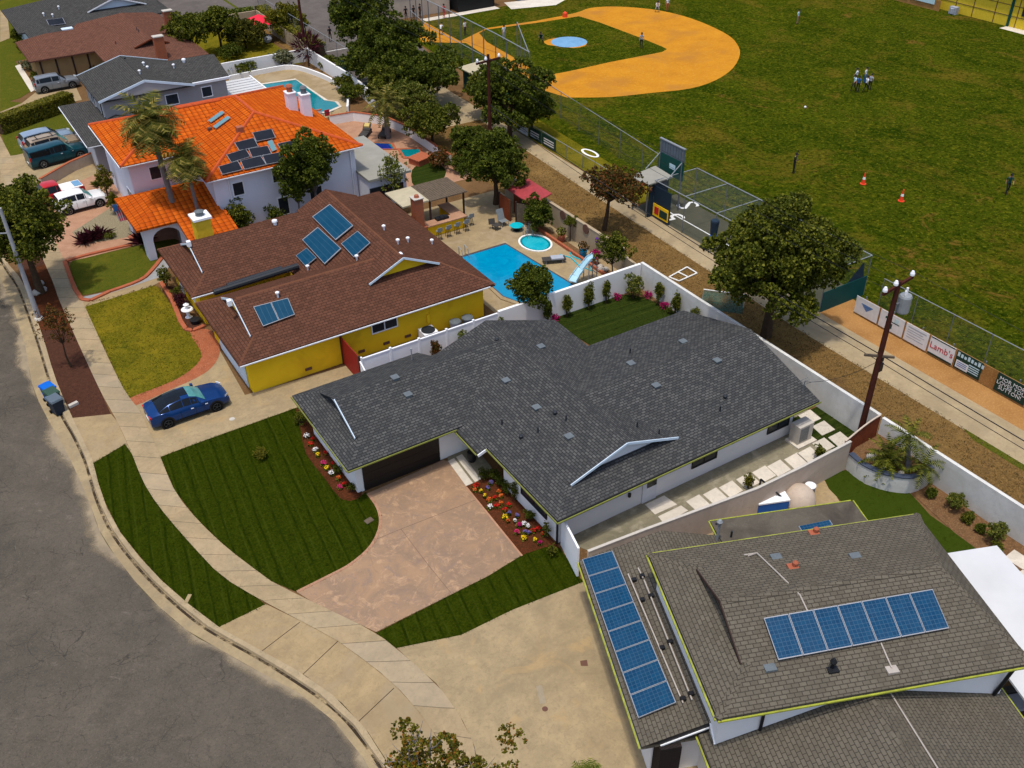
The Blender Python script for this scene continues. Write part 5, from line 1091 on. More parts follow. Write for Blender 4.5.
# house number plates of bricks etc: round plaques on the tan wall
for k, (px, py) in enumerate(((563, 215), (586, 229))):
    c = onX(37.83, px, py); m = MB().tube([(c.x, c.y, c.z), (c.x-.05, c.y, c.z)], .36, 14); tag(m.build('wall_plaque', 'plaque_brown', loc=c), ['round brown plaque on the tan wall nearer the red shed', 'round brown plaque on the tan wall nearer the white wall'][k], 'plaque')
c = onX(37.83, 598, 240); tag(MB().lathe((37.73, c.y, c.z-.2), [(.05, 0), (.12, .1), (.12, .35), (.03, .45)], 8).build('wall_lantern', 'purple_plastic', loc=c), 'small violet lantern hanging on the end of the tan wall', 'lantern')
# ------------------------------------------------------------------ street furniture
c = G(39, 319, 0); t = thing('street_lamp', 'tall grey concrete street lamp leaning past the big tree at the left edge', 'street lamp', c)
MB().tube([(c.x, c.y, 0), (c.x, c.y, 8.0)], [.17, .10], 12).build('pole', 'pole_concrete', t); MB().lathe((c.x, c.y, 0), [(.3, 0), (.26, .12), (.2, .15)], 12).build('base', 'concrete_pot', t)
MB().tube([(c.x, c.y, 6.3), (c.x-.9, c.y, 6.5), (c.x-2.2, c.y, 6.45)], .05, 8).build('arm', 'galvanised', t); MB().obox((c.x-2.4, c.y, 6.38), .7, .28, .14).build('lamp_head', 'galvanised', t)
def pole(c, h, label, arms, rot=0):
    t = thing('utility_pole', label, 'utility pole', c)
    MB().tube([(c[0], c[1], -.05), (c[0], c[1], h)], [.17, .12], 10).build('shaft', 'pole_wood', t)
    for z, l in arms:
        d = Vector((math.cos(rot), math.sin(rot), 0)); q = MB().bar(Vector((c[0], c[1], z))-d*l/2, Vector((c[0], c[1], z))+d*l/2, .12, .14).build('crossarm', 'pole_wood' if z > h-1 else 'wood_old', t)
        for s in (-.46, -.1, .46):
            p = Vector((c[0], c[1], z))+d*l*s; MB().lathe((p.x, p.y, z+.07), [(.05, 0), (.12, .06), (.12, .16), (.06, .3)], 8).build('insulator', 'white_trim', q)
    return t
c = G(858, 441, 0); PA = (c.x, c.y); PH = height_at((c.x, c.y, 0), 281)
# the arm lies from left front to right back in the photograph
pa = pole((c.x, c.y, 0), PH, 'brown wooden utility pole with a pale transformer beside the block wall', [(PH-.25, 2.6)], rot=R(8))
MB().lathe((c.x+.62, c.y-.15, PH-1.9), [(.05, 0), (.3, .03), (.33, .1), (.33, .9), (.28, 1.0), (.06, 1.05)], 16).build('transformer', 'galvanised', pa)
MB().tube([(c.x+.62, c.y-.15, PH-.85), (c.x+.62, c.y-.15, PH-.5)], .06, 8).tube([(c.x+.45, c.y-.2, PH-.85), (c.x+.45, c.y-.2, PH-.6)], .05, 8).build('bushing', 'white_trim', pa)
MB().bar((c.x+.1, c.y-.1, PH-1.3), (c.x+.5, c.y-.1, PH-1.3), .08).build('transformer_bracket', 'steel_post', pa)
MB().bar((c.x-.6, c.y+.5, 5.6), (c.x+.5, c.y-.5, 5.6), .1, .12).build('telecom_arm', 'wood_old', pa); MB().obox((c.x+.2, c.y, 4.6), .25, .25, .5).obox((c.x+.2, c.y, 5.2), .15, .2, .3).build('junction_box', 'black_metal', pa)
MB().lathe((c.x, c.y, .25), [(.18, 0), (.18, .35)], 10).build('white_band', 'white_trim', pa)
pb = pole((38.6, 65.4, 0), 10.4, 'dark utility pole standing among the trees beside the ball field', [(9.9, 2.4)], rot=R(8))
pc = pole((39.0, 107.5, 0), 10.5, 'dark utility pole beside the sports court at the top left', [(9.9, 2.4)], rot=R(8))
def wire(a, b, sag, label, r=.013, n=14):
    m = MB(); w_ = [Vector(a).lerp(Vector(b), k/n)-Vector((0, 0, sag*4*(k/n)*(1-k/n))) for k in range(n+1)]; m.tube(w_, r, 5)
    return tag(m.build('overhead_wire', 'black_metal', loc=a), label, 'wire', 'overhead wires between the utility poles')
zt = PH+.05
for k, s in enumerate((-1.2, 0, 1.2)):
    wire((PA[0]+s, PA[1]+s*.14, zt), (38.6+s, 65.4, 10.2), .7, ['upper overhead wire on the house side of the verge', 'middle overhead wire above the dry verge', 'upper overhead wire on the field side of the verge'][k], .010)
    wire((38.6+s, 65.4, 10.2), (39+s, 107.5, 10.2), .7, ['far overhead wire on the garden side above the trees', 'far overhead wire in the middle above the trees', 'far overhead wire on the field side above the trees'][k], .010)
wire((PA[0]+.1, PA[1], 5.6), (38.6, 65.4, 6.4), .5, 'thick cable sagging along the verge past the big tree', .028)
wire((PA[0]+.1, PA[1], 5.2), (38.6, 65.4, 6.0), .5, 'thinner lower cable along the verge past the big tree', .018)
wire((PA[0]+.1, PA[1], 5.6), (37.8, -20, 6.0), .45, 'thick cable running right from the wooden pole over the path', .028)
wire((PA[0]+.1, PA[1], 5.2), (37.8, -20, 5.6), .45, 'thinner lower cable running right from the wooden pole', .018)
wire((PA[0]+1.2, PA[1], zt), (38.9, -20, 10), .6, 'pale high wire running right from the transformer pole', .010)
wire((PA[0]+.1, PA[1], 5.3), tuple(hit(803, 391, f_main)+Vector((0, 0, .6))), .4, 'service wire dropping from the wooden pole to the slate roof', .012)
# bins at the kerb
def wheelie(px, py, lid, body, label):
    c = G(px, py, RZ+.01); t = thing('wheelie_bin', label, 'bin', c, 'wheelie bins at the kerb', R(20))
    def q(m): m.T = Matrix.Translation(c) @ Matrix.Rotation(R(18), 4, 'Z'); return m
    m = q(MB()); m.faces([(-.26, -.3, .06), (.26, -.3, .06), (.26, .3, .06), (-.26, .3, .06), (-.32, -.38, 1.0), (.32, -.38, 1.0), (.32, .38, 1.0), (-.32, .38, 1.0)], [(3, 2, 1, 0), (4, 5, 6, 7), (0, 1, 5, 4), (1, 2, 6, 5), (2, 3, 7, 6), (3, 0, 4, 7)])
    t.rotation_euler = (0, 0, 0); m.build('body', body, t)
    m = q(MB()); m.faces([(-.36, -.42, 1.0), (.36, -.42, 1.0), (.36, .44, 1.02), (-.36, .44, 1.02), (-.33, -.38, 1.1), (.33, -.38, 1.1), (.33, .36, 1.13), (-.33, .36, 1.13)], [(3, 2, 1, 0), (4, 5, 6, 7), (0, 1, 5, 4), (1, 2, 6, 5), (2, 3, 7, 6), (3, 0, 4, 7)]); m.bar((-.28, .48, 1.04), (.28, .48, 1.04), .05); m.build('lid', lid, t)
    for s in (-.3, .3): m = q(MB()); m.tube([(s-.03, .34, .1), (s+.03, .34, .1)], .11, 10); m.build('wheel', 'tyre', t)
wheelie(52.5, 401, 'blue_plastic', 'blue_plastic', 'wheelie bin with a bright blue lid, farthest of three at the kerb')
wheelie(56, 406, 'green_plastic', 'green_plastic', 'dark green wheelie bin, middle of three at the kerb')
wheelie(59, 413, 'slate_plastic', 'navy_plastic', 'navy wheelie bin with a grey lid, nearest of three at the kerb')
c = G(73.5, 405, .05); tag(MB().obox((c.x, c.y, .01), .55, .22, .16, .3).build('concrete_block', 'concrete_pot', loc=c), 'small pale block lying on the mulch beside the bins', 'block')
for k, (px, py) in enumerate(((37.5, 294), (43, 291), (40, 285))):
    c = G(px, py, 0); tag(MB().blob((c.x, c.y, .12), (.34, .28, .24), 2, j=.12).build('rock', 'rock', loc=c), ['pale rock left of the tree foot in the red mulch', 'pale rock right of the tree foot in the red mulch', 'pale rock behind the tree foot in the red mulch'][k], 'rock')
for k, (px, py) in enumerate(((188, 599),)):
    c = G(px, py, 0); tag(MB().obox((c.x, c.y, .01), .5, .18, .03, .9).build('valve_cover', 'deck', loc=c), 'small tan utility cover in the grass strip at the kerb', 'cover')
c = G(369, 521, 0); tag(MB().obox((c.x, c.y, .0), .42, .32, .05, .2).build('valve_box', 'wood_old', loc=c), 'small brown valve box in the lawn beside the pink drive', 'box')
# ------------------------------------------------------------------ vehicles
def car(name, label, cat, ax, bx, W, Hh, pnt, style='sedan', rimm='rim', glass='car_glass', rack=False, gz=0.0, L=None, screen='car_glass'):
    """car from rear point ax to front point bx (world xy on the ground)"""
    A, B = Vector((ax[0], ax[1], gz)), Vector((bx[0], bx[1], gz)); d = B-A; L = L or d.length; rot = math.atan2(d.y, d.x); c = (A+B)/2
    t = thing(name, label, cat, c); T = Matrix.Translation(c) @ Matrix.Rotation(rot, 4, 'Z')
    def q(): m = MB(); m.T = T; return m
    hw = W/2
    # stations: x fraction from rear, belt height, top height, top half width, body half width factor
    if style == 'sedan': S = [(0, .62, .66, .70, .80), (.03, .66, .70, .74, .92), (.12, .70, .77, .74, .98), (.25, .68, .93, .66, 1), (.42, .66, 1.0, .62, 1), (.52, .65, .985, .62, 1), (.60, .64, .90, .66, 1), (.70, .63, .68, .78, 1), (.88, .57, .60, .78, .98), (.97, .47, .50, .74, .90), (1, .38, .42, .66, .76)]; win = (2, 7); ws = (5, 7); rw = (2, 4)
    elif style == 'suv': S = [(0, .56, .60, .80, .86), (.015, .62, .70, .80, .93), (.06, .63, .93, .74, .98), (.12, .62, .97, .72, 1), (.40, .61, 1.0, .71, 1), (.56, .60, .97, .71, 1), (.71, .585, .65, .80, 1), (.90, .55, .575, .80, .97), (.98, .46, .49, .74, .88), (1, .38, .42, .66, .76)]; win = (2, 6); ws = (5, 6); rw = (1, 2)
    elif style == 'pickup': S = [(0, .56, .58, .86, .92), (.01, .57, .59, .88, .95), (.36, .57, .59, .88, 1), (.38, .57, .95, .72, 1), (.42, .57, .99, .70, 1), (.56, .56, 1.0, .70, 1), (.62, .56, .96, .70, 1), (.72, .56, .60, .82, 1), (.94, .53, .56, .82, .97), (.99, .45, .48, .78, .9), (1, .38, .42, .7, .8)]; win = (3, 7); ws = (6, 7); rw = (2, 3)
    else: S = [(0, .56, .92, .78, .92), (.02, .57, .95, .78, .96), (.3, .57, .97, .76, 1), (.36, .57, .97, .74, 1), (.42, .57, .99, .72, 1), (.56, .56, 1.0, .70, 1), (.62, .56, .96, .70, 1), (.73, .56, .60, .82, 1), (.94, .53, .56, .82, .97), (.99, .45, .48, .78, .9), (1, .38, .42, .7, .8)]; win = (1, 7); ws = (6, 7); rw = (0, 1)
    zb = .20
    rings = []
    for f, zbelt, zt, wt, wf in S:
        w = hw*wf; x = -L/2+L*f; zB, zT = zbelt*Hh, zt*Hh; k = min(1, max(.0, (zT-zB)/(.3*Hh)))
        half = [(w*.86, zb+.02), (w*.99, zb+.16), (w, .42*Hh*min(1, zbelt/.55)), (w*.965, zB), (hw*wt*wf, zT-.035*Hh), (hw*wt*wf*.62, zT), (0, zT+.008*Hh)]
        rings.append([Vector((x, y, z)) for y, z in half]+[Vector((x, -y, z)) for y, z in half[:-1][::-1]])
    n = len(rings[0]); m = q(); pts = [p for r in rings for p in r]; fs = []
    for i in range(len(rings)-1):
        for k in range(n): fs.append((i*n+k, i*n+(k+1) % n, (i+1)*n+(k+1) % n, (i+1)*n+k))
    fs += [tuple(range(n)), tuple(range((len(rings)-1)*n, len(rings)*n))]
    m.faces(pts, fs); body = m.build('body', pnt, t, smooth=True)
    mod = body.modifiers.new('edge', 'EDGE_SPLIT'); mod.split_angle = R(38)
    def pane(nm, i0, i1, k0, k1, sh, mat):
        a = [rings[i0][k0], rings[i1][k0], rings[i1][k1], rings[i0][k1]]; cc = sum(a, Vector())/4; nn = (a[1]-a[0]).cross(a[3]-a[0])
        if nn.length < 1e-6: nn = (a[2]-a[1]).cross(a[3]-a[1])
        nn.normalize()
        if nn.dot(cc-Vector((cc.x*.6, 0, Hh*.45))) < 0: nn = -nn
        b_ = [p.lerp(cc, sh) for p in a]
        if nm == 'side_window': lo_, hi_ = (a[0], a[3]), (a[1], a[2]); b_ = [a[0].lerp(a[3], .14).lerp(a[1], .035), a[1].lerp(a[2], .14).lerp(a[0], .035), a[2].lerp(a[1], .1).lerp(a[3], .035), a[3].lerp(a[0], .1).lerp(a[2], .035)]
        b_ = [p+nn*.012 for p in b_]; mm = q(); mm.poly(b_); return mm.build(nm, mat, t, fix=False)
    for s in (0, 1):
        for i in range(win[0], win[1]):
            if S[i][2]-S[i][1] < .05 and S[i+1][2]-S[i+1][1] < .05: continue
            k0, k1 = (3, 4) if s == 0 else (n-4, n-5)
            pane('side_window', i, i+1, k0, k1, .10, glass)
    for nm, (i0, i1), mt in (('windscreen', ws, screen), ('rear_window', rw, glass)):
        mm = q()
        for i in range(i0, i1):
            for ka in (4, 5, 6, 7):
                a = [rings[i][ka], rings[i+1][ka], rings[i+1][ka+1], rings[i][ka+1]]
                nn = (a[1]-a[0]).cross(a[3]-a[0]).normalized()
                if nn.z < 0 or (nn.z == 0): nn = -nn
                mm.poly([p+nn*.014 for p in a])
        mm.build(nm, mt, t, fix=False)
    if style == 'sedan':
        mm = q()
        for i in (3, 4):
            for ka in (5, 6):
                a = [rings[i][ka], rings[i+1][ka], rings[i+1][ka+1], rings[i][ka+1]]; nn = (a[1]-a[0]).cross(a[3]-a[0]).normalized(); nn = nn if nn.z > 0 else -nn
                mm.poly([p+nn*.012 for p in a])
        mm.build('glass_roof', glass, t, fix=False)
    r = .335 if Hh < 1.6 else .37
    for fx in (.19, .81):
        x = -L/2+L*fx
        for s in (-1, 1):
            mm = q(); mm.tube([(x, s*(hw-.20), r), (x, s*(hw+.005), r)], r+.075, 18); mm.build('wheel_arch', 'black_paint', t)
            mm = q(); mm.tube([(x, s*(hw-.2), r), (x, s*(hw+.02), r)], r, 18); w = mm.build('wheel', 'tyre', t)
            mm = q()
            mm.tube([(x, s*(hw+.012), r), (x, s*(hw+.03), r)], r*.22, 10)
            for k in range(5):
                a = k*2*math.pi/5; mm.bar((x, s*(hw+.026), r), (x+math.cos(a)*r*.66, s*(hw+.026), r+math.sin(a)*r*.66), .075, .02)
            for k in range(14):
                a, b_ = k*2*math.pi/14, (k+1)*2*math.pi/14; mm.bar((x+math.cos(a)*r*.66, s*(hw+.026), r+math.sin(a)*r*.66), (x+math.cos(b_)*r*.66, s*(hw+.026), r+math.sin(b_)*r*.66), .05, .02)
            mm.build('rim', rimm, w)
    zh = S[-3][1]*Hh
    for s in (-1, 1):
        mm = q(); mm.extrude([(L*.445, s*hw*.86, zh-.10), (L*.488, s*hw*.62, zh-.16), (L*.488, s*hw*.62, zh-.05), (L*.445, s*hw*.86, zh+.0)], (.02, s*.035, .02)); mm.build('headlight', 'lamp_clear', t)
        mm = q(); z1 = S[1][1]*Hh
        if style in ('suv', 'camper'): mm.box(-L/2+.0, -L/2+.12, min(s*hw*.80, s*hw*.96), max(s*hw*.80, s*hw*.96), z1-.18, z1+.14)
        else: mm.box(-L/2-.01, -L/2+.1, min(s*hw*.55, s*hw*.86), max(s*hw*.55, s*hw*.86), z1-.12, z1-.03)
        mm.build('taillight', 'lamp_red', t)
        mm = q(); i = ws[1]; mm.obox((rings[i][3].x-.25, s*(hw+.09), rings[i][3].z+.02), .16, .2, .13); mm.build('door_mirror', pnt, t)
    for s_ in (-1, 1):
        xs = [-L*.13, L*.055, L*.235] if style != 'pickup' else [L*.03, L*.24]
        for x in xs: mm = q(); mm.box(x-.008, x+.008, min(s_*hw*.97, s_*(hw+.004)), max(s_*hw*.97, s_*(hw+.004)), .30, .56*Hh); mm.build('door_gap', 'black_paint', t)
        for x in xs[1:]: mm = q(); mm.box(x-.26, x-.10, min(s_*hw*.98, s_*(hw+.02)), max(s_*hw*.98, s_*(hw+.02)), .52*Hh, .545*Hh); mm.build('door_handle', 'lamp_clear', t)
        mm = q(); mm.box(-L*.36, L*.36, min(s_*hw*.95, s_*(hw+.006)), max(s_*hw*.95, s_*(hw+.006)), .2, .30); mm.build('sill', 'black_paint', t)
    mm = q(); mm.box(-L/2-.02, -L/2+.05, -.26, .26, .45, .57); mm.build('number_plate', 'white_paint', t)
    mm = q(); mm.box(L*.47, L*.495, -hw*.5, hw*.5, .28, .42); mm.build('grille', 'black_paint', t)
    if style == 'camper':
        mm = q()
        for s in (-1, 1): mm.box(-L*.46, -L*.16, min(s*hw*.955, s*hw*.985), max(s*hw*.955, s*hw*.985), .64*Hh, .86*Hh)
        mm.build('camper_window', glass, t)
    if style == 'pickup':
        mm = q(); mm.box(-L*.49, -L*.135, -hw*.82, hw*.82, .585*Hh, .60*Hh); mm.build('bed_cover', 'white_paint' if pnt == 'paint_red' else 'black_paint', t)
        if pnt == 'paint_red': mm = q(); mm.box(-L*.48, -L*.36, -hw*.6, hw*.6, .602*Hh, .63*Hh); mm.build('blue_sheet', 'tarp_sky', t)
    if rack:
        mm = q()
        for s in (-1, 1): mm.bar((-L*.4, s*hw*.62, Hh*1.0), (L*.08, s*hw*.6, Hh*1.02), .05)
        for x in (-.3, -.02): mm.bar((L*x, -hw*.66, Hh*1.03), (L*x, hw*.66, Hh*1.03), .05)
        mm.build('roof_rack', 'black_metal', t)
    return t
def two(px0, px1): a, b = G(*px0, 0), G(*px1, 0); return a, b
def along(mid, rot, L):
    c = Vector(mid); d = Vector((math.cos(rot), math.sin(rot), 0)); return c-d*L/2, c+d*L/2
cb = (G(155, 423, 0)+G(230, 393, 0))/2
u = Vector((1, .02, 0)).normalized()
a, b = along((7.15, 46.95, 0), R(1), 4.5)
car('parked_car', 'shiny blue sedan parked on the concrete drive of the yellow house', 'car', a, b, 1.86, 1.45, 'paint_blue', 'sedan', 'rim_dark', screen='screen_teal')
a, b = along((12.35, 110.95, 0), R(2), 4.5); car('parked_car', 'silver grey sport utility car parked in front of the tan garage wall', 'car', a, b, 1.8, 1.65, 'paint_silver', 'suv')
a, b = along((8.4, 94.6, 0), R(7), 4.7); car('parked_car', 'pale steel blue minivan, farthest of three cars side by side on the drive', 'car', a, b, 1.85, 1.62, 'paint_steel', 'suv')
a, b = along((8.7, 92.4, 0), R(7), 4.8); car('parked_car', 'tan sport utility car with roof rack between the minivan and the teal truck', 'car', a, b, 1.85, 1.75, 'paint_tan', 'suv', rack=True, screen='screen_teal')
a, b = along((8.5, 90.2, 0), R(8), 5.2); car('parked_truck', 'dark teal pickup truck with a camper shell beside the stepped wall', 'truck', a, b, 1.85, 1.72, 'paint_teal', 'camper', screen='screen_teal')
a, b = along((8.05, 78.9, 0), R(5), 3.9); car('parked_car', 'white hatchback car on the gravel beside the big tree', 'car', a, b, 1.8, 1.55, 'paint_white', 'suv', screen='screen_teal')
a, b = along((6.3, 81.5, 0), R(185), 5.0); car('parked_truck', 'red pickup truck with a white sheet over its bed behind the white car', 'truck', a, b, 1.85, 1.6, 'paint_red', 'pickup')
a, b = along((-1.15, 70.6, RZ), R(-88), 4.6); car('parked_car', 'black car parked at the kerb on the left edge of the picture', 'car', a, b, 1.85, 1.45, 'paint_black', 'sedan', gz=RZ)
# ------------------------------------------------------------------ foliage
def sph():
    while True:
        v = Vector((rng.uniform(-1, 1), rng.uniform(-1, 1), rng.uniform(-1, 1)))
        if .05 < v.length < 1: return v
nrs = np.random.RandomState(5)
class LB:
    """leaf builder: collects leaf centres, facings and sizes, writes one mesh of small five-cornered leaves"""
    def __init__(s): s.p = []; s.n = []; s.s = []
    def add(s, p, n, z): s.p.append(np.asarray(p, float).reshape(-1, 3)); s.n.append(np.asarray(n, float).reshape(-1, 3)); s.s.append(np.asarray(z, float).reshape(-1))
    def build(s, name, mat, parent=None, fix=False):
        P = np.concatenate(s.p); D = np.concatenate(s.n); S = np.concatenate(s.s)[:, None]; k = len(P)
        D = D/np.linalg.norm(D, axis=1, keepdims=True); A = np.cross(D, nrs.normal(size=(k, 3))); A /= np.linalg.norm(A, axis=1, keepdims=True)+1e-9; B = np.cross(D, A); A = A*S*.5; B = B*S*.5
        O = org(parent) if parent is not None else Vector((0, 0, 0)); P = P-np.array(O)
        V = np.stack([P-A*.9-B*.3, P-A*.1-B, P+A-B*.1, P+A*.3+B*.8, P-A*.6+B*.7], 1).reshape(-1, 3)
        me = bpy.data.meshes.new(name); me.vertices.add(k*5); me.vertices.foreach_set('co', V.astype(np.float32).ravel()); me.loops.add(k*5); me.loops.foreach_set('vertex_index', np.arange(k*5, dtype=np.int32)); me.polygons.add(k); me.polygons.foreach_set('loop_start', np.arange(0, k*5, 5, dtype=np.int32)); me.update(calc_edges=True); me.validate()
        me.materials.append(MAT[mat]); o = bpy.data.objects.new(name, me); col.objects.link(o); ORG[o.name] = O
        if parent is not None: o.parent = parent
        return o
def leaf_quad(m, p, s, nrm=None, asp=1.0):
    d = sph() if nrm is None else nrm+sph()*.8
    m.add(tuple(p), tuple(d), s)
def crown(m, c, r, n, s, blobs=9, fill=.35, spread=.62, flat=1.0, br=.42):
    """irregular leafy mass: many small clumps of leaves over a lobed crown, with gaps between them"""
    c = np.array(c, float); r = np.array(r, float); ph = [rng.uniform(0, 6.28) for _ in range(4)]; cl = []; rad = []
    nb = max(blobs, int(blobs*5)); k7 = 7; n = int(n*4.6/k7); s = s*.44
    for k in range(nb):
        zz = 1-1.72*(k+.5)/nb; az = k*2.39996+rng.uniform(-.7, .7); w = math.sqrt(max(0, 1-zz*zz))
        q = 1+.15*math.sin(2*az+ph[0])+.12*math.sin(3*az+ph[1]+2*zz)+.10*math.sin(5*az+ph[2])+.07*math.sin(9*az+ph[3]+5*zz); u = rng.uniform(.42, .98)*q*(spread/.62)**.5
        cl.append((c[0]+w*math.cos(az)*r[0]*u, c[1]+w*math.sin(az)*r[1]*u, c[2]+zz*r[2]*min(u, .90)*flat)); rad.append(rng.uniform(br*.24, br*.66))
    C = np.array(cl); Q = np.array(rad); idx = nrs.choice(nb, n, p=Q**2/np.sum(Q**2)); d = nrs.normal(size=(n, 3)); d /= np.linalg.norm(d, axis=1, keepdims=True)
    flip = (d[:, 2] < -.2) & (nrs.rand(n) < .6); d[flip, 2] *= -1
    rr = nrs.uniform(.3, 1, n)**.5; inner = nrs.rand(n) < fill*.30
    P = C[idx]+d*(r*Q[idx][:, None])*rr[:, None]; P[inner] = c+d[inner]*(r*.66)*rr[inner][:, None]
    # every spray is a small rosette of leaves fanning out round its twig end
    e = nrs.normal(size=(n, k7, 3)); e /= np.linalg.norm(e, axis=2, keepdims=True); e = e*.8+d[:, None, :]*.55; L = P[:, None, :]+e*s*.95
    nn = np.cross(e, nrs.normal(size=(n, k7, 3))); nn += np.array((0, 0, .45)); nn[..., 2] = np.abs(nn[..., 2])
    m.add(L.reshape(-1, 3), nn.reshape(-1, 3), (s*nrs.uniform(.7, 1.35, (n, k7))).reshape(-1))
    return [Vector(x) for x in cl[::3]]
def tree(label, base, h, rad, mat, n=3500, s=.34, trunk=.2, th=None, name='tree', blobs=11, bark='bark_brown', group=None, cat='tree', lean=(0, 0), ratio=None, spread=.62, br=.42, twigs=0):
    """h total height, rad crown radius, th height where the crown starts"""
    t = thing(name, label, cat, base, group); b = Vector(base); th = h*.3 if th is None else th
    cz = (h+th)/2; rz = (h-th)/2; cc = b+Vector((lean[0], lean[1], cz))
    m = LB(); cl = crown(m, cc, (rad, rad*(ratio or 1), rz), n, s, blobs, spread=spread, br=br)
    k = MB(); fork = b+Vector((lean[0]*.4, lean[1]*.4, th*.9+.15*(h-th)))
    k.tube([b-Vector((0, 0, .05)), b.lerp(fork, .5)+Vector((rng.uniform(-.08, .08), rng.uniform(-.08, .08), 0)), fork], [trunk*1.15, trunk*.85, trunk*.65], 8)
    for o in cl: k.tube([fork-Vector((0, 0, .1)), fork.lerp(o, .5)+Vector((0, 0, .1*rad)), o], [trunk*.45, trunk*.28, trunk*.08], 5)
    for _ in range(twigs):
        o = rng.choice(cl); e = o+Vector((sph().x*rad*.4, sph().y*rad*.4, abs(sph().z)*rz*.55)); k.tube([o, o.lerp(e, .5)+sph()*.1, e], [.03, .018, .006], 4)
    k.build('trunk', bark, t); m.build('crown', mat, t, fix=False); return t
def shrub(label, base, r, h, mat, n=500, s=.16, name='shrub', group=None, cat='shrub', blobs=6, stem=True):
    t = thing(name, label, cat, base, group); b = Vector(base); m = LB(); cl = crown(m, b+Vector((0, 0, h*.52)), (r, r, h*.48), n, s, blobs, spread=.5, br=.55)
    m.build('foliage', mat, t, fix=False)
    k = MB()
    for o in cl[:4]: k.tube([b-Vector((0, 0, .03)), o], [.035, .012], 5)
    k.build('stem', 'bark_brown', t); return t
def frond(m, p, d, L, droop, w=.34, n=7, leaflets=True):
    d = Vector(d).normalized(); pts = []
    side = d.cross(Vector((0, 0, 1)))
    if side.length < .05: side = Vector((1, 0, 0))
    side.normalize(); q = Vector(p); v = d.copy()
    for k in range(n+1):
        pts.append(q.copy()); q = q+v*(L/n); v = (v+Vector((0, 0, -droop/n))).normalized()
    for k in range(n):
        wa = w*math.sin(math.pi*min(1, .12+.88*k/n)); 
        for s in (-1, 1):
            for j in range(2):
                o = pts[k].lerp(pts[k+1], j*.5); f = (pts[k+1]-pts[k]).normalized(); tip = o+side*s*wa*1.5+f*wa*.9+Vector((0, 0, -.25*wa))
                e = o+f*(L/n*.42); m.faces([o, e, tip], [(0, 1, 2)])
def palm(label, base, h, top, nf, L, trunk=.17, droop=1.6, mat='leaf_palm', cat='palm tree', w=.34, thick=None):
    t = thing('palm_tree', label, cat, base); b = Vector(base); tp = Vector(top)
    if h > .4: MB().tube([b-Vector((0, 0, .05)), b.lerp(tp, .25), b.lerp(tp, .6), tp], [trunk*1.35, trunk*1.05, trunk, trunk*.9], 10).build('trunk', 'bark_grey', t)
    else: MB().lathe(b, [(trunk*1.2, 0), (trunk*1.3, h*.5), (trunk*.7, h)], 10).build('trunk', 'bark_brown', t)
    m = MB()
    for k in range(nf):
        a = k*2.39996; e = R(75-110*(k/nf)); d = Vector((math.cos(a)*math.cos(e), math.sin(a)*math.cos(e), math.sin(e))); frond(m, tp, d, L*rng.uniform(.8, 1.1), droop*rng.uniform(.7, 1.2), w)
    m.build('fronds', mat, t, fix=False); return t
def gp(px, py): return G(px, py, 0)
def wpx(base, w): return w/2*proj(base)[2]/FPX
def ptree(label, px, py, top, w, mat, **k):
    b = gp(px, py); h = height_at(b, top); return tree(label, b, h, wpx((b.x, b.y, h*.6), w), mat, **k)
ptree('big dark leafy tree spreading over the sidewalk at the left edge', 41, 293, 186, 100, 'leaf_mid', n=6500, s=.36, trunk=.26, th=2.2, blobs=15)
ptree('small sparse street tree with a thin trunk in the mulch bed', 71, 367, 303, 34, 'leaf_russet', n=380, s=.20, trunk=.06, th=1.5, blobs=8, twigs=25)
b = gp(184, 243); palm('tall palm tree with a smooth grey trunk in front of the orange house', b, 9, (b.x-.35, b.y+.2, height_at(b, 122)), 64, 2.6, .2, 2.0, w=.62)
b = gp(207, 247); palm('shorter dark palm tree behind the yellow chimney', b, 8, (b.x-.2, b.y, height_at(b, 160)), 46, 2.0, .13, 1.8, mat='leaf_palm', w=.52)
ptree('dark round tree in front of the orange tile roof and white wall', *gy(320, 64.9), 130, 58, 'leaf_dark', n=3600, s=.32, trunk=.13, th=2.4, blobs=10, bark='bark_grey')
ptree('smaller dark tree beside the white wall under the black solar panels', *gy(303, 64.9), 158, 34, 'leaf_dark', n=1500, s=.3, trunk=.09, th=2.0, blobs=7, bark='bark_grey')
ptree('dark tall tree beside the sports court at the top edge', 365, 62, -14, 66, 'leaf_dark', n=3800, s=.5, trunk=.25, th=2)
ptree('broad dark tree left of the baseball home plate', 395, 90, 14, 68, 'leaf_dark', n=4200, s=.48, trunk=.25, th=2)
ptree('wide dark tree in front of the baseball backstop', 424, 105, 46, 74, 'leaf_dark', n=5200, s=.46, trunk=.28, th=1.2, ratio=1.2)
ptree('dark green tree behind the sun loungers', 385, 115, 68, 44, 'leaf_mid', n=2200, s=.4, trunk=.15, th=1)
b = gp(388, 138); palm('bushy fan palm behind the small teal spa', b, 3.5, (b.x, b.y, 3.4), 34, 2.4, .22, 1.5)
ptree('light green leafy tree behind the curving white garden wall', 433, 146, 100, 54, 'leaf_mid', n=2600, s=.36, trunk=.14, th=.8)
ptree('pale green small tree between the spa and the utility pole', 412, 122, 82, 40, 'leaf_light', n=1500, s=.36, trunk=.1, th=.8)
ptree('large dark tree beside the pale path at the ball field', 510, 140, 64, 82, 'leaf_dark', n=6000, s=.42, trunk=.26, th=1.5)
ptree('large dark glossy tree behind the patio and red shed', 496, 204, 126, 68, 'leaf_dark', n=5600, s=.36, trunk=.24, th=1.2)
ptree('reddish sparse tree with a dark bent trunk on the dry verge', 604, 230, 167, 64, 'leaf_russet', n=1500, s=.32, trunk=.17, th=2.3, blobs=10, lean=(.35, -.55), twigs=40, ratio=1.15)
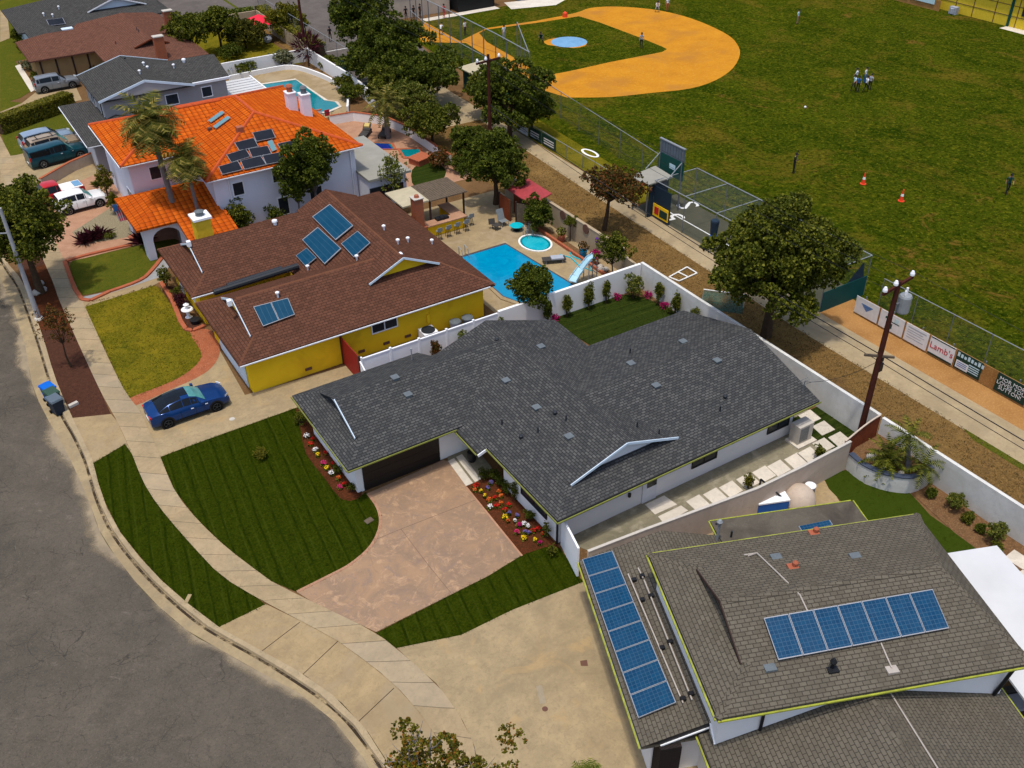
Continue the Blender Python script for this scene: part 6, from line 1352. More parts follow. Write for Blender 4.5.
ptree('very large dark spreading tree between the slate roof and the batting cage', 766, 336, 206, 128, 'leaf_mid', n=15000, s=.36, trunk=.33, th=1.8, blobs=24, ratio=1.05, br=.34, spread=.72)
ptree('small dark tree in the corner by the tan and white walls', 611, 282, 232, 32, 'leaf_mid', n=1100, s=.24, trunk=.06, th=1.2)
ptree('rounded dark bush tree beside the red roofed shed', 537, 232, 197, 30, 'leaf_dark', n=1800, s=.26, trunk=.09, th=.3)
ptree('small ball shaped topiary tree in front of the tan wall', 570, 241, 217, 15, 'leaf_mid', n=700, s=.15, trunk=.04, th=1.2, blobs=5)
ptree('leafy dark tree between the slate roof and the blue pool', 534, 322, 265, 46, 'leaf_dark', n=2300, s=.28, trunk=.11, th=1.2, bark='bark_grey')
ptree('light green tree beside the far red brick chimney', 192, 62, 14, 46, 'leaf_mid', n=1800, s=.42, trunk=.14, th=1.8)
ptree('dark tree at the back of the dry far lawn', 222, 52, 8, 40, 'leaf_mid', n=1600, s=.45, trunk=.16, th=2)
ptree('round olive bush tree beside the red umbrella', 246, 48, 18, 50, 'leaf_olive', n=2200, s=.38, trunk=.12, th=.2)
ptree('slim orchard tree beside the flat annex roof', *gy(397, 63.5), 150, 26, 'leaf_light', n=420, s=.26, trunk=.06, th=1.2, twigs=20)
ptree('olive tree beside the tan court wall at the top', 290, 38, 4, 44, 'leaf_hedge', n=1500, s=.5, trunk=.12, th=.5)
ptree('dense dark tree between the court fence and the broad tree', 372, 88, 40, 50, 'leaf_dark', n=2200, s=.44, trunk=.16, th=1)
ptree('dark leafy tree filling the gap above the fan palm', 408, 108, 62, 56, 'leaf_dark', n=2600, s=.42, trunk=.18, th=.8)
ptree('low dark tree between the pale path and the patio tree', 470, 165, 128, 40, 'leaf_dark', n=1600, s=.36, trunk=.12, th=.5)
ptree('dark tree right of the utility pole beside the ball field', 532, 138, 88, 46, 'leaf_dark', n=2200, s=.40, trunk=.16, th=1)
ptree('dark low tree at the left of the utility pole by the path', 486, 118, 72, 44, 'leaf_mid', n=1800, s=.40, trunk=.14, th=1)
# nearest tree, its top just inside the bottom edge
b = G(440, 885, 0); hn = height_at(b, 772); tree('sparse twiggy street tree with green and rusty leaves at the bottom edge', b, hn, 2.5, 'leaf_near', n=3400, s=.21, trunk=.12, th=hn*.42, blobs=16, bark='bark_grey', twigs=110, spread=.7, br=.34)
b = G(588, 800, 0); palm('bright green shrubby palm peeking in at the bottom edge', b, 1.2, (b.x, b.y, 1.0), 40, 1.0, .12, 1.1, mat='leaf_light', cat='palm', w=.22)
# hedges and bushes
def hedge(label, a, b, w, h, mat, n, s=.2):
    a, b = Vector(a), Vector(b); t = thing('hedge', label, 'hedge', a); m = LB(); d = b-a; L = d.length; f = d/L; side = Vector((-f.y, f.x, 0))
    for k in range(n):
        u = rng.random(); x = rng.choice((0, 0, 1, 2)); 
        if x == 0: p = a+f*L*u+side*rng.uniform(-w/2, w/2)+Vector((0, 0, h+rng.uniform(-.12, .08))); nn = Vector((0, 0, 1))
        else: sg = 1 if x == 1 else -1; p = a+f*L*u+side*sg*(w/2+rng.uniform(-.1, .06))+Vector((0, 0, rng.uniform(.05, h))); nn = side*sg
        leaf_quad(m, p, s*rng.uniform(.7, 1.3), nn)
    m.build('foliage', mat, t, fix=False); MB().bar(a+Vector((0, 0, h*.48)), b+Vector((0, 0, h*.48)), w*.8, h*.9).build('inner_branches', 'bark_brown', t)
hedge('long clipped golden green hedge between the two front lawns', (5.0, 100.3, 0), (12.4, 104.2, 0), 1.5, 1.5, 'leaf_hedge', 9000, .15)
hedge('sunlit hedge along the tan court wall at the top left', (39.3, 104, 0), (39.8, 124, 0), 1.6, 1.9, 'leaf_hedge', 7000, .26)
hedge('dark hedge behind the far gardens at the top edge', (27, 125.5, 0), (39, 124.5, 0), 1.5, 1.6, 'leaf_dark', 4000, .26)
def bush(label, px, py, wpix, h, mat, n=500, s=.2, **k): b = gp(px, py); return shrub(label, b, wpx((b.x, b.y, h/2), wpix), h, mat, n, s, **k)
bush('dark round bush on the dry lawn beside the pale grey wall', 232, 58, 30, 1.5, 'leaf_dark', 700, .3)
bush('leafy bush hanging over the pale grey wall left of the white blossom', 245, 72, 36, 1.3, 'leaf_mid', 700, .3)
bush('white flowering bush against the pale grey wall', 285, 66, 24, 1.8, 'leaf_pale', 600, .3)
bush('green bush right of the purple cordyline by the teal pool', 330, 68, 26, 1.2, 'leaf_mid', 500, .3)
bush('low bush at the bend of the teal pool bed', 345, 90, 26, 1.5, 'leaf_mid', 600, .3)
bush('dark green bush in the bed at the end of the teal pool garden', 352, 100, 30, 1.6, 'leaf_dark', 700, .3)
bush('russet bush below the curving white garden wall', 440, 168, 28, 1.6, 'leaf_russet', 600, .26)
bush('dark bush behind the patio roof', 460, 172, 26, 1.5, 'leaf_dark', 600, .26)
bush('tall climbing bush on the white side wall of the orange house', *gy(242, 65.9), 38, 3.2, 'leaf_mid', 900, .26)
bush('climbing plant under the eave near the orange house annex', *gy(278, 65.9), 20, 2.4, 'leaf_dark', 350, .24)
bush('slim hedge shrub along the west wall of the orange house', 108, 196, 16, 2.6, 'leaf_hedge', 500, .22)
bush('round pale shrub along the west wall of the orange house', 116, 214, 12, 2.0, 'leaf_hedge', 350, .2)
bush('low green cushion plant between the purple flax and the pavers', 110, 238, 13, .45, 'leaf_light', 250, .14)
bush('tall rose bush at the corner of the yellow house porch', 168, 290, 16, 2.0, 'leaf_mid', 400, .16)
bush('dark shrub in the brick edged bed of the yellow house', 182, 306, 16, 1.0, 'leaf_purple', 350, .15)
bush('small green shrub in the brick edged bed of the yellow house', 178, 298, 10, .9, 'leaf_mid', 250, .14)
bush('flowering pale shrub at the corner of the tan garage', 30, 70, 14, 1.1, 'leaf_pale', 300, .25)
bush('green shrub along the front of the tan garage', 37, 80, 12, .9, 'leaf_mid', 250, .25)
bush('round shrub under the eave of the tan garage', 92, 72, 18, 1.0, 'leaf_mid', 350, .25)
bush('hedge shrub in front of the dark roofed far house', 18, 42, 12, 1.6, 'leaf_mid', 350, .3)
bush('yellowish shrub in front of the dark roofed far house', 24, 52, 12, 1.0, 'leaf_hedge', 300, .25)
bush('small bush with yellow flowers standing in the front lawn', 262, 458, 17, .75, 'leaf_hedge', 420, .11)
bush('round dark green shrub at the corner of the slate roofed garage', 303, 424, 16, .8, 'leaf_mid', 380, .12)
for k, (px, py, w, h, mt, lab) in enumerate(((930, 497, 10, .5, 'leaf_dark', 'smallest dark shrub in the bark bed nearest the palms'), (953, 509, 24, 1.0, 'leaf_light', 'large light green shrub nearest the palms in the bark bed'), (967, 522, 13, .6, 'leaf_mid', 'middle small green shrub in the bark bed'), (979, 532, 10, .5, 'leaf_dark', 'small dark shrub beside the far large shrub in the bark bed'), (993, 542, 22, 1.2, 'leaf_light', 'tall light green shrub near the white patio cover'), (996, 551, 11, .5, 'leaf_mid', 'low shrub at the foot of the tall shrub near the patio cover'))):
    bush(lab, px, py, w, h, mt, 650, .13)
bush('young yellow green bush growing on a stepping slab beside the coping', 748, 489, 11, 1.0, 'leaf_hedge', 320, .13)
bush('small bush beside the last slabs near the air conditioner', 818, 460, 11, 1.0, 'leaf_mid', 320, .13)
def gx(px, X):
    lo, hi = -60.0, 700.0
    for _ in range(50):
        m_ = (lo+hi)/2
        if G(px, m_).x > X: lo = m_
        else: hi = m_
    return px, lo
WY, WX, VY = (lambda p: gy(p, 43.5)), (lambda p: gx(p, 37.2)), (lambda p: gy(p, 43.35))
for f_, px, w, h, mt, lab in ((WY, 548, 9, 1.8, 'leaf_mid', 'narrow upright shrub nearest the dark tree along the white wall'), (WY, 567, 10, 1.8, 'leaf_mid', 'narrow upright shrub, second along the white wall from the dark tree'), (WY, 589, 11, 1.9, 'leaf_mid', 'narrow upright shrub, third along the white wall from the dark tree'), (WY, 606, 8, 1.9, 'leaf_mid', 'narrow upright shrub, last along the white wall before the corner bush'), (WX, 658, 9, 1.8, 'leaf_mid', 'narrow upright shrub, first along the block wall from the corner'), (WX, 675, 9, 1.8, 'leaf_mid', 'narrow upright shrub, second along the block wall from the corner'), (WX, 693, 10, 1.6, 'leaf_light', 'narrow upright shrub, last along the block wall before the slate roof'), (VY, 464, 11, 1.9, 'leaf_light', 'leafy upright shrub against the white vinyl fence'), (VY, 437, 9, 1.8, 'leaf_russet', 'sparse reddish shrub against the white vinyl fence'), (VY, 502, 8, 1.8, 'leaf_mid', 'slim upright shrub at the end of the white vinyl fence')):
    px, py = f_(px); bush(lab, px, py, w, h, mt, 520, .15, name='upright_shrub')
bush('fluffy yellow green bush in the back corner of the lawn', *gy(633, 43.0), 19, 1.8, 'leaf_light', 700, .17)
for f_, px, lab in ((WY, 617, 'magenta flowering clump left of the corner bush'), (WX, 648, 'magenta flowering clump right of the corner bush'), (WX, 664, 'small magenta clump along the block wall'), (WY, 556, 'magenta clump at the end of the white wall bed')):
    px, py = f_(px); bush(lab, px, py, 10, .5, 'petal_magenta', 120, .12, name='flower_clump', cat='flowers')
bush('dark low clump beside the second shrub on the block wall', *gx(669, 37.1), 6, .5, 'leaf_dark', 150, .1)
# spiky plants
def spiky(label, px, py, r, h, mat, n=60, w=.06, base=None):
    b = base or gp(px, py); t = thing('spiky_plant', label, 'plant', b); m = MB()
    for k in range(n):
        a = rng.uniform(0, 6.283); e = R(rng.uniform(15, 85)); L = h*rng.uniform(.7, 1.1); d = Vector((math.cos(a)*math.cos(e), math.sin(a)*math.cos(e), math.sin(e))); p = b+Vector((math.cos(a), math.sin(a), 0))*r*.15*rng.random(); s = Vector((-math.sin(a), math.cos(a), 0))*w
        q = p+d*L*.6; z = p+d*L+Vector((math.cos(a)*L*.15, math.sin(a)*L*.15, -L*.1)); m.faces([p-s, p+s, q+s, z, q-s], [(0, 1, 2, 3, 4)])
    m.build('leaves', mat, t, fix=False); MB().lathe(b, [(.12, 0), (.1, .15)], 8).build('base', 'bark_brown', t)
spiky('purple flax plant beside the gravel bed, left', 92, 240, .7, 1.15, 'leaf_purple', 70); spiky('purple flax plant beside the gravel bed, right of its neighbour', 101, 237, .7, 1.1, 'leaf_purple', 70); spiky('small purple flax plant under the big tree edge', 84, 243, .6, 1.0, 'leaf_purple', 55)
spiky('purple flax plant in front of the arched porch', 143, 243, .8, 1.2, 'leaf_purple', 80)
b = gp(309, 66); t = thing('cordyline', 'tall dark purple cordyline in the bed by the teal pool', 'plant', b); MB().tube([b, b+Vector((0, 0, 1.8))], .1, 6).build('stem', 'bark_brown', t); m = MB()
for k in range(420):
    v = sph(); p = b+Vector((v.x*1.5, v.y*1.5, 2.3+v.z*1.4)); d = (v+Vector((0, 0, .4))).normalized(); s = d.cross(sph()).normalized()*.07; m.faces([p-s, p+s, p+d*.6], [(0, 1, 2)])
m.build('leaves', 'leaf_purple', t, fix=False)
for k, (px, py) in enumerate(((97, 186), (109, 184), (119, 181))): spiky(['strappy green plant along the stepped wall nearest the tree', 'strappy green plant in the middle of the stepped wall', 'strappy green plant at the end of the stepped wall'][k], px, py, .4, .7, 'leaf_light', 40)
# sago palms in the planter
b = G(886, 466, .85); palm('full sago palm in the raised planter, left of its neighbour', b, .4, b+Vector((0, 0, .5)), 38, 1.45, .25, 1.2, cat='palm', mat='leaf_mid', w=.17)
b = G(908, 470, .85); palm('taller feathery palm with a curved trunk in the raised planter', b, 2.0, b+Vector((-.25, .35, 2.0)), 18, 1.4, .12, 1.7, cat='palm', mat='leaf_mid', w=.2)
b = G(917, 476, .85); palm('small arching palm at the right end of the raised planter', b, .4, b+Vector((.1, -.1, .7)), 16, 1.3, .12, 1.8, cat='palm', mat='leaf_mid', w=.19)
for k, (px, py, r) in enumerate(((871, 458, .32), (901, 474, .2), (884, 469, .16))): c = G(px, py, .85); tag(MB().blob((c.x, c.y, .93), (r, r*.8, r*.6), 2, j=.1).build('rock', 'rock', loc=c), ['largest pale rock in the raised planter', 'pale rock at the foot of the right palms in the planter', 'small pale rock below the sago palm in the planter'][k], 'rock')
# bedding flowers
def clump(px, py, kind, w, bed, group):
    b = gp(px, py); t = thing('flower_clump', bed, 'flowers', b, group); r = wpx((b.x, b.y, .2), w)*.85; m = LB(); f = LB()
    for k in range(70): v = sph(); leaf_quad(m, b+Vector((v.x*r*1.2, v.y*r*1.2, .06+abs(v.z)*.16)), .09)
    m.build('leaves', 'leaf_mid', t, fix=False)
    if kind:
        for k in range(34): v = sph(); leaf_quad(f, b+Vector((v.x*r, v.y*r, .16+abs(v.z)*.14)), .08, Vector((0, 0, 1)))
        f.build('blooms', 'petal_'+kind, t, fix=False)
gA, gB = 'bedding flowers beside the pink driveway', 'bedding flowers beside the garage wall'
lab = lambda k, s: f'clump of {k} bedding flowers in the red mulch {s}'
for px, py, k, w in ((476, 488, 'red', 9), (475, 492, 'orange', 5), (481, 493, 'yellow', 4), (488, 490, 'violet', 5), (491, 485, 'violet', 6), (485, 498, 'yellow', 4), (489, 502, 'orange', 6), (495, 500, 'red', 6), (501, 498, 'orange', 5), (490, 509, 'white', 7), (497, 508, 'red', 7), (501, 505, 'orange', 5), (505, 512, 'red', 6), (509, 507, 'red', 5), (505, 519, 'yellow', 7), (509, 515, 'violet', 5), (517, 518, 'violet', 5), (515, 523, 'white', 4), (519, 527, 'magenta', 7), (524, 526, 'white', 6), (528, 528, 'white', 5), (517, 534, 'pink', 7), (525, 534, 'violet', 5), (524, 540, 'yellow', 7), (529, 535, 'violet', 4), (533, 533, 'red', 6), (538, 531, 'red', 6), (535, 542, 'yellow', 4), (540, 545, 'magenta', 5), (508, 523, 'orange', 4), (499, 494, 'orange', 5), (543, 536, 'red', 5)):
    clump(px, py, k, w, lab(k, 'beside the pink driveway'), gA)
for px, py, k, w in ((307, 438, 'white', 8), (311, 446, 'red', 6), (316, 452, 'white', 8), (318, 457, 'yellow', 5), (313, 441, 'red', 5), (324, 465, 'pink', 8), (327, 470, 'yellow', 6), (326, 455, 'red', 5), (332, 475, 'white', 8), (333, 466, 'red', 5), (339, 480, 'orange', 6), (340, 489, 'pink', 7), (345, 486, 'red', 5)):
    clump(px, py, k, w, lab(k, 'under the shaded garage wall'), gB)
for k, (px, py) in enumerate(((484, 479), (494, 480), (500, 486), (506, 493), (515, 500), (529, 521))):
    bush(['dark green shrub nearest the porch by the white wall', 'second dark shrub from the porch by the white wall', 'third dark shrub from the porch by the white wall', 'fourth dark shrub from the porch by the white wall', 'upright green shrub in the middle of the driveway bed', 'small dark shrub near the front window by the driveway'][k], px, py, 12, .7 if k != 4 else 1.3, 'leaf_dark' if k != 4 else 'leaf_mid', 240, .1)
bush('small leafy rose in the grass strip at the white corner fence', 552, 556, 10, .8, 'leaf_mid', 200, .1)
bush('leafy plant climbing the front corner of the white wall', 546, 538, 9, 1.2, 'leaf_mid', 160, .1)
bush('dark green plant in the garage bed among the flowers', 338, 474, 9, .6, 'leaf_mid', 200, .1)
bush('green plant at the near end of the garage bed', 352, 492, 7, .6, 'leaf_mid', 160, .1)

# short grass standing on the lawns and creeping over their edges
def tufts(name, polys, dens, h, w, mat, edge=14):
    Ps = []
    for pg in polys:
        q = np.array([(p[0], p[1]) for p in pg]); x0, y0 = q.min(0); x1, y1 = q.max(0); k = int((x1-x0)*(y1-y0)*dens); P = nrs.uniform((x0, y0), (x1, y1), (k, 2)); ins = np.zeros(k, bool)
        for a, b_ in zip(q, np.roll(q, -1, 0)):
            c = (a[1] > P[:, 1]) != (b_[1] > P[:, 1]); ins ^= c & (P[:, 0] < (b_[0]-a[0])*(P[:, 1]-a[1])/(b_[1]-a[1]+1e-12)+a[0])
        Ps.append(P[ins])
        for a, b_ in zip(q, np.roll(q, -1, 0)):
            kk = int(np.linalg.norm(b_-a)*edge); u = nrs.rand(kk, 1); Ps.append(a+(b_-a)*u+nrs.normal(scale=.035, size=(kk, 2)))
    P = np.concatenate(Ps); k = len(P); V = np.zeros((k, 9, 3)); 
    for j in range(3):
        a = nrs.uniform(0, 6.28, k); d = np.stack([np.cos(a), np.sin(a)], 1); o = P+nrs.normal(scale=w, size=(k, 2)); hh = h*nrs.uniform(.5, 1.3, k); ln = nrs.normal(scale=.6, size=(k, 2))*hh[:, None]
        V[:, j*3, :2] = o-d*w*.45; V[:, j*3+1, :2] = o+d*w*.45; V[:, j*3+2, :2] = o+ln; V[:, j*3:j*3+2, 2] = .012; V[:, j*3+2, 2] = hh+.012
    me = bpy.data.meshes.new(name); n = k*9; me.vertices.add(n); me.vertices.foreach_set('co', V.reshape(-1).astype(np.float32)); me.loops.add(n); me.loops.foreach_set('vertex_index', np.arange(n, dtype=np.int32)); me.polygons.add(k*3); me.polygons.foreach_set('loop_start', np.arange(0, n, 3, dtype=np.int32)); me.update(calc_edges=True); me.validate()
    me.materials.append(MAT[mat]); o = bpy.data.objects.new(name, me); col.objects.link(o); return o
leaf('grass_blades', (.010, .019, .001), (.019, .030, .0015), (.034, .045, .003), (.06, .068, .006)); leaf('grass_dry', (.05, .055, .005), (.10, .09, .008), (.20, .15, .015), (.07, .08, .008)); leaf('grass_dark', (.012, .022, .003), (.022, .036, .004), (.034, .05, .006)); leaf('grass_verge', (.06, .040, .015), (.12, .075, .028), (.21, .14, .055), (.06, .052, .015))
tag(tufts('grass', LAWNS['front_lawn']+LAWNS['strip_lawn'], 34, .045, .03, 'grass_blades'), 'short dark green grass of the front lawns', 'grass', kind='stuff')
tag(tufts('grass', LAWNS['dry_lawn'], 40, .05, .04, 'grass_dry'), 'yellowing grass of the front lawn at the yellow house', 'grass', kind='stuff')
tag(tufts('grass', LAWNS['back_lawn'], 40, .05, .035, 'grass_dark', 8), 'dark grass of the back lawns', 'grass', kind='stuff')
tag(tufts('dry_grass', [[(38.0, -8), (42.8, -8), (42.8, 33.9), (43.9, 59), (45.5, 78), (38.1, 66)]], 20, .055, .055, 'grass_verge', 4), 'dry tufted grass on the verge behind the walls', 'grass', kind='stuff')
# ------------------------------------------------------------------ pools
def pool(label, pts, mat, copes='slab', w=.35, z=.03):
    t = thing('swimming_pool', label, 'pool', (pts[0][0], pts[0][1], 0)); a = Vector((sum(p[0] for p in pts)/len(pts), sum(p[1] for p in pts)/len(pts), 0))
    MB().poly([(p[0], p[1], .030) for p in pts]).build('water', mat, t)
    tb = MB(); cn = len(pts); ctr = Vector((sum(p[0] for p in pts)/cn, sum(p[1] for p in pts)/cn, 0))
    for k in range(cn):
        p, q = Vector((*pts[k][:2], .034)), Vector((*pts[(k+1) % cn][:2], .034)); c_ = Vector((ctr.x, ctr.y, .034)); tb.poly([p, q, q+(c_-q).normalized()*.16, p+(c_-p).normalized()*.16])
    tb.build('tile_band', 'tile_navy' if 'blue' in mat else 'pool_teal', t)
    m = MB(); n = len(pts)
    for k in range(n):
        p, q = Vector((*pts[k][:2], 0)), Vector((*pts[(k+1) % n][:2], 0)); po, qo = p+(p-a).normalized()*w, q+(q-a).normalized()*w
        m.extrude([(p.x, p.y, .005), (q.x, q.y, .005), (qo.x, qo.y, .005), (po.x, po.y, .005)], (0, 0, .075))
    m.build('coping', copes, t); return t
p1 = pool('bright blue rectangular swimming pool behind the yellow house', [(29.3, 54.6), (33.3, 54.6), (34.1, 45.6), (30.2, 45.0), (29.0, 48)], 'pool_blue', 'deck')
pool('small round turquoise spa beside the blue pool', [(35.2+1.05*math.cos(k*math.pi/12), 53.4+1.35*math.sin(k*math.pi/12)) for k in range(24)], 'spa_water', 'white_paint', .14)
pool('teal swimming pool behind the orange house chimneys', [(28.6, 100.2), (34.5, 99.3), (34.5, 91.5), (35.2, 90.5), (35.0, 89.0), (33.4, 88.3), (28.6, 89.4)], 'pool_teal', 'slab')
pool('dark navy pool strip beside the sun loungers', [(31.5, 78.0), (34.6, 75.8), (34.9, 77.2), (32.0, 79.5)], 'pool_navy', 'brick_edge', .3)
pool('small square teal spa with brick edge near the curving wall', [(35.0, 75.4), (36.5, 74.6), (35.9, 72.8), (34.6, 73.6)], 'pool_teal', 'brick_edge', .35)
tag(MB().obox((35.2, 71.8, 0), 1.6, 1.3, .5, .3).obox((35.2, 71.8, .5), 1.75, 1.45, .08, .3).build('brick_plinth', 'brick_edge', loc=(35.2, 71.8, 0)), 'raised brick plinth beside the small teal spa', 'plinth')
sheet('garden_lawn', smooth_line([(412, 170), (425, 163), (440, 165), (446, 172), (438, 184), (415, 187)], 3, True), 4, 'back_lawn')
def handrail(label, p, d, h=.9, l=.7):
    p = Vector(p); d = Vector(d).normalized(); s = Vector((-d.y, d.x, 0))*.25; t = thing('pool_handrail', label, 'handrail', p)
    for k in (-1, 1): MB().tube([p+s*k, p+s*k+Vector((0, 0, h)), p+s*k+d*l*.6+Vector((0, 0, h*.85)), p+s*k+d*l], .03, 6).build('rail', 'galvanised', t)
handrail('steel handrail at the far corner of the blue pool', (29.6, 54.6, 0), (0, -1, 0)); handrail('steel handrail behind the round spa', (35.4, 55.0, 0), (0, -1, 0)); handrail('dark steel handrails at the near end of the blue pool', (30.6, 46.6, 0), (1, .2, 0))
# water slide
b = Vector((34.6, 46.2, 0)); t = thing('pool_slide', 'pale blue curved water slide on the pool deck', 'slide', b)
w_ = [(35.6, 46.7, 1.75), (35.2, 46.8, 1.55), (34.7, 46.9, .95), (34.2, 46.8, .6), (33.7, 46.5, .45)]
m = MB()
for a, c in zip(w_, w_[1:]):
    a, c = Vector(a), Vector(c); d = (c-a); s = Vector((-d.y, d.x, 0)).normalized()*.28; m.extrude([a-s, a+s, c+s, c-s], (0, 0, .05))
    for k in (-1, 1): m.extrude([a+s*k, c+s*k, c+s*k+Vector((0, 0, .2)), a+s*k+Vector((0, 0, .2))], s.normalized()*.03)
m.build('chute', 'slide_blue', t)
for x, y, z in ((35.75, 46.45, 1.8), (35.75, 46.95, 1.8), (35.1, 46.5, 1.5), (35.1, 47.1, 1.5)): MB().tube([(x, y, 0), (x, y, z)], .035, 6).build('leg', 'galvanised', t)
MB().tube([(35.8, 46.45, .5), (35.8, 46.95, .5)], .03, 6).tube([(35.8, 46.45, 1.0), (35.8, 46.95, 1.0)], .03, 6).tube([(35.8, 46.45, 1.4), (35.8, 46.95, 1.4)], .03, 6).build('ladder_rungs', 'galvanised', t)
m = MB(); m.tube([(36.8, 51.6, .03), (36.3, 50.2, .03), (36.7, 48.8, .03), (36.2, 47.6, .03), (35.9, 48.8, .03), (36.1, 50.0, .03), (35.7, 50.9, .03)], .05, 6); tag(m.build('pool_hose', 'turquoise', loc=(36.8, 51.6, 0)), 'turquoise hose lying in loops on the pool deck', 'hose')
sheet('planting_bed', [], 0, 'bark') if False else flat('planting_bed', [(36.9, 46.0), (37.35, 46.0), (37.35, 55.6), (36.6, 55.6)], .012, 'bark')
m = MB().box(36.5, 36.68, 46.3, 55.6, 0, .22); tag(m.build('bed_edging', 'brick_edge', loc=(36.5, 46.3, 0)), 'long brick edging in front of the tan wall bed', 'edging')
for k, (x, y, mt, pt, lab) in enumerate(((37.0, 49.8, 'leaf_russet', 'pool_blue', 'orange leaved plant in a blue pot before the tan wall'), (37.0, 48.4, 'petal_magenta', 'terracotta', 'red leaved potted plant before the tan wall'), (37.0, 52.6, 'leaf_mid', 'terracotta', 'green potted plant beside the topiary tree'))):
    t = thing('potted_plant', lab, 'potted plant', (x, y, 0)); MB().lathe((x, y, 0), [(.22, 0), (.32, .5), (.28, .5)], 12).build('pot', pt, t); m = LB()
    for j in range(120): v = sph(); leaf_quad(m, Vector((x+v.x*.42, y+v.y*.42, .8+v.z*.35)), .14)
    m.build('foliage', mt, t, fix=False)
for k, (x, y) in enumerate(((36.9, 47.6), (36.75, 47.3), (37.0, 47.1))): tag(MB().blob((x, y, .15), (.26, .22, .2), 2, j=.12).build('rock', 'rock', loc=(x, y, 0)), ['grey rock in the tan wall bed beside the red potted plant', 'middle grey rock at the end of the tan wall bed', 'last grey rock at the end of the tan wall bed'][k], 'rock')
tag(MB().lathe((36.3, 45.2, 0), [(.5, 0), (.55, .5), (.3, .75), (.05, .8)], 14).build('kettle_grill', 'black_metal', loc=(36.3, 45.2, 0)), 'dark round covered grill in the corner by the white wall', 'grill')
tag(MB().lathe((36.9, 45.0, 0), [(.35, 0), (.42, .5), (.2, .9), (.05, .95)], 14).build('covered_urn', 'purple_plastic', loc=(36.9, 45.0, 0)), 'purple covered urn in the corner by the white wall', 'urn')
t = thing('sun_lounger', 'folded sun lounger with a lilac towel on the pool deck', 'sun lounger', (34.6, 50.2, 0))
MB().obox((34.7, 50.2, .28), 1.7, .6, .06, -.4).build('bed', 'wicker', t); MB().obox((34.9, 50.1, .34), .9, .55, .1, -.4).build('towel', 'cloth_grey', t)
for s in (-.6, .6): MB().obox((34.7+s*.9, 50.2-s*.38, 0), .05, .5, .28, -.4).build('leg', 'galvanised', t)
t = thing('patio_chair', 'grey reclining patio chair on the deck near the red shed', 'chair', (34.8, 57.2, 0))
MB().faces([(34.5, 57.0, .42), (35.1, 57.0, .42), (35.1, 57.55, .38), (34.5, 57.55, .38), (34.5, 57.9, 1.15), (35.1, 57.9, 1.15)], [(0, 1, 2, 3), (3, 2, 5, 4)]).build('sling', 'fabric_grey', t)
for x, y in ((34.52, 57.0), (35.08, 57.0), (34.52, 57.6), (35.08, 57.6)): MB().tube([(x, y, 0), (x, y, .42)], .025, 6).build('leg', 'galvanised', t)
t = thing('round_table', 'small round turquoise table on the pool deck', 'table', (35.2, 56.0, 0)); MB().lathe((35.2, 56.0, .38), [(.5, 0), (.52, .05), (.48, .07)], 18).build('tabletop', 'turquoise', t); MB().lathe((35.2, 56.0, 0), [(.3, 0), (.1, .05), (.08, .38)], 10).build('pedestal', 'black_metal', t)
t = thing('chair', 'low dark folding chair beside the grey reclining chair', 'chair', (34.0, 57.0, 0)); MB().obox((34.0, 57.0, .35), .55, .55, .05, .3).build('seat', 'wicker', t); MB().bar((33.75, 57.25, .38), (33.8, 57.4, .8), .5, .04).build('backrest', 'wicker', t)
for s in (-.22, .22):
    for u in (-.22, .22): MB().tube([(34+s, 57+u, 0), (34+s, 57+u, .35)], .02, 6).build('leg', 'black_metal', t)
# shed and wooden screen
t = thing('garden_shed', 'small wooden shed with a sloping red roof against the tan wall', 'shed', (36.5, 57, 0))
MB().box(36.7, 37.38, 55.6, 58.8, 0, 1.95).build('wall', 'wood_red', t); MB().extrude([(36.2, 55.4, 2.0), (38.0, 55.4, 2.5), (38.0, 59.0, 2.5), (36.2, 59.0, 2.0)], (0, 0, .07)).build('roof', 'red_roofing', t); MB().box(36.64, 36.7, 57.0, 57.9, 0, 1.8).build('door', 'timber_dark', t)
m = MB()
for k in range(8): m.bar((35.9+.16*k, 57.05-.13*k, .75), (35.9+.16*k, 57.05-.13*k, .751), .15)
t = thing('wooden_screen', 'tall brown wooden screen panel in front of the red roofed shed', 'screen', (36.2, 56.3, 0)); m = MB()
for k in range(8): m.obox((35.9+.12*k, 56.9-.17*k, 0), .2, .03, 1.7, R(-55))
m.build('boards', 'wood_old', t); MB().obox((35.85, 57.1, 0), .1, .1, 1.8).obox((36.85, 55.55, 0), .1, .1, 1.8).build('post', 'timber_dark', t)
t = thing('wooden_screen', 'rusty red wooden panel standing left of the brown screen', 'screen', (35.5, 58.2, 0)); MB().obox((35.6, 58.3, 0), .06, 1.5, 1.8, 0).build('boards', 'wood_red', t); MB().obox((35.6, 59.1, 0), .1, .1, 1.9).build('post', 'timber_dark', t)
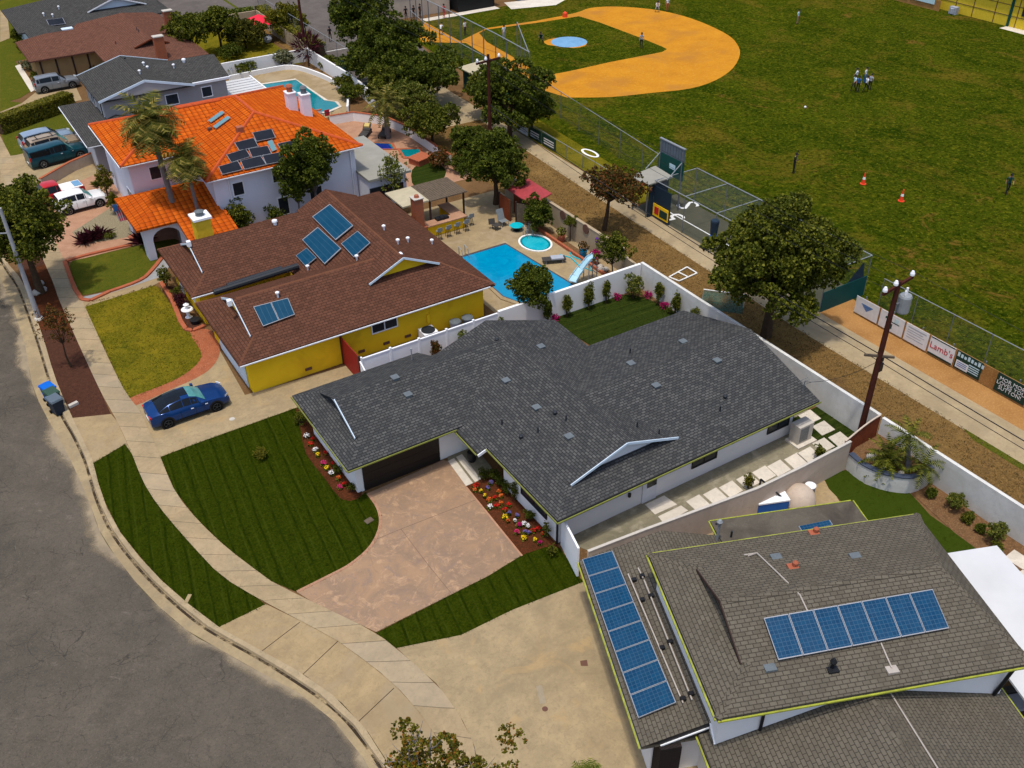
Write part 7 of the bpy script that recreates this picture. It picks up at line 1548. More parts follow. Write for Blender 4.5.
# sun loungers on the terrace
for k, (x, y) in enumerate(((33.9, 80.4), (35.4, 79.4))):
    t = thing('sun_lounger', ['dark wicker sun lounger with a yellow cushion, left of the pair', 'dark wicker sun lounger with a yellow cushion, right of the pair'][k], 'sun lounger', (x, y, 0)); q = R(48)
    MB().obox((x, y, .22), 1.9, .75, .14, q).build('bed', 'wicker', t)
    MB(rot=q, at=(x, y, 0)).extrude([(.35, -.37, .36), (.35, .37, .36), (.95, .37, .75), (.95, -.37, .75)], (0, 0, .08)).build('backrest', 'wicker', t); MB(rot=q, at=(x, y, 0)).extrude([(.55, -.25, .58), (.55, .25, .58), (.85, .25, .78), (.85, -.25, .78)], (0, 0, .12)).build('pillow', 'cushion', t)
    for sx in (-.85, .85):
        for sy in (-.33, .33): MB(rot=q, at=(x, y, 0)).box(sx-.04, sx+.04, sy-.04, sy+.04, 0, .24).build('leg', 'black_metal', t)
m = MB()
for k in range(6): m.tube([(30.6+.42*k, 85.2-.0*k, 0), (30.6+.42*k, 85.2, 1.1)], .02, 5)
m.tube([(30.5, 85.2, 1.1), (32.9, 85.2, 1.1)], .03, 6); tag(m.build('railing', 'black_metal', loc=(30.5, 85.2, 0)), 'dark metal railing beside the chimneys above the terrace', 'railing')
tag(MB().box(32.4, 32.5, 85.82, 85.88, .6, 1.1).box(32.2, 32.7, 85.8, 85.84, .55, 1.15).build('wall_sign', 'sign_red', loc=(32.4, 85.8, .6)), 'small red plaque on the white terrace wall', 'plaque')
# red umbrella
b = G(262, 40, 0); t = thing('parasol', 'open red parasol in the far garden', 'parasol', b); MB().tube([b, b+Vector((0, 0, 2.5))], .03, 6).build('pole', 'galvanised', t); m = MB()
for k in range(8):
    a, c = k*math.pi/4, (k+1)*math.pi/4; m.poly([b+Vector((0, 0, 3.0)), b+Vector((2.2*math.cos(a), 2.2*math.sin(a), 2.15)), b+Vector((2.2*math.cos(c), 2.2*math.sin(c), 2.15))])
m.build('canopy', 'umbrella_red', t)
c = G(266, 34, 0); tag(MB().blob((36.9, 114.2, .5), (.6, .5, .5), 2, j=.08).build('gazing_ball', 'cloth_grey', loc=(36.9, 114.2, 0)), 'small lilac covered seat below the red parasol', 'seat')
# flag
b = G(131, 230, 0); t = thing('flag', 'striped flag hanging from a short staff beside the arched porch', 'flag', (10.3, 71.3, 0))
MB().bar((10.25, 71.5, 2.35), (9.3, 71.2, 2.9), .04).build('staff', 'galvanised', t); m = MB()
for k in range(9): m.extrude([(9.3+.1*k, 71.2+.03*k, 2.85-.06*k), (9.4+.1*k, 71.23+.03*k, 2.8-.06*k), (9.55+.07*k, 71.1, 1.5), (9.47+.07*k, 71.1, 1.5)], (.0, .02, 0), 0 if k % 2 else 1)
m.build('cloth', ['sign_red', 'cloth_grey'], t); MB().box(9.28, 9.62, 71.16, 71.2, 2.35, 2.85).build('canton', 'cloth_blue', t)
b = G(135, 240, 0); tag(MB().lathe((b.x, b.y, 0), [(.3, 0), (.42, .35), (.36, .36)], 12).build('terracotta_bowl', 'terracotta', loc=b), 'terracotta bowl beside the porch column', 'pot')
c = G(189, 317, 0); t = thing('garden_fountain', 'white tiered garden fountain in the brick edged bed', 'fountain', c); MB().lathe((c.x, c.y, 0), [(.28, 0), (.12, .1), (.12, .5), (.4, .6), (.35, .66)], 12).build('bowl', 'white_trim', t); MB().lathe((c.x, c.y, .66), [(.1, 0), (.08, .25), (.2, .3), (.05, .4)], 10).build('upper_bowl', 'white_trim', t)
c = G(196, 323, 0); tag(MB().lathe((c.x, c.y, 0), [(.3, 0), (.36, .3), (.3, .31)], 12).build('black_pot', 'black_metal', loc=c), 'round black plant pot beside the white fountain', 'pot')
# ------------------------------------------------------------------ ball field fences, cages, boards
def fence(name, label, pts, h, net=True, step=3.0, mat='steel_post', rail=True, r=.028, mesh='chain_link', cat='fence', mids=()):
    t = thing(name, label, cat, (pts[0][0], pts[0][1], 0))
    for a, b in zip(pts, pts[1:]):
        a, b = Vector((*a[:2], 0)), Vector((*b[:2], 0)); n = max(1, round((b-a).length/step))
        for k in range(n+(1 if b == Vector((*pts[-1][:2], 0)) else 0)):
            p = a.lerp(b, k/n); MB().tube([p, p+Vector((0, 0, h))], r, 6).build('post', mat, t)
        if rail: MB().tube([a+Vector((0, 0, h)), b+Vector((0, 0, h))], r*.9, 6).build('top_rail', 'galvanised', t)
        for z in mids: MB().tube([a+Vector((0, 0, z)), b+Vector((0, 0, z))], r*.7, 6).build('mid_rail', 'galvanised', t)
        if net: MB().poly([a+Vector((0, 0, .03)), b+Vector((0, 0, .03)), b+Vector((0, 0, h-.02)), a+Vector((0, 0, h-.02))]).build('mesh', mesh, t, fix=False)
    return t
fence('chain_link_fence', 'chain link fence beyond the painted banners along the right field edge', [(48.75, 33.0), (48.75, -20)], 2.4, step=2.6)
fence('chain_link_fence', 'long chain link fence from the scoreboard to the trees along the field', [(49.4, 55.5), (52.0, 77.5)], 2.6, step=3.6)
fence('chain_link_fence', 'low chain link fence carrying banners beside the far path', [(46.1, 55), (46.7, 76)], 1.2, step=2.6)
fence('backstop', 'tall chain link backstop behind home plate with many posts', [(52.3, 80.5), (52.9, 88), (53.2, 96), (53.4, 104), (55.0, 112)], 4.6, step=2.6, cat='backstop', mids=(1.6,), r=.055)
fence('backstop', 'high chain link fence returning from the backstop towards the field', [(52.3, 80.5), (57.5, 91.0)], 4.4, step=3.4, cat='backstop', r=.05)
fence('court_fence', 'tall green meshed fence of the sports court at the top left', [(39.6, 93.2), (39.6, 124)], 3.2, mesh='chain_link', step=3.2, cat='fence'); fence('court_fence', 'tall teal screened fence closing the near end of the sports court', [(39.6, 93.2), (46.5, 94.5)], 3.0, mesh='green_net', step=2.6, cat='fence')
tag(MB().box(39.7, 47.5, 99.0, 99.1, .1, 1.2).build('court_windscreen', 'green_tarp', loc=(39.7, 99, 0)), 'long dark teal windscreen across the sports court', 'screen')
# batting cage
t = thing('batting_cage', 'chain link batting cage with pale top rails beside the big tree', 'batting cage', (45.3, 42, 0))
x0, x1 = 45.4, 49.6
for y in (34.9, 38.4, 41.8, 45.3, 48.7, 52.2):
    for x in (x0, x1): MB().tube([(x, y, 0), (x, y, 3.0)], .035, 6).build('post', 'steel_post', t)
    MB().tube([(x0, y, 3.0), (x1, y, 3.0)], .03, 6).build('cross_rail', 'galvanised', t)
for x in (x0, x1): MB().tube([(x, 34.9, 3.0), (x, 52.2, 3.0)], .035, 6).build('side_rail', 'galvanised', t); MB().poly([(x, 34.9, .05), (x, 52.2, .05), (x, 52.2, 2.95), (x, 34.9, 2.95)]).build('mesh', 'chain_link', t, fix=False)
MB().poly([(x0, 34.9, 2.99), (x1, 34.9, 2.99), (x1, 52.2, 2.99), (x0, 52.2, 2.99)]).build('roof_net', 'chain_link', t, fix=False)
MB().box(x0+.05, x1-.05, 34.86, 34.9, .0, 1.5).build('end_tarp', 'green_tarp', t); MB().poly([(x0+2.2, 34.94, 1.4), (x1-.3, 34.94, 1.4), (x1-.6, 34.94, 2.7)]).build('net_panel', 'navy_tarp', t, fix=False)
MB().box(x0-.03, x0+.0, 50.2, 52.2, .0, 2.6).build('side_tarp', 'navy_tarp', t)
flat('cage_floor', [(45.45, 35.0), (49.55, 35.0), (49.55, 54.3), (45.45, 54.3)], .016, 'grey_turf')
flat('cage_line', [(46.9, 40), (47.0, 40), (47.0, 52), (46.9, 52)], .022, 'white_paint')
mk = thing('painted_letters', 'big white painted letters on the batting cage floor', 'ground marking', (46.5, 49, .02))
for s, p, sz in (('5', G(674, 217, .022), 2.6), ('S', G(689, 205, .022), 2.6)): text(s, sz, 'white_paint', mk, p, (.15, 1, 0), (-1, .15, 0), 'letter', .002)
c = G(590, 153, .02); m = MB()
for k in range(24):
    a, b = k*math.pi/12, (k+1)*math.pi/12; f = lambda a, r1, r2: (c.x+.0+r1*math.sin(a), c.y+r2*math.cos(a), .022)
    m.poly([f(a, .55, 1.15), f(b, .55, 1.15), f(b, .33, .9), f(a, .33, .9)])
tag(m.build('painted_ring', 'white_paint', loc=c), 'big white painted letter O on the strip by the far banners', 'ground marking')
t = thing('bucket_bag', 'dark hanging ball bucket with a blue bag on the cage post', 'bucket', (45.3, 45.0, .6)); MB().lathe((45.15, 45.1, 1.5), [(.25, 0), (.32, 1.0), (.28, 1.1)], 10).build('bag', 'navy_tarp', t); MB().lathe((45.15, 45.1, .9), [(.2, 0), (.26, .5), (.2, .55)], 10).build('bucket', 'blue_plastic', t)
# dugout and scoreboard
t = thing('dugout', 'small dugout with a flat grey roof beside the batting cage', 'dugout', (45.0, 53, 0))
MB().extrude([(44.5, 52.1, 2.75), (46.9, 51.9, 2.95), (47.1, 54.3, 2.95), (44.6, 54.2, 2.75)], (0, 0, .1)).build('roof', 'flat_roof', t); MB().box(46.7, 46.78, 52.2, 54.0, 0, 2.7).box(44.9, 46.7, 52.2, 52.28, 0, 2.6).build('wall', 'navy_tarp', t)
for x, y in ((44.8, 52.3), (44.8, 54.0), (46.8, 54.0)): MB().tube([(x, y, 0), (x, y, 2.8)], .06, 6).build('post', 'steel_post', t)
t = thing('scoreboard', 'tall scoreboard seen from behind with dark slats above a green panel', 'scoreboard', (47.6, 53.2, 0))
sx = 47.7; y0, y1 = 51.9, 54.5
for y in (y0, y1): MB().tube([(sx, y, 0), (sx, y, 4.8)], .07, 8).build('post', 'steel_post', t); MB().tube([(46.3, y, 2.9), (sx, y, 4.0)], .04, 6).build('brace', 'galvanised', t)
MB().box(sx-.03, sx+.1, y0-.15, y1+.15, 2.5, 4.0).build('green_panel', 'board_green', t)
m = MB()
for k in range(9): m.box(sx-.02, sx+.1, y0-.15+.32*k, y0-.15+.32*k+.28, 4.05, 5.05)
m.build('slats', 'slate_plastic', t); MB().box(sx-.04, sx-.03, 52.6, 53.3, 3.1, 3.5).build('notice', 'sign_sky', t); MB().box(sx-.05, sx+.12, y0-.2, y1+.2, 5.05, 5.13).build('top_rail', 'galvanised', t)
t = thing('sponsor_banner', 'yellow edged banner with a red shield hung on the dugout corner', 'banner', (45.3, 50.2, .5)); MB().box(45.3, 45.34, 50.3, 52.1, .2, 1.2).build('board', 'yellow_wall', t); MB().box(45.28, 45.3, 51.4, 51.9, .4, 1.0).build('shield', 'sign_red', t); MB().box(45.28, 45.3, 50.4, 51.3, .35, .95).build('dark_strip', 'sign_dark', t)
# banners on the low board fence
bf = thing('board_fence', 'low tan board fence carrying the row of sponsor banners', 'fence', (47.25, 30, 0))
MB().box(47.26, 47.3, 15, 33.0, .05, 1.35).build('boards', 'orange_dirt', bf)
for k in range(9): MB().tube([(47.36, 33-2.2*k, 0), (47.36, 33-2.2*k, 1.5)], .05, 6).build('post', 'steel_post', bf)
def banner(y1, y0, label, back, z0=.15, z1=1.35, frame=None):
    t = thing('sponsor_banner', label, 'banner', (47.2, y1, z0), 'sponsor banners on the low board fence'); MB().box(47.21, 47.24, y0, y1, z0, z1).build('board', back, t); return t
def lines(t, X, rows, mat, name='print_lines'):
    m = MB()
    for y1, y0, z0, z1 in rows: m.box(X-.006, X, y0, y1, z0, z1)
    m.build(name, mat, t)
xd, yd = (0, -1, 0), (0, 0, 1)
for (px0, px1, lab, back) in ((853, 876, 'white banner with a blue emblem, first from the batting cage', 'sign_white'), (877, 901, 'white banner with a green mark, second from the batting cage', 'sign_white'), (902, 925, 'white banner with faint blue print, third from the batting cage', 'sign_white'), (926, 951, 'white banner with red script lettering and green edges', 'sign_white'), (952, 978, 'dark green banner with a white panel beside the red script banner', 'sign_dark'), (992, 1023, 'dark green banner reading a message in white capitals', 'sign_dark')):
    ya = onX(47.2, px0, 312+(px0-853)*.56).y; yb = onX(47.2, px1, 312+(px1-853)*.56).y; t = banner(ya-.03, yb+.03, lab, back); ym = (ya+yb)/2; w = ya-yb
    if px0 == 853: lines(t, 47.21, [(ym+.45*(1-k/6), ym-.45*(1-k/6), .95-.07*k, 1.0-.07*k) for k in range(6)], 'cloth_blue', 'emblem')
    elif px0 == 877: lines(t, 47.21, [(ym+.5, ym+.1, .9, 1.05), (ym+.1, ym-.6, .8, .86), (ym+.2, ym-.1, .35, .7)], 'board_green', 'emblem'); lines(t, 47.208, [(ym-.2, ym-.5, .9, 1.15)], 'sign_sky', 'blue_mark')
    elif px0 == 902: lines(t, 47.21, [(ya-.2, yb+.2, 1.12, 1.2), (ya-.2, yb+.4, .95, 1.0), (ya-.2, yb+.3, .8, .84), (ya-.2, yb+.5, .62, .66), (ya-.2, yb+.3, .45, .49)], 'cloth_grey')
    elif px0 == 926:
        lines(t, 47.21, [(ya-.05, yb+.05, 1.27, 1.35), (ya-.05, yb+.05, .15, .27)], 'sign_dark', 'green_edge'); q = text("Lamb's", .60, 'sign_red', t, (47.2, ym, .78), xd, yd)
    elif px0 == 952:
        lines(t, 47.21, [(ya-.12, ya-.95, .25, .75)], 'sign_white', 'white_panel'); lines(t, 47.207, [(ya-.1-.23*k, ya-.25-.23*k, 1.0, 1.28-.05*(k % 3)) for k in range(8)], 'sign_sky', 'heading_strokes'); lines(t, 47.205, [(ym-.05, yb+.15, .78-.14*k, .84-.14*k) for k in range(4)], 'sign_sky')
        lines(t, 47.203, [(ya-.2, ya-.85, .62-.12*k, .66-.12*k) for k in range(3)], 'cloth_blue', 'panel_print')
    else: text('MOR MOR\nLOVES YOU\nSUTTON!', .345, 'sign_white', t, (47.2, ym, .76), xd, yd)
for k, (py1, py0, bk_, lab) in enumerate(((73.4, 71.6, 'sign_white', 'pale banner nearest the large dark tree on the far path fence'), (71.4, 69.4, 'sign_dark', 'dark banner in the middle of the far path fence'), (69.2, 67.0, 'sign_dark', 'black and white banner at the end of the far path fence'))):
    t = thing('sponsor_banner', lab, 'banner', (46.2, py1, .1), 'banners on the far path fence'); MB().box(46.3, 46.34, py0, py1, .1, 1.2).build('board', bk_, t); lines(t, 46.3, [(py1-.3, py0+.3, .75-.22*j, .85-.22*j) for j in range(3)], 'sign_white' if k else 'cloth_grey')
# frames lying on the verge
t = thing('goal_frame', 'white tubular frame lying on the dry verge behind the wall', 'frame', G(688, 278, .05)); pts = [G(x, y, .08) for x, y in ((669, 277), (687, 267), (697, 273), (679, 281))]
m = MB()
for a, b in zip(pts, pts[1:]+pts[:1]): m.tube([a, b], .05, 6)
m.tube([pts[0].lerp(pts[1], .5), pts[3].lerp(pts[2], .5)], .05, 6); m.build('tubes', 'white_paint', t)
t = thing('soccer_goal', 'small goal with green net standing under the big tree', 'goal', G(716, 305, 0)); c = G(714, 303, 0)
MB().tube([c+Vector((-.6, .5, 0)), c+Vector((-.6, .5, 1.0)), c+Vector((1.2, -1.5, 1.0)), c+Vector((1.2, -1.5, 0))], .04, 6).build('frame', 'white_paint', t); MB().poly([c+Vector((-.6, .5, .95)), c+Vector((1.2, -1.5, .95)), c+Vector((.6, -2.1, .02)), c+Vector((-1.3, -.1, .02))]).build('net', 'green_net', t, fix=False)
c = G(700, 318, 0); tag(MB().extrude([c+Vector((-.2, 1.3, .02)), c+Vector((1.4, .4, .02)), c+Vector((1.0, -1.2, .02)), c+Vector((-.9, -.2, .02))], (0, 0, .03)).build('ground_tarp', 'green_tarp', loc=c), 'dark green sheet lying beside the white wall under the big tree', 'tarp')
# concession building and banners at the top right
t = thing('field_building', 'long mustard yellow building beyond the outfield at the top right', 'building', (113.5, 86, 0))
MB().box(114.6, 122, 58, 83, 0, 3.6).build('wall', 'yellow_stucco', t); MB().box(114.2, 122.5, 57.5, 83.5, 3.6, 3.9).build('roof', 'flat_roof', t)
m = MB()
for y in (80, 77, 74.5, 71.5, 68.5): m.box(114.55, 114.6, y, y+.08, 0, 3.6)
for z in (1.2, 2.4): m.box(114.56, 114.6, 58, 83, z, z+.06)
m.build('panel_joints', 'plaque_brown', t); MB().box(114.5, 114.6, 66.2, 68.0, 1.5, 2.8).build('window', 'window_glass', t); MB().box(114.45, 114.6, 69.3, 69.6, 0, 3.6).build('green_post', 'board_green', t)
flat('field_apron', [(112.9, 60), (114.6, 60), (114.6, 69.5), (113.1, 69.5)], .016, 'slab'); 
tag(MB().box(113.6, 114.2, 76.2, 77.2, 0, .9).lathe((113.58, 76.7, .45), [(.05, -.3), (.3, -.3), (.3, .3), (.05, .3)], 10).build('drinking_cart', 'cloth_grey', loc=(113.6, 76.2, 0)), 'grey box unit standing against the yellow building', 'cart')
fe = thing('outfield_fence', 'brown board fence with pale blue banners at the top right', 'fence', (113, 95, 0)); MB().box(113.4, 113.5, 78.5, 110, 0, 1.3).build('boards', 'orange_dirt', fe)
for k, (a, b) in enumerate(((86.6, 83.4), (83.0, 79.3))):
    t = thing('sponsor_banner', ['pale blue banner farther left on the outfield fence', 'pale blue banner next to the yellow building'][k], 'banner', (113.3, a, 1.2)); MB().box(113.3, 113.36, b, a, .7, 2.6).build('board', 'sign_sky', t); lines(t, 113.3, [(a-.3, b+.3, 2.1-.4*j, 2.25-.4*j) for j in range(3)], 'cloth_blue')
t = thing('dark_doorway_booth', 'small dark ticket booth left of the pale blue banners', 'booth', (113.3, 88.5, 0)); MB().box(113.2, 114.5, 87.2, 89.3, 0, 2.2).build('wall', 'white_wall', t); MB().box(113.15, 113.2, 87.6, 89.0, .3, 1.7).build('opening', 'black_paint', t)
# dugouts at the top edge
t = thing('dugout', 'long dark dugout with a flat roof behind home plate', 'dugout', (58, 113, 0)); MB().box(62.5, 68, 113.2, 116.5, 0, 2.3).build('wall', 'black_paint', t); MB().box(62.3, 68.5, 112.9, 117, 2.3, 2.5).build('roof', 'flat_roof', t); flat('dugout_apron', [(57, 111.8), (68, 111.8), (68, 113.1), (57, 113.1)], .018, 'slab')
t = thing('equipment_shed', 'pale equipment shed beside the backstop at the top edge', 'shed', (53.9, 113, 0)); MB().box(49.5, 51.0, 113, 117, 0, 3.2).build('wall', 'white_wall', t); MB().box(49.3, 51.2, 112.8, 117.2, 3.2, 3.35).build('roof', 'flat_roof', t)
t = thing('block_building', 'tan brick low building behind the backstop at the top edge', 'building', (51.5, 115, 0)); MB().box(52.3, 62.0, 114.6, 119, 0, 2.8).build('wall', 'pink_wall', t); MB().box(52.2, 62.1, 114.5, 119.2, 2.8, 3.0).build('roof', 'flat_roof', t)
flat('dugout_apron', [(69, 110.6), (75, 109), (80, 112), (70, 114)], .018, 'slab')
t = thing('bench_shelter', 'dark long shelter with pale blue banner at the top edge beyond third base', 'shelter', (76, 113, 0)); MB().box(72, 92, 113.5, 115.5, 0, 1.6).build('wall', 'slate_plastic', t); MB().box(78, 82, 113.4, 113.5, .5, 1.4).build('banner_board', 'sign_sky', t)
t = thing('picnic_table', 'picnic table beside the court fence under the pale paving', 'table', (42, 90, 0)); MB().box(41.0, 43.2, 88.5, 89.3, .7, .76).build('tabletop', 'wood_old', t); MB().box(41.0, 43.2, 87.8, 88.1, .4, .45).box(41.0, 43.2, 89.7, 90.0, .4, .45).build('bench_seat', 'wood_old', t)
for x in (41.3, 42.8): MB().bar((x, 88.0, 0), (x, 89.8, .7), .08).bar((x, 89.8, 0), (x, 88.0, .7), .08).build('leg', 'timber_dark', t)
c = G(437, 72, 0); t = thing('scorer_hut', 'small hut with a pale roof and teal side beside the backstop', 'hut', (49.8, 84, 0)); MB().box(48.0, 50.2, 83, 86.5, 0, 2.2).build('wall', 'green_tarp', t); MB().extrude([(47.7, 82.7, 2.2), (50.6, 82.7, 2.4), (50.6, 86.9, 2.4), (47.7, 86.9, 2.2)], (0, 0, .1)).build('roof', 'cream_roofing', t)
c = G(462, 87, 0); t = thing('canopy', 'teal canopy beside the path below the backstop', 'canopy', (48.2, 76.8, 0)); MB().extrude([(47.2, 75.5, 1.9), (49.4, 75.5, 2.1), (49.4, 78, 2.1), (47.2, 78, 1.9)], (0, 0, .08)).build('cover', 'turquoise' if False else 'green_tarp', t)
for x, y in ((47.4, 75.7), (49.2, 75.7), (47.4, 77.8), (49.2, 77.8)): MB().tube([(x, y, 0), (x, y, 1.95)], .04, 6).build('post', 'steel_post', t)
# ------------------------------------------------------------------ cones, balls, people
def cone(px, py, label):
    c = G(px, py, .02); t = thing('traffic_cone', label, 'cone', c); MB().lathe((c.x, c.y, .02), [(.26, 0), (.26, .05), (.17, .06)], 12).build('base', 'cone_orange', t); MB().lathe((c.x, c.y, .07), [(.17, 0), (.12, .35), (.045, .95)], 12).build('body', 'cone_orange', t); MB().lathe((c.x, c.y, .45), [(.125, 0), (.095, .2)], 12).build('white_band', 'white_paint', t)
cone(863, 184, 'orange traffic cone on the outfield grass in the middle'); cone(901, 201, 'orange traffic cone on the grass nearer the big tree')
c = G(565, 17, .02); t = thing('base_bag', 'small red marker by the infield corner', 'marker', c); MB().lathe((c.x, c.y, .02), [(.35, 0), (.3, .5), (.05, .7)], 8).build('body', 'cone_orange', t)
for k, (px, py) in enumerate(((804, 108), (800, 41))):
    pass
c = G(805, 108, .02); tag(MB().blob((c.x, c.y, .12), .12, 2).build('ball', 'white_paint', loc=c), 'white ball lying on the outfield grass', 'ball')
c = G(914, 66, .02)
HUM = {}
def person_mesh(pose):
    if pose in HUM: return HUM[pose]
    J = {'pel': (0, 0, .95), 'wst': (0, 0, 1.12), 'chest': (0, .0, 1.38), 'neck': (0, .0, 1.50), 'head': (0, .03, 1.63), 'top': (0, .02, 1.74)}
    if pose == 'stand': legs = [((.10, 0, .92), (.11, .02, .50), (.12, 0, .07), (.13, .14, .03)), ((-.10, 0, .92), (-.11, .02, .50), (-.12, 0, .07), (-.13, .14, .03))]; arms = [((.19, 0, 1.42), (.25, -.02, 1.14), (.25, .08, .90), (.25, .10, .80)), ((-.19, 0, 1.42), (-.25, -.02, 1.14), (-.25, .08, .90), (-.25, .10, .80))]
    elif pose == 'walk': legs = [((.10, 0, .92), (.10, .18, .52), (.10, .22, .08), (.10, .36, .05)), ((-.10, 0, .92), (-.10, -.02, .50), (-.10, -.28, .12), (-.10, -.18, .03))]; arms = [((.19, 0, 1.42), (.24, -.14, 1.16), (.24, -.06, .92), (.24, -.02, .84)), ((-.19, 0, 1.42), (-.24, .12, 1.16), (-.22, .28, 1.0), (-.21, .34, .95))]
    elif pose == 'ready':
        J = {'pel': (0, -.12, .74), 'wst': (0, -.04, .90), 'chest': (0, .12, 1.10), 'neck': (0, .2, 1.20), 'head': (0, .27, 1.32), 'top': (0, .28, 1.43)}
        legs = [((.11, -.1, .72), (.22, .14, .44), (.24, -.02, .07), (.26, .12, .03)), ((-.11, -.1, .72), (-.22, .14, .44), (-.24, -.02, .07), (-.26, .12, .03))]; arms = [((.19, .13, 1.14), (.24, .22, .92), (.12, .38, .80), (.08, .42, .76)), ((-.19, .13, 1.14), (-.24, .22, .92), (-.12, .38, .80), (-.08, .42, .76))]
    else: legs = [((.10, 0, .92), (.11, .02, .50), (.12, 0, .07), (.13, .14, .03)), ((-.10, 0, .92), (-.11, .02, .50), (-.12, 0, .07), (-.13, .14, .03))]; arms = [((.19, 0, 1.42), (.24, .12, 1.18), (.14, .34, 1.28), (.1, .42, 1.32)), ((-.19, 0, 1.42), (-.28, .04, 1.62), (-.26, .08, 1.86), (-.25, .1, 1.95))]
    V = []; E = []; Rr = []; 
    def add(p, r, par=None): V.append(p); Rr.append(r); i = len(V)-1; (E.append((par, i)) if par is not None else None); return i
    pel = add(J['pel'], .135); wst = add(J['wst'], .125, pel); ch = add(J['chest'], .155, wst); nk = add(J['neck'], .06, ch); hd = add(J['head'], .105, nk); add(J['top'], .085, hd)
    for l in legs:
        a = add(l[0], .095, pel); b = add(l[1], .065, a); c = add(l[2], .045, b); add(l[3], .035, c)
    for l in arms:
        a = add(l[0], .06, ch); b = add(l[1], .045, a); c = add(l[2], .035, b); add(l[3], .03, c)
    me = bpy.data.meshes.new('person'); me.from_pydata(V, E, []); ob = bpy.data.objects.new('p', me); col.objects.link(ob)
    mo = ob.modifiers.new('s', 'SKIN'); 
    for i, sv in enumerate(me.skin_vertices[0].data): sv.radius = (Rr[i], Rr[i]*.85)
    me.skin_vertices[0].data[0].use_root = True
    su = ob.modifiers.new('u', 'SUBSURF'); su.levels = 1; su.render_levels = 1
    dg = bpy.context.evaluated_depsgraph_get(); dg.update(); out = bpy.data.meshes.new_from_object(ob.evaluated_get(dg)); bpy.data.objects.remove(ob)
    out.name = 'person'; hip = J['pel'][2]; nz_ = J['neck'][2]; hx = J['head'][2]
    sl = []
    for p in out.polygons:
        c = p.center; arm = abs(c.x) > .185 and c.z > hip-.2
        if c.z > hx+.07 or (c.z > hx-.02 and c.y < J['head'][1]-.05): sl.append(4)
        elif c.z > nz_-.03 and abs(c.x) < .16: sl.append(0)
        elif c.z > hip+.05 and (not arm or c.z > nz_-.28): sl.append(1)
        elif arm: sl.append(0)
        elif c.z > .09: sl.append(2)
        else: sl.append(3)
    for k in range(5): out.materials.append(None)
    out.polygons.foreach_set('material_index', sl); out.polygons.foreach_set('use_smooth', [True]*len(sl)); HUM[pose] = out; return out
def person(px, py, label, shirt='cloth_white', pants='cloth_black', rot=0, pose='stand', scale=1.0, z=.02, hair='hair_dark', group=None, xy=None):
    c = Vector((xy[0], xy[1], z)) if xy else G(px, py, z); o = bpy.data.objects.new('person', person_mesh(pose)); col.objects.link(o); o.location = c; o.rotation_euler = (0, 0, rot); o.scale = (scale,)*3
    for k, mt in enumerate(('skin', shirt, pants, 'black_paint', hair)): o.material_slots[k].link = 'OBJECT'; o.material_slots[k].material = MAT[mt]
    tag(o, label, 'person', group)
    bm = MB(); s = scale; hz = {'stand': 1.74, 'walk': 1.74, 'ready': 1.43}.get(pose, 1.74); hy = .30 if pose == 'ready' else .04
    hat = MB(); hat.lathe((0, hy-.01, hz-.10), [(.105, 0), (.10, .08), (.05, .14), (.01, .15)], 10); hat.extrude([(-.08, hy+.08, hz-.09), (.08, hy+.08, hz-.09), (.06, hy+.2, hz-.11), (-.06, hy+.2, hz-.11)], (0, 0, .015))
    h = hat.build('cap', 'cloth_black' if pants != 'cloth_green' else 'cloth_green', None); h.parent = o
    # face: eyes, nose and mouth set on the head
    f = MB(); fy = hy+.10; fz = hz-.12
    for sx in (-.035, .035): f.blob((sx, fy-.006, fz), (.012, .008, .009), 1)
    f.build('eyes', 'black_paint', None).parent = o
    MB().blob((0, fy+.004, fz-.035), (.014, .016, .022), 1).build('nose', 'skin', None).parent = o
    return o
person(441, 35, 'batter in white shirt and dark trousers standing at home plate', 'cloth_white', 'cloth_black', R(-60), 'ready')
person(465, 35, 'person in white shirt and dark shorts left of the pitching lane', rot=R(200)); person(504, 40, 'person in white top and dark trousers nearer the mound', 'cloth_white', 'cloth_grey', R(180))
person(541, 44, 'pitcher in dark green clothes beside the blue mound cover', 'cloth_green', 'cloth_black', R(140), 'ready'); person(641, 48, 'fielder in pale shirt and black shorts on the infield grass corner', 'cloth_grey', 'cloth_black', R(150), 'stand')
person(657, 12, 'person in white shirt bending on the infield edge at the top, left of two', 'cloth_white', 'cloth_grey', R(150), 'ready'); person(667, 11, 'person in brown and white standing at the infield edge, right of two', 'cloth_white', 'terracotta', R(170))
person(797, 24, 'outfielder in pale blue shirt standing alone near the top edge', 'sign_sky', 'skin', R(200))
for k, (px, py, s, p, r, lab) in enumerate(((855, 84, 'cloth_white', 'cloth_black', 30, 'back left player in white of the huddle on the grass'), (864, 83, 'cloth_white', 'cloth_blue', 200, 'back right player in white of the huddle on the grass'), (853, 91, 'sign_sky', 'cloth_black', 80, 'front left player in pale blue of the huddle'), (857, 92, 'cloth_blue', 'cloth_black', 120, 'player in blue shirt at the front of the huddle'), (865, 92, 'cloth_white', 'cloth_black', 260, 'front player in white with black shorts of the huddle'), (869, 90, 'cloth_grey', 'cloth_black', 280, 'rightmost player in grey of the huddle'))):
    person(px, py, lab, s, p, R(r), 'stand' if k % 2 else 'walk', .95, group='players huddled on the outfield grass')
person(793, 173, 'person in black with one arm raised on the grass above the big tree', 'cloth_black', 'cloth_black', R(210), 'raise', 1.02); person(1006, 194, 'person in dark green crouching at the right edge of the field', 'cloth_green', 'cloth_black', R(140), 'walk')
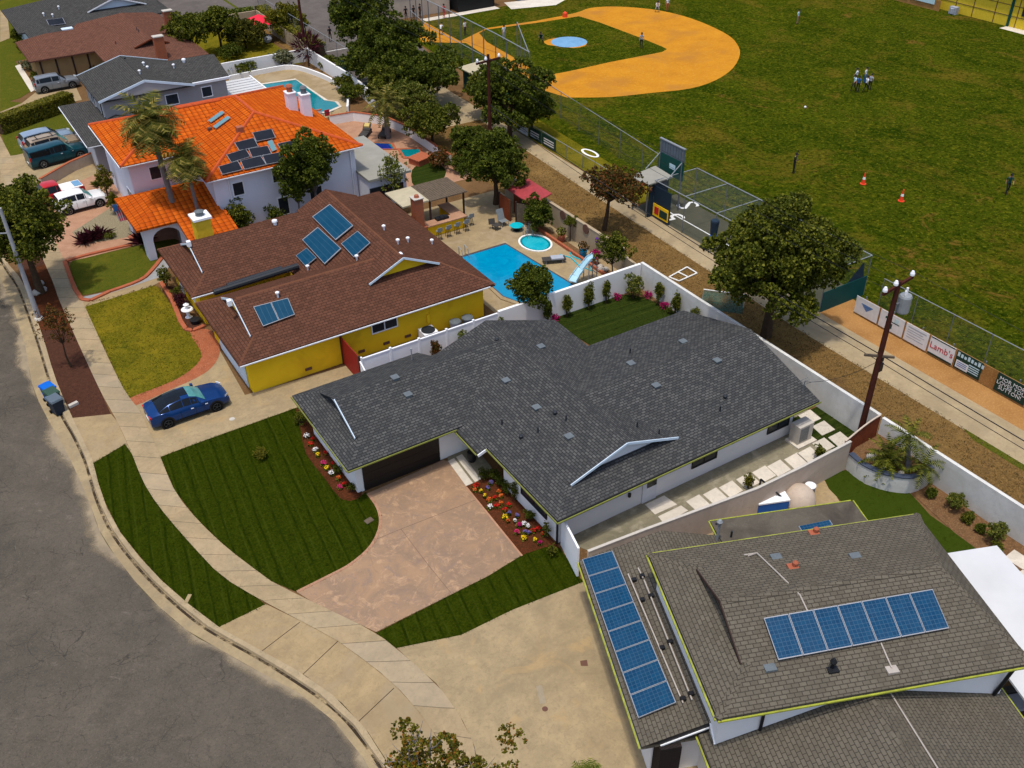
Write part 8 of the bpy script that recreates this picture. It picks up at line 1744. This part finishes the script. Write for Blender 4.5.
for k, (x, y) in enumerate(((57.6, 113.0), (58.6, 112.8), (59.6, 113.0))): person(0, 0, ['leftmost dark clad spectator in front of the tan building', 'middle dark clad spectator in front of the tan building', 'right dark clad spectator in front of the tan building'][k], 'cloth_black', 'cloth_black', R(170+20*k), 'stand', xy=(x-2.5, y+.6))
person(0, 0, 'person in red leaning at the backstop near home plate', 'sign_red', 'sign_red', R(200), 'walk', xy=(59.6, 111.8)); person(0, 0, 'dark figure walking on the sports court', 'cloth_black', 'cloth_black', R(150), 'walk', xy=(43.4, 110.5))
# ------------------------------------------------------------------ camera, sky, sun
cd = bpy.data.cameras.new('camera'); co = bpy.data.objects.new('camera', cd); col.objects.link(co); scene.camera = co
cd.sensor_width = 36; cd.sensor_fit = 'HORIZONTAL'; cd.lens = FPX*36/1024; cd.clip_start = .5; cd.clip_end = 3000
Mx = Matrix((AR, AU, tuple(-k for k in AF))).transposed().to_4x4(); Mx.translation = (0, 0, CAMZ); co.matrix_world = Mx
SUN_EL, SUN_AZ = R(77), R(215)     # azimuth measured from +x towards +y
sd = bpy.data.lights.new('sun', 'SUN'); so = bpy.data.objects.new('sun', sd); col.objects.link(so); sd.energy = 2.1; sd.angle = R(3); sd.color = (1, .945, .85)
dv = Vector((math.cos(SUN_EL)*math.cos(SUN_AZ), math.cos(SUN_EL)*math.sin(SUN_AZ), math.sin(SUN_EL))); so.rotation_euler = dv.to_track_quat('Z', 'Y').to_euler()
wo = bpy.data.worlds.new('World'); scene.world = wo; wo.use_nodes = True; nt = wo.node_tree; bg = nt.nodes['Background']
sk = nt.nodes.new('ShaderNodeTexSky'); sk.sky_type = 'NISHITA'; sk.sun_disc = False; sk.sun_elevation = SUN_EL; sk.sun_rotation = R(90)-SUN_AZ; sk.dust_density = 2.5; nt.links.new(sk.outputs[0], bg.inputs[0]); bg.inputs[1].default_value = .15
vs = scene.view_settings; vs.view_transform = 'Standard'; vs.look = 'None'; vs.exposure = .38; vs.gamma = 1; vs.use_curve_mapping = False
